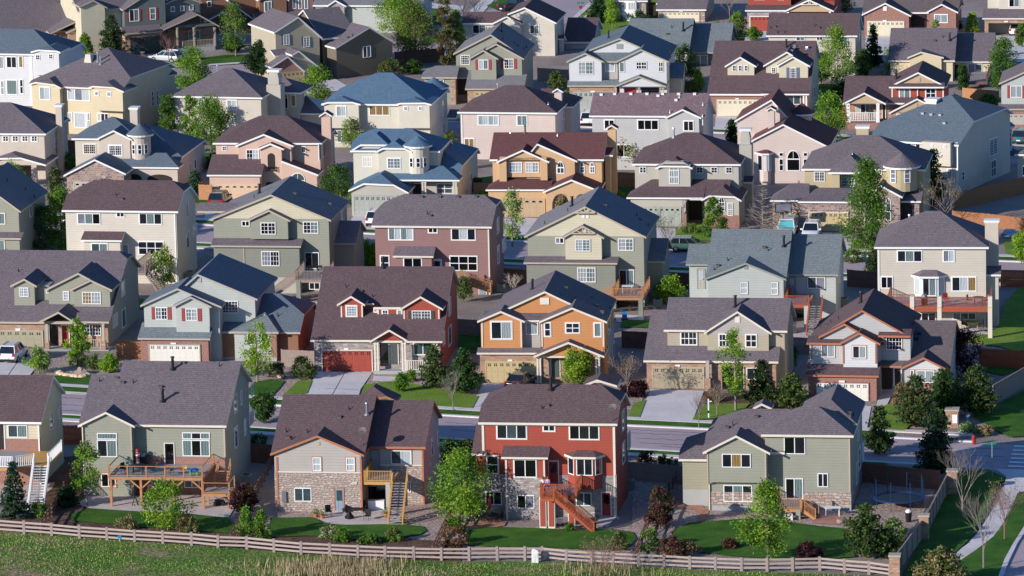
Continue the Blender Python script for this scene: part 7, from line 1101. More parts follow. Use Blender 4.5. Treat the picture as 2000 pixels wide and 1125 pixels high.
for a in ((882, 885, 862, 60, 'dark clipped hedge by the street left of the red front-row house', ['green2', 'deep']), (915, 882, 862, 40, 'dark shrub right of the clipped hedge beside the front red house', ['deep', 'olive2']), (1262, 912, 884, 44, 'shaded purple shrub behind the fence right of the red front-row house', ['plum', 'bronze2']), (1300, 918, 892, 46, 'shaded green shrub behind the weathered grey fence', ['green2', 'deep']), (505, 880, 850, 44, 'shaded green shrub behind the air conditioner of the long-deck house', ['green2', 'deep']), (470, 735, 712, 40, 'shrub below the brick garage beside the lime green tree', ['olive', 'green2']), (1665, 512, 488, 40, 'low green shrub left of the tall aspen', ['green', 'olive']), (1722, 500, 470, 44, 'rusty-green shrub right of the tall aspen', ['rusty', 'green2']), (1420, 470, 452, 40, 'small green shrub right of the dense rounded evergreen', ['green', 'green2']), (1285, 560, 530, 34, 'green shrub in the shade right of the cedar balcony', ['green2', 'deep']), (955, 662, 640, 30, 'dark green ball shrub behind the orange house eave', ['green2', 'deep']), (1335, 690, 665, 30, 'dark shrub in the gap left of the taupe garage', ['deep', 'green2']), (1540, 700, 676, 34, 'shaded shrub in front of the grey fence by the taupe house', ['green2', 'olive2']), (270, 745, 722, 36, 'olive shrub at the brick corner of the blue-roofed garage house', ['olive', 'green']), (700, 402, 378, 34, 'low dark shrub under the blank garage gable', ['deep', 'green2']), (945, 400, 372, 36, 'green shrub at the left corner of the honey house', ['green2', 'green']), (425, 330, 300, 60, 'broad dark shrub at the foot of the green tree by the peach house', ['green2', 'deep']), (345, 330, 302, 40, 'dark shrub under the two poplars', ['green2', 'green']), (1110, 205, 178, 34, 'green shrub in front of the white house garage', ['green', 'olive']), (1345, 190, 160, 50, 'spreading shrub right of the upright yellow-green evergreen', ['green2', 'olive2']), (1650, 190, 160, 50, 'dark shrub under the white-stemmed aspen', ['deep', 'green2']), (1930, 215, 186, 50, 'green shrub beside the brown fence at the upper right', ['green2', 'green']), (1575, 505, 480, 30, 'small shrub behind the grey roof at the ochre driveway', ['olive', 'green']), (1985, 200, 170, 44, 'dark shrub at the right edge above the teal car', ['deep', 'green2']), (135, 330, 300, 40, 'green shrub between the two beige stucco houses at left', ['green2', 'green']), (860, 320, 292, 36, 'green shrub right of the cream white house', ['green', 'olive']), (745, 175, 150, 60, 'loose olive shrub above the blue hipped roof', ['olive', 'green2']), (690, 215, 190, 40, 'dark green shrub in the gap beside the brick garage wing', ['deep', 'green2'])):
    T('bush', *a[:5], 'shrub', a[5])
# ======================================================== fences
def boards(name, pts, h, mat, label, cat='fence', group=None, cap=None, w=.14):
    P = [gnd(x, y) for x, y in pts]; o = P[0].copy(); e = empty(name, o); tag(e, label, cat, group); L = [p - o for p in P]; b = MB(); r = random.Random(len(pts) * 7 + int(pts[0][0])); rl = MB()
    for A, B in zip(L, L[1:]):
        d = B - A; n = max(1, int(d.length / w)); nn = d.normalized(); s = Vector((-nn.y, nn.x, 0)) * .012
        for i in range(n):
            a = A + d * (i / n); c = A + d * ((i + .93) / n); t = h + r.uniform(-.02, .02) if cap is None else h
            b.add([a - s, c - s, c + s, a + s] + [p + Vector((0, 0, t)) for p in (a - s, c - s, c + s, a + s)], [(4, 5, 6, 7), (0, 1, 5, 4), (1, 2, 6, 5), (2, 3, 7, 6), (3, 0, 4, 7)])
        m_ = max(1, round(d.length / 2.4))
        for i in range(m_ + 1): p = A + d * (i / m_) + s * 4; MB().box(p.x - .05, p.x + .05, p.y - .05, p.y + .05, 0, h + .05).obj('post', mat, e)
        for z in (.35, h * .55, h - .15): rl.bar(A - s * 2 + Vector((0, 0, z)), B - s * 2 + Vector((0, 0, z)), .04, .09)
        if cap is not None: rl.bar(A + Vector((0, 0, h + .03)), B + Vector((0, 0, h + .03)), .12, .06)
    b.obj('boards', mat, e); rl.obj('rails', cap or mat, e); return e
F_ = boards
F_('wood_fence', [(122, 868), (162, 868)], 1.8, 'cedarR', 'red-stained fence panel between the cream house and the sage house')
F_('wood_fence', [(480, 903), (540, 907)], 1.8, 'darkwood', 'dark fence panel between the sage house and the stone house')
F_('wood_fence', [(862, 917), (940, 922)], 1.8, 'darkwood', 'dark fence panel left of the red front-row house')
F_('wood_fence', [(1226, 938), (1300, 944), (1332, 946)], 1.7, 'greywood', 'weathered grey fence between the red and grey-green houses')
F_('wood_fence', [(1684, 943), (1835, 958)], 1.8, 'darkwood', 'dark fence behind the trampoline')
F_('wood_fence', [(228, 700), (278, 702)], 1.8, 'cedarF', 'orange-brown fence between the stone porch and the brick garage')
F_('wood_fence', [(550, 716), (618, 719)], 1.7, 'greywood', 'grey board fence left of the red garage')
F_('wood_fence', [(893, 655), (942, 658)], 1.7, 'greywood', 'grey fence in the gap left of the orange house')
F_('wood_fence', [(1215, 679), (1276, 682)], 1.7, 'darkwood', 'dark fence in the gap right of the orange house')
F_('wood_fence', [(1518, 690), (1580, 693)], 1.7, 'greywood', 'grey fence between the taupe house and the white gabled house')
F_('wood_fence', [(1912, 716), (2030, 722)], 1.8, 'cedarR', 'dark red fence at the right edge behind the plum tree')
F_('wood_fence', [(389, 391), (414, 392)], 1.8, 'cedar', 'bright cedar fence panel left of the peach house')
F_('wood_fence', [(1202, 366), (1242, 368)], 1.8, 'cedar', 'bright cedar fence left of the greige house')
F_('wood_fence', [(1860, 438), (1930, 444), (2010, 454)], 1.5, 'cedarF', 'low cedar fence behind the beige hipped house')
F_('wood_fence', [(1866, 410), (1935, 394), (2010, 376)], 1.9, 'cedarF', 'cedar fence climbing beside the large cream house')
F_('wood_fence', [(772, 128), (868, 120)], 1.8, 'darkwood', 'dark red fence below the curving street at the top')
F_('wood_fence', [(1680, 188), (1760, 192)], 1.7, 'darkwood', 'dark fence behind the porch house')
F_('wood_fence', [(1880, 198), (1950, 204)], 1.7, 'cedar', 'brown fence below the narrow conifer at the upper right')
F_('wood_fence', [(1640, 218), (1652, 246)], 1.8, 'cedar', 'cedar panel at the left of the white-railed porch')
F_('wood_fence', [(1050, 158), (1110, 162)], 1.7, 'greywood', 'grey fence below the cream rear gable')
F_('wood_fence', [(410, 530), (330, 527)], 1.6, 'darkwood', 'dark fence right of the cream clipped-gable house') if 0 else None
F_('wood_fence', [(985, 555), (1028, 558)], 1.7, 'darkwood', 'dark fence between the mauve and truss-gabled houses')
F_('wood_fence', [(680, 520), (735, 524)], 1.8, 'cedarR', 'red-brown fence left of the mauve house')
F_('wood_fence', [(1300, 562), (1345, 565)], 1.7, 'darkwood', 'dark fence left of the pale grey-green house')
F_('wood_fence', [(1655, 560), (1715, 564)], 1.8, 'darkwood', 'dark red fence left of the beige house with columns')
F_('wood_fence', [(1955, 560), (2020, 562)], 1.8, 'cedarR', 'dark red fence at the right edge above the green lawn')
F_('wood_fence', [(925, 385), (960, 387)], 1.7, 'greywood', 'weathered fence left of the honey house')
F_('wood_fence', [(120, 300), (150, 302)], 1.7, 'darkwood', 'dark red fence left of the turret house')
F_('wood_fence', [(1300, 370), (1225, 366)], 1.4, 'cedar', 'x') if 0 else None
F_('composite_fence', [(1853, 960), (1809, 1046)], 1.75, 'greytaupe' if 0 else 'greywood', 'tall taupe panel fence between the upper and middle stone pillars', cap='greywood')
F_('composite_fence', [(1801, 1056), (1750, 1125)], 1.75, 'greywood', 'tall taupe panel fence between the middle and lowest stone pillars', cap='greywood')
F_('composite_fence', [(1940, 792), (2030, 740)], 1.9, 'greywood', 'taupe panel fence at the right edge beside the corner lawn', cap='greywood')
def pillar(x, y, h, w, label, name='stone_pillar'):
    p = gnd(x, y); e = empty(name, (p.x, p.y, 0), -.15); tag(e, label, 'pillar'); MB().box(-w / 2, w / 2, -w / 2, w / 2, -.1, h).obj('shaft', 'stoneC', e); MB().box(-w / 2 - .08, w / 2 + .08, -w / 2 - .08, w / 2 + .08, h, h + .16).obj('cap', 'tan', e); return e
pillar(1860, 966, 2.1, .85, 'stone pillar at the street end of the composite fence, behind the bare trees'); pillar(1805, 1055, 2.1, .8, 'stone pillar halfway down the composite fence'); pillar(1748, 1132, 2.0, .85, 'stone pillar where rail fence and composite fence meet')
e = pillar(1860, 834, 1.6, 1.15, 'square stone sign pier on the corner lawn beside the pines', 'sign_pier'); MB().box(.05, .5, -.62, -.57, .5, 1.3).obj('plaque', 'whitep', e)
# long rail fence along the field
px = [(-7, 1040), (47, 1044), (101, 1048), (155, 1053), (209, 1056.5), (263, 1060.5), (318, 1063.5), (374, 1067), (426, 1072), (482, 1074), (535, 1080), (588, 1085), (644, 1088), (699, 1091), (752, 1093), (808, 1095), (862, 1096), (916, 1096), (971, 1095), (1025, 1095), (1059, 1095), (1106, 1100), (1155, 1103), (1197, 1105), (1247, 1108), (1297, 1110), (1347, 1113), (1397, 1115), (1448, 1117), (1498, 1117), (1548, 1116), (1601, 1115), (1649, 1119), (1697, 1123), (1738, 1129)]
P = [gnd(*q) for q in px]; o = P[0]; RF = empty('rail_fence', (o.x, o.y, 0)); tag(RF, 'long pinkish-beige three-rail fence along the wild grass', 'fence'); plain('railwood', (.37, .29, .265), .7, .15, 3); r_ = random.Random(2)
for i, p in enumerate(P):
    q = p - o; hh = 1.22 + r_.uniform(-.04, .04); a = MB(); a.box(q.x - .11, q.x + .11, q.y - .11, q.y + .11, -.1, hh); a.obj('post', 'railwood', RF)
    if i:
        s0 = P[i - 1] - o
        for z in (.35, .7, 1.05):
            MB().bar(s0 + Vector((0, -.02, z + r_.uniform(-.02, .02))), q + Vector((0, -.02, z + r_.uniform(-.02, .02))), .045, .17).obj('rail', 'railwood', RF)
def splitrail(pts, label):
    P = [gnd(*q) for q in pts]; o = P[0]; e = empty('split_rail_fence', (o.x, o.y, 0)); tag(e, label, 'fence'); b = MB()
    for A, B in zip(P, P[1:]):
        n = max(1, round((B - A).length / 2.3))
        for i in range(n + (B == P[-1])): q = A.lerp(B, i / n) - o; MB().box(q.x - .07, q.x + .07, q.y - .07, q.y + .07, -.1, 1.25).obj('post', 'darkwood', e)
        for i in range(n):
            a, c = A.lerp(B, i / n) - o, A.lerp(B, (i + 1) / n) - o
            for z in (.35, .72, 1.1): b.bar(a + Vector((0, 0, z)), c + Vector((0, 0, z)), .06, .12)
    b.obj('rails', 'darkwood', e)
splitrail([(80, 1045), (108, 1000), (142, 935)], 'dark sloping rail fence between cream house and sage house gardens'); splitrail([(450, 1070), (480, 1012), (535, 905)], 'dark sloping rail fence left of the stone house'); splitrail([(845, 1093), (888, 1000), (925, 925)], 'dark sloping rail fence between stone house and red house'); splitrail([(1238, 1105), (1275, 1012), (1322, 945)], 'dark sloping rail fence right of the red house')
# ======================================================== vehicles
for n_, c_ in dict(carW=(.78, .79, .80), carB=(.01, .011, .013), carG=(.05, .11, .09), carS=(.45, .47, .50), carD=(.10, .06, .06), carT=(.02, .12, .14)).items():
    m_ = plain(n_, c_, .25, .03, 1, spec=.5); m_.node_tree.nodes['Principled BSDF'].inputs['Coat Weight'].default_value = .8
plain('tyre', (.015, .015, .016), .8); plain('red_lens', (.45, .01, .01), .2); plain('clear_lens', (.7, .7, .65), .15); plain('shade_teal', (.10, .42, .46), .5); glass('carglass', (.01, .013, .018), .03)
def car(x, y, hd, col, kind, label, name='parked_car', cat='car', z=0, shade=False, low=None):
    p = gnd(x, y); a = math.radians(hd); e = empty(name, (p.x, p.y, z + .06), math.pi / 2 - a); tag(e, label, cat, 'cars parked in the driveways and streets')
    L, W, H, belt, hood = dict(suv=(4.7, 1.88, 1.75, 1.05, 1.0), sedan=(4.6, 1.8, 1.45, .92, .85), wagon=(4.7, 1.78, 1.52, .95, .88), van=(5.2, 1.98, 1.95, 1.15, 1.1), pickup=(5.5, 1.95, 1.85, 1.15, 1.1))[kind]
    h = L / 2; w = W / 2; st = [(-h, .42, belt - .12, .88), (-h + .12, .32, belt, .96), (-h + .9, .28, belt, 1), (h * .35, .28, belt - .01, 1), (h * .48, .28, hood, 1), (h - .35, .3, hood - .14, .95), (h, .42, hood - .32, .84)]; V = []; F = []
    for sx_, z0, z1, k in st: V += [(sx_, -w * k * .93, z0), (sx_, -w * k, (z0 + z1) / 2), (sx_, -w * k * .95, z1), (sx_, w * k * .95, z1), (sx_, w * k, (z0 + z1) / 2), (sx_, w * k * .93, z0)]
    for i in range(len(st) - 1):
        for j in range(6): F.append((i * 6 + j, i * 6 + (j + 1) % 6, (i + 1) * 6 + (j + 1) % 6, (i + 1) * 6 + j))
    F += [(5, 4, 3, 2, 1, 0), tuple((len(st) - 1) * 6 + i for i in range(6))]
    b = MB().add(V, F); o = b.obj('body', col, e, True); md = o.modifiers.new('bevel', 'BEVEL'); md.width = .06; md.segments = 2
    xb0, xf0, xb1, xf1 = dict(suv=(-h + .12, h * .42, -h + .5, h * .12), sedan=(-h + .75, h * .42, -h + 1.35, h * .08), wagon=(-h + .15, h * .42, -h + .6, h * .08), van=(-h + .1, h * .55, -h + .3, h * .28), pickup=(-h + 1.9, h * .42, -h + 2.1, h * .12))[kind]
    G = [(xb0, -w * .9, belt - .03), (xf0, -w * .9, belt - .03), (xf0, w * .9, belt - .03), (xb0, w * .9, belt - .03), (xb1, -w * .74, H - .07), (xf1, -w * .74, H - .07), (xf1, w * .74, H - .07), (xb1, w * .74, H - .07)]
    MB().add(G, [(4, 5, 6, 7), (0, 1, 5, 4), (1, 2, 6, 5), (2, 3, 7, 6), (3, 0, 4, 7)]).obj('windows', 'carglass', e)
    r = MB().box(xb1 - .02, xf1 + .02, -w * .76, w * .76, H - .09, H)
    Gv = [Vector(q) for q in G]
    for a_, c_ in ((0, 4), (1, 5), (2, 6), (3, 7)): r.bar(Gv[a_], Gv[c_], .09, .09)
    for s_ in (0, 3):
        A, B, C_, D_ = Gv[s_ if s_ == 0 else 3], Gv[1 if s_ == 0 else 2], Gv[5 if s_ == 0 else 6], Gv[4 if s_ == 0 else 7]
        for t in (.36, .68): r.bar(A.lerp(B, t), D_.lerp(C_, t), .07, .07)
    ro = r.obj('roof', col, e); md = ro.modifiers.new('bevel', 'BEVEL'); md.width = .03; md.segments = 2
    if shade: MB().add([Gv[1].lerp(Gv[5], .08) + Vector((.03, 0, 0)), Gv[2].lerp(Gv[6], .08) + Vector((.03, 0, 0)), Gv[2].lerp(Gv[6], .92) + Vector((.03, 0, 0)), Gv[1].lerp(Gv[5], .92) + Vector((.03, 0, 0))], [(0, 1, 2, 3)]).obj('sun_shade', 'shade_teal', e)
    for sx_ in (-h * .62, h * .6):
        for sy_ in (-1, 1):
            wh = MB().tube((sx_, sy_ * (w - .2), .33), (sx_, sy_ * (w + .015), .33), .34, .34, 16).obj('wheel', 'tyre', e); MB().tube((sx_, sy_ * (w), .33), (sx_, sy_ * (w + .03), .33), .2, .18, 10).obj('rim', 'steel', wh)
    for sy_ in (-1, 1): MB().box(-h - .01, -h + .12, sy_ * w * .62, sy_ * w * .9, belt - .28, belt - .02).obj('tail_light', 'red_lens', e); MB().box(h - .18, h - .02, sy_ * w * .5, sy_ * w * .8, hood - .32, hood - .18).obj('headlight', 'clear_lens', e)
    MB().box(-h - .05, -h + .1, -w * .85, w * .85, .3, .5).obj('rear_bumper', low or 'black', e); MB().box(h - .12, h + .04, -w * .8, w * .8, .3, .5).obj('front_bumper', low or 'black', e); MB().box(-h - .07, -h - .02, -.24, .24, .55, .68).obj('number_plate', 'whitep', e)
    if kind in ('suv', 'wagon'):
        for sy_ in (-1, 1): MB().bar((xb1 + .2, sy_ * w * .62, H + .05), (xf1 - .1, sy_ * w * .62, H + .05), .05, .05).obj('roof_rail', 'steel', e)
    for sy_ in (-1, 1): MB().box(h * .3, h * .38, sy_ * (w * .95), sy_ * (w + .18), belt, belt + .16).obj('mirror', col, e)
    if kind == 'pickup': MB().box(-h + .12, -h + 1.8, -w * .8, w * .8, belt - .05, belt + .015).obj('load_bed', 'black', e)
car(27, 703, 13, 'carW', 'suv', 'white SUV on the driveway at the far left of the second row'); car(1018, 757, 24, 'carB', 'sedan', 'black car on the driveway of the orange house'); car(431, 402, 12, 'carD', 'suv', 'dark maroon and silver SUV at the garage of the peach house', low='carW'); car(737, 438, 10, 'carW', 'suv', 'white SUV below the blank garage gable of the ivory house')
car(325, 121, -58, 'carS', 'wagon', 'silver station wagon crossing the driveway of the slate grey house', low='black'); car(1538, 462, 188, 'carW', 'van', 'white pickup-like van with a teal windscreen shade before the ochre garage', 'parked_van', 'van', shade=True); car(1585, 466, 189, 'carW', 'suv', 'white SUV facing the street before the ochre garage'); car(1348, 491, 98, 'carG', 'wagon', 'dark green wagon parked along the street by the round evergreen')
car(1986, 66, 10, 'carW', 'sedan', 'white car inside the open garage at the top right', low='carW'); car(1999, 279, 20, 'carT', 'suv', 'teal SUV cut by the right edge of the picture'); car(1008, 22, 48, 'carB', 'pickup', 'black pickup truck at the top edge', 'parked_truck', 'truck'); car(1152, 243, 8, 'carW', 'suv', 'white SUV half hidden between the pink-beige and light grey houses')
# ======================================================== street furniture
def stick(name, x, y, label, cat): p = gnd(x, y); e = empty(name, (p.x, p.y, 0)); tag(e, label, cat); return e
plain('signgreen', (.01, .22, .13), .4, .05); plain('hred', (.36, .03, .03), .4, .1); plain('terracotta', (.45, .16, .07), .7); plain('skin', (.55, .33, .24), .5, .06); plain('lilac', (.48, .30, .60), .8, .1); plain('blue', (.02, .22, .55), .4); plain('trampblue', (.008, .04, .13), .5); plain('applegreen', (.25, .55, .06), .4); plain('yellowp', (.70, .55, .05), .5); plain('hairb', (.09, .045, .02), .6); plain('tub', (.07, .06, .06)); plain('sandrock', (.60, .46, .30), .8, .3, 3)
e = stick('street_sign', 1938, 932, 'green street name sign on a tall pole at the crossing', 'street sign'); MB().tube((0, 0, 0), (0, 0, 3.1), .04, .04, 8).obj('pole', 'greytrim', e); MB().box(-.55, .35, -.015, .015, 2.95, 3.15).obj('sign_panel', 'signgreen', e); MB().box(-.015, .015, -.45, .45, 2.72, 2.92).obj('sign_panel', 'signgreen', e)
e = stick('street_sign', 1135, 47, 'green street name sign with a stop sign seen from behind, top of the picture', 'street sign'); MB().tube((0, 0, 0), (0, 0, 3.0), .04, .04, 8).obj('pole', 'greytrim', e); MB().box(-.5, .5, -.015, .015, 2.75, 3.0).obj('sign_panel', 'signgreen', e); MB().tube((0, -.05, 2.3), (0, -.02, 2.3), .27, .27, 8).obj('stop_panel', 'hred', e)
e = stick('street_sign', 279, 138, 'small green street sign over a red stop sign near the silver wagon', 'street sign'); MB().tube((0, 0, 0), (0, 0, 2.5), .04, .04, 8).obj('pole', 'greytrim', e); MB().box(-.3, .3, -.015, .015, 2.3, 2.5).obj('sign_panel', 'signgreen', e); MB().tube((.05, -.05, 1.85), (.05, -.02, 1.85), .34, .34, 8).obj('stop_panel', 'hred', e)
e = stick('fire_hydrant', 1902, 868, 'red fire hydrant on the kerb lawn at the corner', 'hydrant'); MB().lathe([(.2, 0), (.2, .08), (.15, .1), (.15, .6), (.19, .62), (.17, .75), (.05, .88)], n=12).tube((-.26, 0, .5), (.26, 0, .5), .07, .07, 8).obj('body', 'hred', e)
e = stick('street_lamp', 1705, 506, 'dark street lamp post in front of the aspen', 'street lamp'); MB().tube((0, 0, 0), (0, 0, 4.5), .07, .05, 8).obj('pole', 'black', e); MB().lathe([(.08, 4.5), (.2, 4.6), (.24, 4.95), (.05, 5.1)], n=10).obj('lantern', 'black', e)
e = stick('utility_pedestal', 1045, 1100, 'white round-topped utility pedestal in front of the rail fence', 'utility box'); MB().box(-.28, .28, -.2, .2, 0, .95).add([(.28 * math.cos(math.pi * i / 10), s, .95 + .28 * math.sin(math.pi * i / 10)) for s in (-.2, .2) for i in range(11)], [tuple(range(11))[::-1], tuple(range(11, 22))] + [(i, i + 1, i + 12, i + 11) for i in range(10)]).obj('housing', 'whitep', e); MB().box(-.2, .2, -.22, -.2, .5, .9).obj('door', 'offwhite', e)
e = stick('sign_post', 1384, 818, 'white wooden sign post on the lawn of the taupe house', 'sign post'); MB().box(-.06, .06, -.06, .06, 0, 1.9).box(-.06, .3, -.04, .04, 1.6, 1.7).obj('post', 'whitep', e); MB().box(-.07, .07, -.07, .07, .55, .8).obj('band', 'black', e)
e = stick('yard_sign', 234, 1059, 'small blue and white marker sign before the rail fence', 'sign'); MB().box(-.02, .02, -.01, .01, 0, .35).obj('stake', 'whitep', e); MB().box(-.15, .15, -.015, .015, .33, .6).obj('panel', 'blue', e)
e = stick('yard_sign', 1890, 822, 'small white marker sign right of the stone sign pier', 'sign'); MB().box(-.02, .02, -.01, .01, 0, .35).obj('stake', 'whitep', e); MB().box(-.16, .16, -.015, .015, .33, .6).obj('panel', 'whitep', e)
e = stick('basketball_hoop', 1530, 462, 'basketball hoop with clear backboard at the ochre house garage', 'basketball hoop'); MB().tube((0, 0, 0), (0, 0, 3.0), .06, .06, 8).bar((0, 0, 2.9), (0, -.7, 3.1), .08, .08).obj('pole', 'black', e); f = MB(); [f.box(*q) for q in ((-.9, .9, -.75, -.7, 3.7, 3.78), (-.9, .9, -.75, -.7, 2.75, 2.83), (-.9, -.82, -.75, -.7, 2.83, 3.7), (.82, .9, -.75, -.7, 2.83, 3.7))]; f.obj('backboard_frame', 'black', e); MB().box(-.82, .82, -.73, -.72, 2.83, 3.7).obj('backboard', 'p', e)
MB().lathe([(.23, 0), (.25, .03), (.21, .03)], (0, -1.02, 2.98), 14).obj('rim', 'hred', e)
def flag(x, y, h, P, label):
    e = empty('flag', P); tag(e, label, 'flag'); MB().tube((0, 0, 0), (.5, -.9, 1.1), .02).obj('flagstaff', 'tan', e); V = []; F = []; M = []
    A, B = Vector((.5, -.9, 1.1)), Vector((.12, -.2, .25))
    for i in range(8):
        for j in range(8): q = A.lerp(B, i / 7); V.append(q + Vector((-.06 * j + .05 * math.sin(i + j * .8), .02 * math.sin(j * 1.3), -.11 * j - .02 * i)))
    for i in range(7):
        for j in range(7): F.append((i * 8 + j, i * 8 + j + 1, (i + 1) * 8 + j + 1, (i + 1) * 8 + j)); M.append(2 if (i < 3 and j < 3) else i % 2)
    mesh_obj('cloth', V, F, ['hred', 'whitep', 'navy'], e, M)
plain('navy', (.02, .03, .12))
q = F2.o + F2.U * F2.F(1800, 300, -.6)[0] + F2.W * -.6; flag(0, 0, 0, (q.x, q.y, F2.F(1800, 300, -.6)[1]), 'striped flag on a staff at the porch of the slate grey house')
q = D6.o + D6.U * D6.F(640, 800, 0)[0] - D6.W * .1; D6.k('S6'); flag(0, 0, 0, (q.x, q.y, D6.F(640, 830, 0)[1]), 'striped flag hanging beside the greige house porch')
# ======================================================== garden and deck things
def chair(P, rz, mat, label, group=None, name='garden_chair', cat='chair'):
    e = empty(name, P, rz); tag(e, label, cat, group); MB().box(-.26, .26, -.26, .26, .4, .45).obj('seat', mat, e); MB().box(-.26, .26, .22, .27, .45, .95).obj('backrest', mat, e)
    for i in (-1, 1):
        for j in (-1, 1): MB().tube((i * .23, j * .23, 0), (i * .23, j * .23, .42), .02).obj('leg', mat, e)
        MB().bar((i * .27, -.26, .65), (i * .27, .26, .65), .05, .04).obj('armrest', mat, e)
def table(P, r, h, mat, label, name='garden_table', cat='table', legm=None, rect=None):
    e = empty(name, P); tag(e, label, cat); b = MB()
    (b.box(-rect[0], rect[0], -rect[1], rect[1], h - .05, h) if rect else b.lathe([(r, h - .05), (r, h)], n=20)); b.obj('table_top', mat, e); q = (rect[0] * .8, rect[1] * .8) if rect else (r * .6, r * .6)
    for i in (-1, 1):
        for j in (-1, 1): MB().tube((i * q[0], j * q[1], 0), (i * q[0], j * q[1], h - .04), .03).obj('leg', legm or mat, e)
def grill(P, label):
    e = empty('barbecue_grill', P); tag(e, label, 'grill'); MB().box(-.3, .3, -.25, .25, .1, .75).obj('cabinet', 'black', e); MB().lathe([(.3, .75), (.33, .9), (.25, 1.1), (.05, 1.18)], n=12).obj('hood', 'metal', e); MB().box(-.7, -.3, -.22, .22, .78, .82).box(.3, .7, -.22, .22, .78, .82).obj('side_shelf', 'black', e)
def W_(h, x, y, z): p = h.G(x, y, z); q = h.o + h.U * p[0] + h.W * p[1]; return (q.x, q.y, z)
A2.k('R1'); zA = A2.F(1322, 905, 1)[1]; A2.k('R5')
grill(W_(A2, 1115, 255, zA), 'black barbecue grill on the long timber deck'); table(W_(A2, 1080, 320, zA), .7, .72, 'black', 'round black table on the long timber deck'); chair(W_(A2, 975, 322, zA), .9, 'black', 'black chair at the left of the deck table'); chair(W_(A2, 1185, 315, zA), -1.2, 'black', 'black chair at the right of the deck table'); chair(W_(A2, 1325, 335, zA), 2.6, 'darkwood', 'brown chair alone near the middle of the long deck')
e = empty('kids_table', W_(A2, 1515, 335, zA)); tag(e, 'blue and green plastic kids water table on the long deck', 'toy'); MB().lathe([(.42, .38), (.48, .5), (.3, .62), (.1, .66)], n=16).obj('lid', 'blue', e); [MB().tube((i * .3, j * .25, 0), (i * .3, j * .25, .4), .05).obj('leg', 'applegreen', e) for i in (-1, 1) for j in (-1, 1)]
e = empty('toy', W_(A2, 1430, 290, zA)); tag(e, 'small red and yellow plastic toy on the long deck', 'toy'); MB().box(-.35, .1, -.12, .12, 0, .22).obj('body', 'hred', e); MB().box(-.05, .35, -.1, .14, .05, .3).obj('seat', 'yellowp', e)
e = empty('totem_post', W_(A2, 1078, 265, zA)); tag(e, 'red and white striped carved post behind the grill', 'ornament'); [MB().lathe([(.14, i * .22), (.17, i * .22 + .1), (.13, i * .22 + .22)], n=10).obj('segment', ['hred', 'whitep', 'terracotta'][i % 3], e) for i in range(7)]
e = empty('sawhorse', W_(A2, 1057, 575, 0)); tag(e, 'small black folding sawhorse under the long deck', 'sawhorse'); b = MB(); [b.bar((i * .28, j * .25, 0), (i * .05, 0, .75), .05, .05) for i in (-1, 1) for j in (-1, 1)]; b.obj('legs_frame', 'black', e)
e = empty('bicycle_trailer', W_(A2, 1715, 575, 0)); tag(e, 'black covered mower under the deck landing', 'mower'); MB().box(-.4, .4, -.3, .3, .15, .5).obj('body', 'black', e); MB().bar((.3, 0, .4), (-.7, 0, 1.0), .04, .04).obj('handle', 'black', e); [MB().tube((i * .35, j * .28, .18), (i * .35, j * .34, .18), .18, .18, 10).obj('wheel', 'tyre', e) for i in (-1, 1) for j in (-1, 1)]
e['label'] = 'black push mower under the deck landing'; e.name = 'lawn_mower'
A3.k('R6'); chair(W_(A3, 768, 655, 0), .3, 'black', 'black metal armchair left of the blue-grey door on the patio'); chair(W_(A3, 1070, 690, 0), -.4, 'black', 'black metal armchair near the edge of the patio'); e = empty('garden_bench', W_(A3, 980, 630, 0), 0); tag(e, 'black cushioned bench against the stone wall', 'bench'); MB().box(-.9, .9, -.3, .3, .35, .48).obj('seat', 'black', e); MB().box(-.9, .9, .25, .35, .48, 1.05).obj('backrest', 'black', e); [MB().box(i * .85 - .04, i * .85 + .04, -.3, .3, 0, .7).obj('side', 'black', e) for i in (-1, 1)]
e = empty('fire_pit', W_(A3, 930, 680, 0)); tag(e, 'black pyramid-shaped fire pit on the patio', 'fire pit'); MB().lathe([(.38, 0), (.38, .12), (.42, .3), (.34, .32), (.08, .7)], n=4).obj('body', 'black', e)
for (x, y, l_) in ((668, 668, 'dark green potted shrub left of the patio'), (718, 678, 'orange pot with green plant on the patio edge'), (1217, 668, 'brown clay pot beside the stair foot'), (1350, 712, 'dark red pot with yellow flowers right of the stairs')):
    e = empty('potted_plant', W_(A3, x, y, 0)); tag(e, l_, 'plant pot'); MB().lathe([(.16, 0), (.26, .4), (.22, .4)], n=12).obj('pot', 'terracotta', e); rr = random.Random(x); V = []; Fc = []; M = []; leaves(rr, [Vector((0, 0, .55)), Vector((.1, 0, .6)), Vector((-.1, 0, .5))], .16, 40, .07, V, Fc, M, 1, (0,)); mesh_obj('foliage', V, Fc, ['yellowp' if x > 1300 else 'green'], e, M)
e = empty('storage_chest', W_(A3, 1140, 605, 0)); tag(e, 'white chest freezer under the small wood balcony', 'chest'); MB().box(-.7, .7, -.3, .3, 0, .8).obj('body', 'whitep', e); MB().box(-.72, .72, -.32, .32, .8, .86).obj('lid', 'whitep', e)
A4.k('R7'); P0 = W_(A4, 428, 705, 0); table(P0, .75, .72, 'black', 'round dark table on the brick patio of the red house'); chair(W_(A4, 350, 700, 0), 1.3, 'black', 'dark chair left of the round table by the red house'); chair(W_(A4, 505, 705, 0), -1.3, 'black', 'dark chair right of the round table by the red house')
e = empty('closed_umbrella', (P0[0], P0[1], 0)); tag(e, 'closed red parasol standing through the round dark table', 'parasol'); MB().tube((0, 0, 0), (0, 0, 2.6), .025).obj('pole', 'greytrim', e); MB().lathe([(.14, 1.25), (.17, 1.5), (.12, 1.75), (.15, 2.0), (.1, 2.3), (.03, 2.55)], n=10).obj('canopy', 'hred', e)
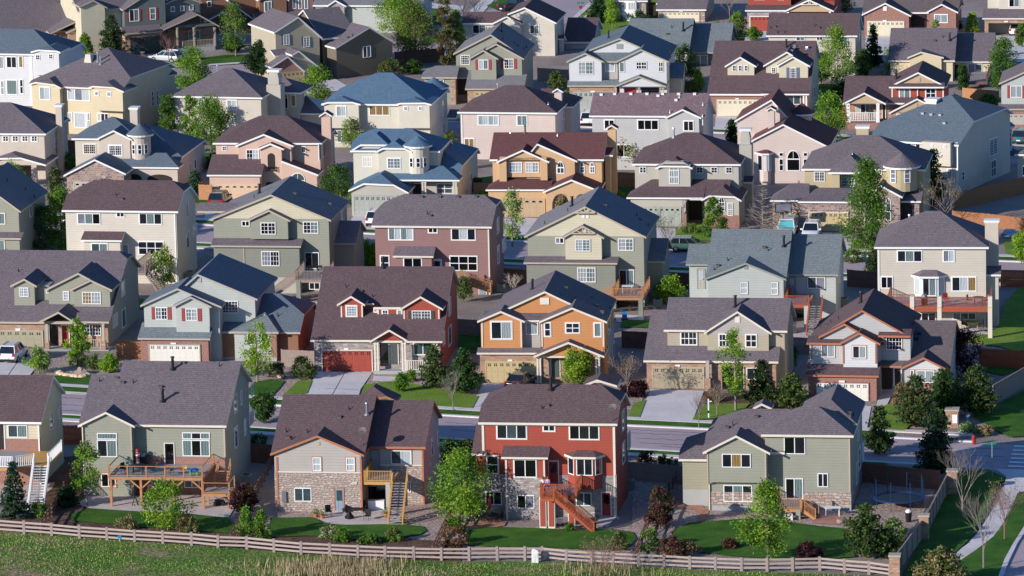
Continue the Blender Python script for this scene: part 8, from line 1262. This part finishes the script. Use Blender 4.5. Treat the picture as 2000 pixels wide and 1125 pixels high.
e = empty('white_cart', W_(A4, 975, 725, 0)); tag(e, 'small white cart under the red stair landing', 'cart'); MB().box(-.25, .25, -.2, .2, .1, .5).obj('body', 'whitep', e); [MB().tube((i * .2, -.25, .1), (i * .2, .25, .1), .1, .1, 8).obj('wheel', 'tyre', e) for i in (-1, 1)]
def ac(x, y, label): p = gnd(x, y); e = empty('air_conditioner', (p.x, p.y, 0), -.15); tag(e, label, 'air conditioner', 'air conditioners beside the houses'); MB().box(-.42, .42, -.42, .42, .05, .85).obj('casing', 'greytrim', e); b = MB(); [b.box(-.44, .44, -.44, .44, .12 + i * .09, .15 + i * .09) for i in range(8)]; b.obj('grille', 'metal', e); MB().lathe([(.34, .85), (.3, .9)], n=14).obj('fan_guard', 'black', e)
ac(1229, 955, 'air conditioner on the gravel right of the red front-row house'); ac(482, 945, 'air conditioner at the right wall of the sage house with the long deck'); ac(855, 942, 'air conditioner at the right wall of the stone house'); ac(115, 895, 'air conditioner beside the white stairs'); ac(1649, 598, 'air conditioner right of the pale grey-green house'); ac(372, 545, 'air conditioner right of the cream clipped-gable house'); ac(980, 570, 'air conditioner right of the mauve house'); ac(1285, 600, 'air conditioner right of the truss-gabled house'); ac(575, 690, 'air conditioner right of the blue-roofed brick garage house')
A5.k('R8'); table(W_(A5, 505, 660, 0), 0, .85, 'offwhite', 'pale stone barbecue counter right of the small cedar stair', 'stone_counter', 'counter', rect=(.7, .35)); e = empty('planter', W_(A5, 568, 715, 0)); tag(e, 'half-barrel planter right of the stone counter', 'planter'); MB().lathe([(.28, 0), (.36, .2), (.33, .42), (.28, .42)], n=14).obj('barrel', 'greywood', e)
e = empty('white_box', W_(A5, 160, 690, 0)); tag(e, 'white box under the small cedar deck', 'box'); MB().box(-.35, .35, -.25, .25, 0, .5).obj('body', 'whitep', e); MB().box(-.37, .37, -.27, .27, .5, .55).obj('lid', 'offwhite', e)
e = empty('waste_bin', W_(A5, 1098, 705, 0)); tag(e, 'black bin with white bags beside the composite fence', 'bin'); MB().lathe([(.22, 0), (.3, .85), (.32, .88)], n=12).obj('bin', 'black', e); MB().lathe([(.26, .86), (.28, 1.0), (.12, 1.15)], n=9).obj('bag', 'whitep', e)
p = gnd(1756, 990); e = empty('trampoline', (p.x, p.y, 0)); tag(e, 'blue round trampoline with net poles in the corner garden', 'trampoline'); b = MB(); R_ = 2.1; n = 40
for i in range(n):
    a, c = 2 * math.pi * i / n, 2 * math.pi * (i + 1) / n; b.bar((R_ * math.cos(a), R_ * math.sin(a), .85), (R_ * math.cos(c), R_ * math.sin(c), .85), .3, .07)
b.obj('padding', 'trampblue', e); MB().lathe([(R_ - .1, .83), (R_ - .12, .85)], n=40).obj('mat', 'black', e)
for i in range(8): a = 2 * math.pi * (i + .5) / 8; MB().tube((R_ * 1.04 * math.cos(a), R_ * 1.04 * math.sin(a), 0), (R_ * 1.04 * math.cos(a), R_ * 1.04 * math.sin(a), 2.6), .03).obj('pole', 'trampblue', e)
b = MB()
for z in (1.0, 1.5, 2.0, 2.6):
    for i in range(24): a, c = 2 * math.pi * i / 24, 2 * math.pi * (i + 1) / 24; b.bar((R_ * math.cos(a), R_ * math.sin(a), z), (R_ * math.cos(c), R_ * math.sin(c), z), .012, .012)
b.obj('safety_net', 'black', e)
C7.k('S1'); zc = C7.F(860, 802, 0)[1]; grill(W_(C7, 825, 870, zc), 'dark grill on the deck with cream columns'); chair(W_(C7, 995, 850, zc), .3, 'doorR', 'dark red cushioned chair on the deck with cream columns', cat='chair'); table(W_(C7, 1250, 860, zc), .6, .72, 'darkwood', 'brown round table on the deck with cream columns'); chair(W_(C7, 1180, 860, zc), 1.2, 'darkwood', 'brown chair left of the round table on the column deck'); chair(W_(C7, 1310, 860, zc), -1.2, 'darkwood', 'brown chair right of the round table on the column deck'); table(W_(C7, 1205, 1050, 0), .7, .7, 'yellowp', 'yellow table on the patio below the column deck'); chair(W_(C7, 1140, 1050, 0), 1.3, 'black', 'black chair left of the yellow table'); chair(W_(C7, 1265, 1045, 0), -1.3, 'black', 'black chair right of the yellow table')
C3.k('Q6'); zc = C3.F(835, 782, .8)[1]; table(W_(C3, 860, 815, zc), 0, .75, 'black', 'covered dark table on the grey railed deck', rect=(.8, .4)); C5.k('Q7'); zc = C5.F(1495, 837, .8)[1]; table(W_(C5, 1500, 885, zc), 0, .72, 'offwhite', 'pale table on the cedar balcony', rect=(.6, .35)); C5.k('Q7'); e = empty('toy', W_(C5, 1480, 1100, 0)); tag(e, 'blue and red toy slide under the cedar balcony', 'toy'); MB().box(-.25, .25, -.1, .1, .2, .8).obj('back', 'blue', e); MB().box(-.35, .35, -.5, .1, 0, .2).obj('seat', 'hred', e)
p = gnd(1535, 650); e = empty('hot_tub', (p.x, p.y, 0)); tag(e, 'dark hot tub under the red-brown balcony', 'hot tub'); MB().box(-1, 1, -.8, .8, 0, .85).obj('cabinet', 'tub', e); MB().box(-1.03, 1.03, -.83, .83, .85, .95).obj('cover', 'metal', e)
E6.k('T8'); p = gnd(1505, 352); e = empty('garden_swing', (p.x, p.y, 0)); tag(e, 'dark green canopy swing behind the pink house', 'swing'); MB().box(-.9, .9, -.4, .4, 1.6, 1.7).obj('canopy', 'signgreen', e); MB().box(-.8, .8, -.2, .3, .45, .55).box(-.8, .8, .25, .32, .55, 1.1).obj('seat', 'signgreen', e); [MB().tube((i * .9, j * .5, 0), (i * .9, 0, 1.65), .03).obj('leg', 'black', e) for i in (-1, 1) for j in (-1, 1)]
p = gnd(1913, 232); e = empty('garden_chair', (p.x, p.y, 0)); tag(e, 'white metal garden chair on the shaded lawn near the blue turret', 'chair'); b = MB(); [b.tube((.5 * math.cos(a), .3 * math.sin(a), .3), (.5 * math.cos(a + .8), .3 * math.sin(a + .8), .5), .03) for a in (0, .8, 1.6, 2.4, 3.2, 4, 4.8, 5.6)]; b.box(-.45, .45, -.2, .2, .36, .4); b.obj('seat', 'whitep', e); [MB().tube((i * .4, j * .2, 0), (i * .4, j * .2, .38), .03).obj('leg', 'whitep', e) for i in (-1, 1) for j in (-1, 1)]
# boulders and stone rings
def rocks(pts, label, mat='sandrock', s=.4):
    for k, (x, y) in enumerate(pts):
        p = gnd(x, y); r = random.Random(int(x * 7 + y)); b = MB(); V = []; n = 7
        prof = [(.5, -.1), (1, .15), (.9, .5), (.5, .8)]
        b.lathe([(q * s * r.uniform(.8, 1.2), z * s) for q, z in prof], n=n); b.v = [(x_ * r.uniform(.85, 1.2), y_ * r.uniform(.8, 1.1), z_ * r.uniform(.85, 1.15)) for x_, y_, z_ in b.v]
        o = b.obj('boulder', mat, None); o.location = (p.x, p.y, .02); o.rotation_euler.z = r.uniform(0, 6); tag(o, label, 'rock', 'landscape rocks edging the beds')
rocks([(111, 727), (116, 731), (122, 733), (129, 735), (136, 736), (143, 737), (150, 738), (158, 738), (165, 737), (171, 735)], 'tan rock in the ring on the lawn below the narrow light green tree')
rocks([(160, 731)], 'large grey rock behind the ring of tan rocks', 'greywood', .8); rocks([(549, 738)], 'single tan boulder on the gravel between the blue-roofed and red houses'); rocks([(1972, 463)], 'grey boulder on the gravel at the right behind the beige house', 'steel', 1.0); rocks([(1912, 843)], 'tan boulder near the red fire hydrant', s=.6)
# ======================================================== the two girls on the landing of the red house
def person(P, H, top, legs, hair, label, rz=0, arm=.1):
    def skin(name, verts, edges, rad, mat, parent, root=0):
        me = bpy.data.meshes.new(name); me.from_pydata(verts, edges, []); me.materials.append(MATS[mat]); o = bpy.data.objects.new(name, me); sc.collection.objects.link(o)
        if parent: o.parent = parent
        md = o.modifiers.new('skin', 'SKIN'); md.use_smooth_shade = True
        if me.skin_vertices:
            for i, sv in enumerate(me.skin_vertices[0].data): sv.radius = (rad[i], rad[i]); sv.use_root = (i == root)
        sd = o.modifiers.new('sub', 'SUBSURF'); sd.levels = sd.render_levels = 1; return o
    k = H / 1.7; S = lambda L: [tuple(c * k for c in v) for v in L]
    V = S([(0, 0, .92), (0, 0, 1.15), (0, 0, 1.38), (0, -.01, 1.48), (0, -.015, 1.60), (.09, 0, .88), (.10, -.02, .48), (.10, .02, .08), (.10, -.10, .03), (-.09, 0, .88), (-.10, -.01, .48), (-.10, .02, .08), (-.10, -.10, .03), (.17, 0, 1.38), (.22, -.03, 1.12), (.12 + arm, -.24, 1.08), (-.17, 0, 1.38), (-.22, -.04, 1.12), (-.10 - arm * .3, -.22, 1.14), (0, -.02, 1.66)])
    E = [(0, 1), (1, 2), (2, 3), (3, 4), (4, 19), (0, 5), (5, 6), (6, 7), (7, 8), (0, 9), (9, 10), (10, 11), (11, 12), (2, 13), (13, 14), (14, 15), (2, 16), (16, 17), (17, 18)]
    R = [.13, .115, .12, .05, .085, .085, .055, .035, .035, .085, .055, .035, .035, .05, .038, .028, .05, .038, .028, .07]; o = skin('person', V, E, [r * k for r in R], 'skin', None); o.location = P; o.rotation_euler.z = rz; tag(o, label, 'person')
    for s_, q in ((1, V[15]), (-1, V[18])):
        h_ = MB()
        for f in range(4): h_.tube((q[0] + (f - 1.5) * .018, q[1] - .02, q[2] - .01), (q[0] + (f - 1.5) * .02, q[1] - .085 + abs(f - 1.4) * .01, q[2] - .03), .009, .007, 5)
        h_.tube((q[0] - s_ * .03, q[1], q[2]), (q[0] - s_ * .055, q[1] - .045, q[2]), .01, .008, 5); h_.obj('fingers', 'skin', o)
    skin('shirt', S([(0, 0, .90), (0, 0, 1.15), (0, 0, 1.38), (.17, 0, 1.385), (.2, -.02, 1.25), (-.17, 0, 1.385), (-.2, -.02, 1.25)]), [(0, 1), (1, 2), (2, 3), (3, 4), (2, 5), (5, 6)], [r * k for r in (.155, .135, .135, .065, .055, .065, .055)], top, o)
    skin('trousers', S([(0, 0, .92), (.09, 0, .86), (.10, -.02, .48), (.10, .02, .12), (-.09, 0, .86), (-.10, -.01, .48), (-.10, .02, .12)]), [(0, 1), (1, 2), (2, 3), (0, 4), (4, 5), (5, 6)], [r * k for r in (.14, .1, .075, .06, .1, .075, .06)], legs, o)
    MB().lathe([(.03, 1.36), (.10, 1.40), (.115, 1.6), (.10, 1.72), (.03, 1.77)], (0, .035, 0), 12).obj('hair', hair, o).scale = (k, k, k)
    fc = MB(); [fc.box(sx_ * .035 * k - .008, sx_ * .035 * k + .008, -.105 * k, -.095 * k, 1.625 * k, 1.64 * k) for sx_ in (-1, 1)]; fc.box(-.02 * k, .02 * k, -.105 * k, -.097 * k, 1.565 * k, 1.572 * k); fc.obj('face', 'hairb', o)
A4.k('R3'); zp = A4.F(925, 893, 1.2)[1]; A4.k('R7')
for x, top, legs, hair, l_, rz, dv in ((845, 'whitep', 'lilac', 'hairb', 'girl in a white top standing on the red stair landing', .1, .35), (882, 'lilac', 'lilac', 'hairb', 'girl in lilac clothes standing right of the other girl on the landing', -.3, .5)):
    u = A4.F(x, 470, -1.6)[0]; g_ = A4.G(x, 478, zp); q = A4.o + A4.U * g_[0] + A4.W * g_[1]; person((q.x, q.y, zp), 1.45, top, legs, hair, l_, rz)
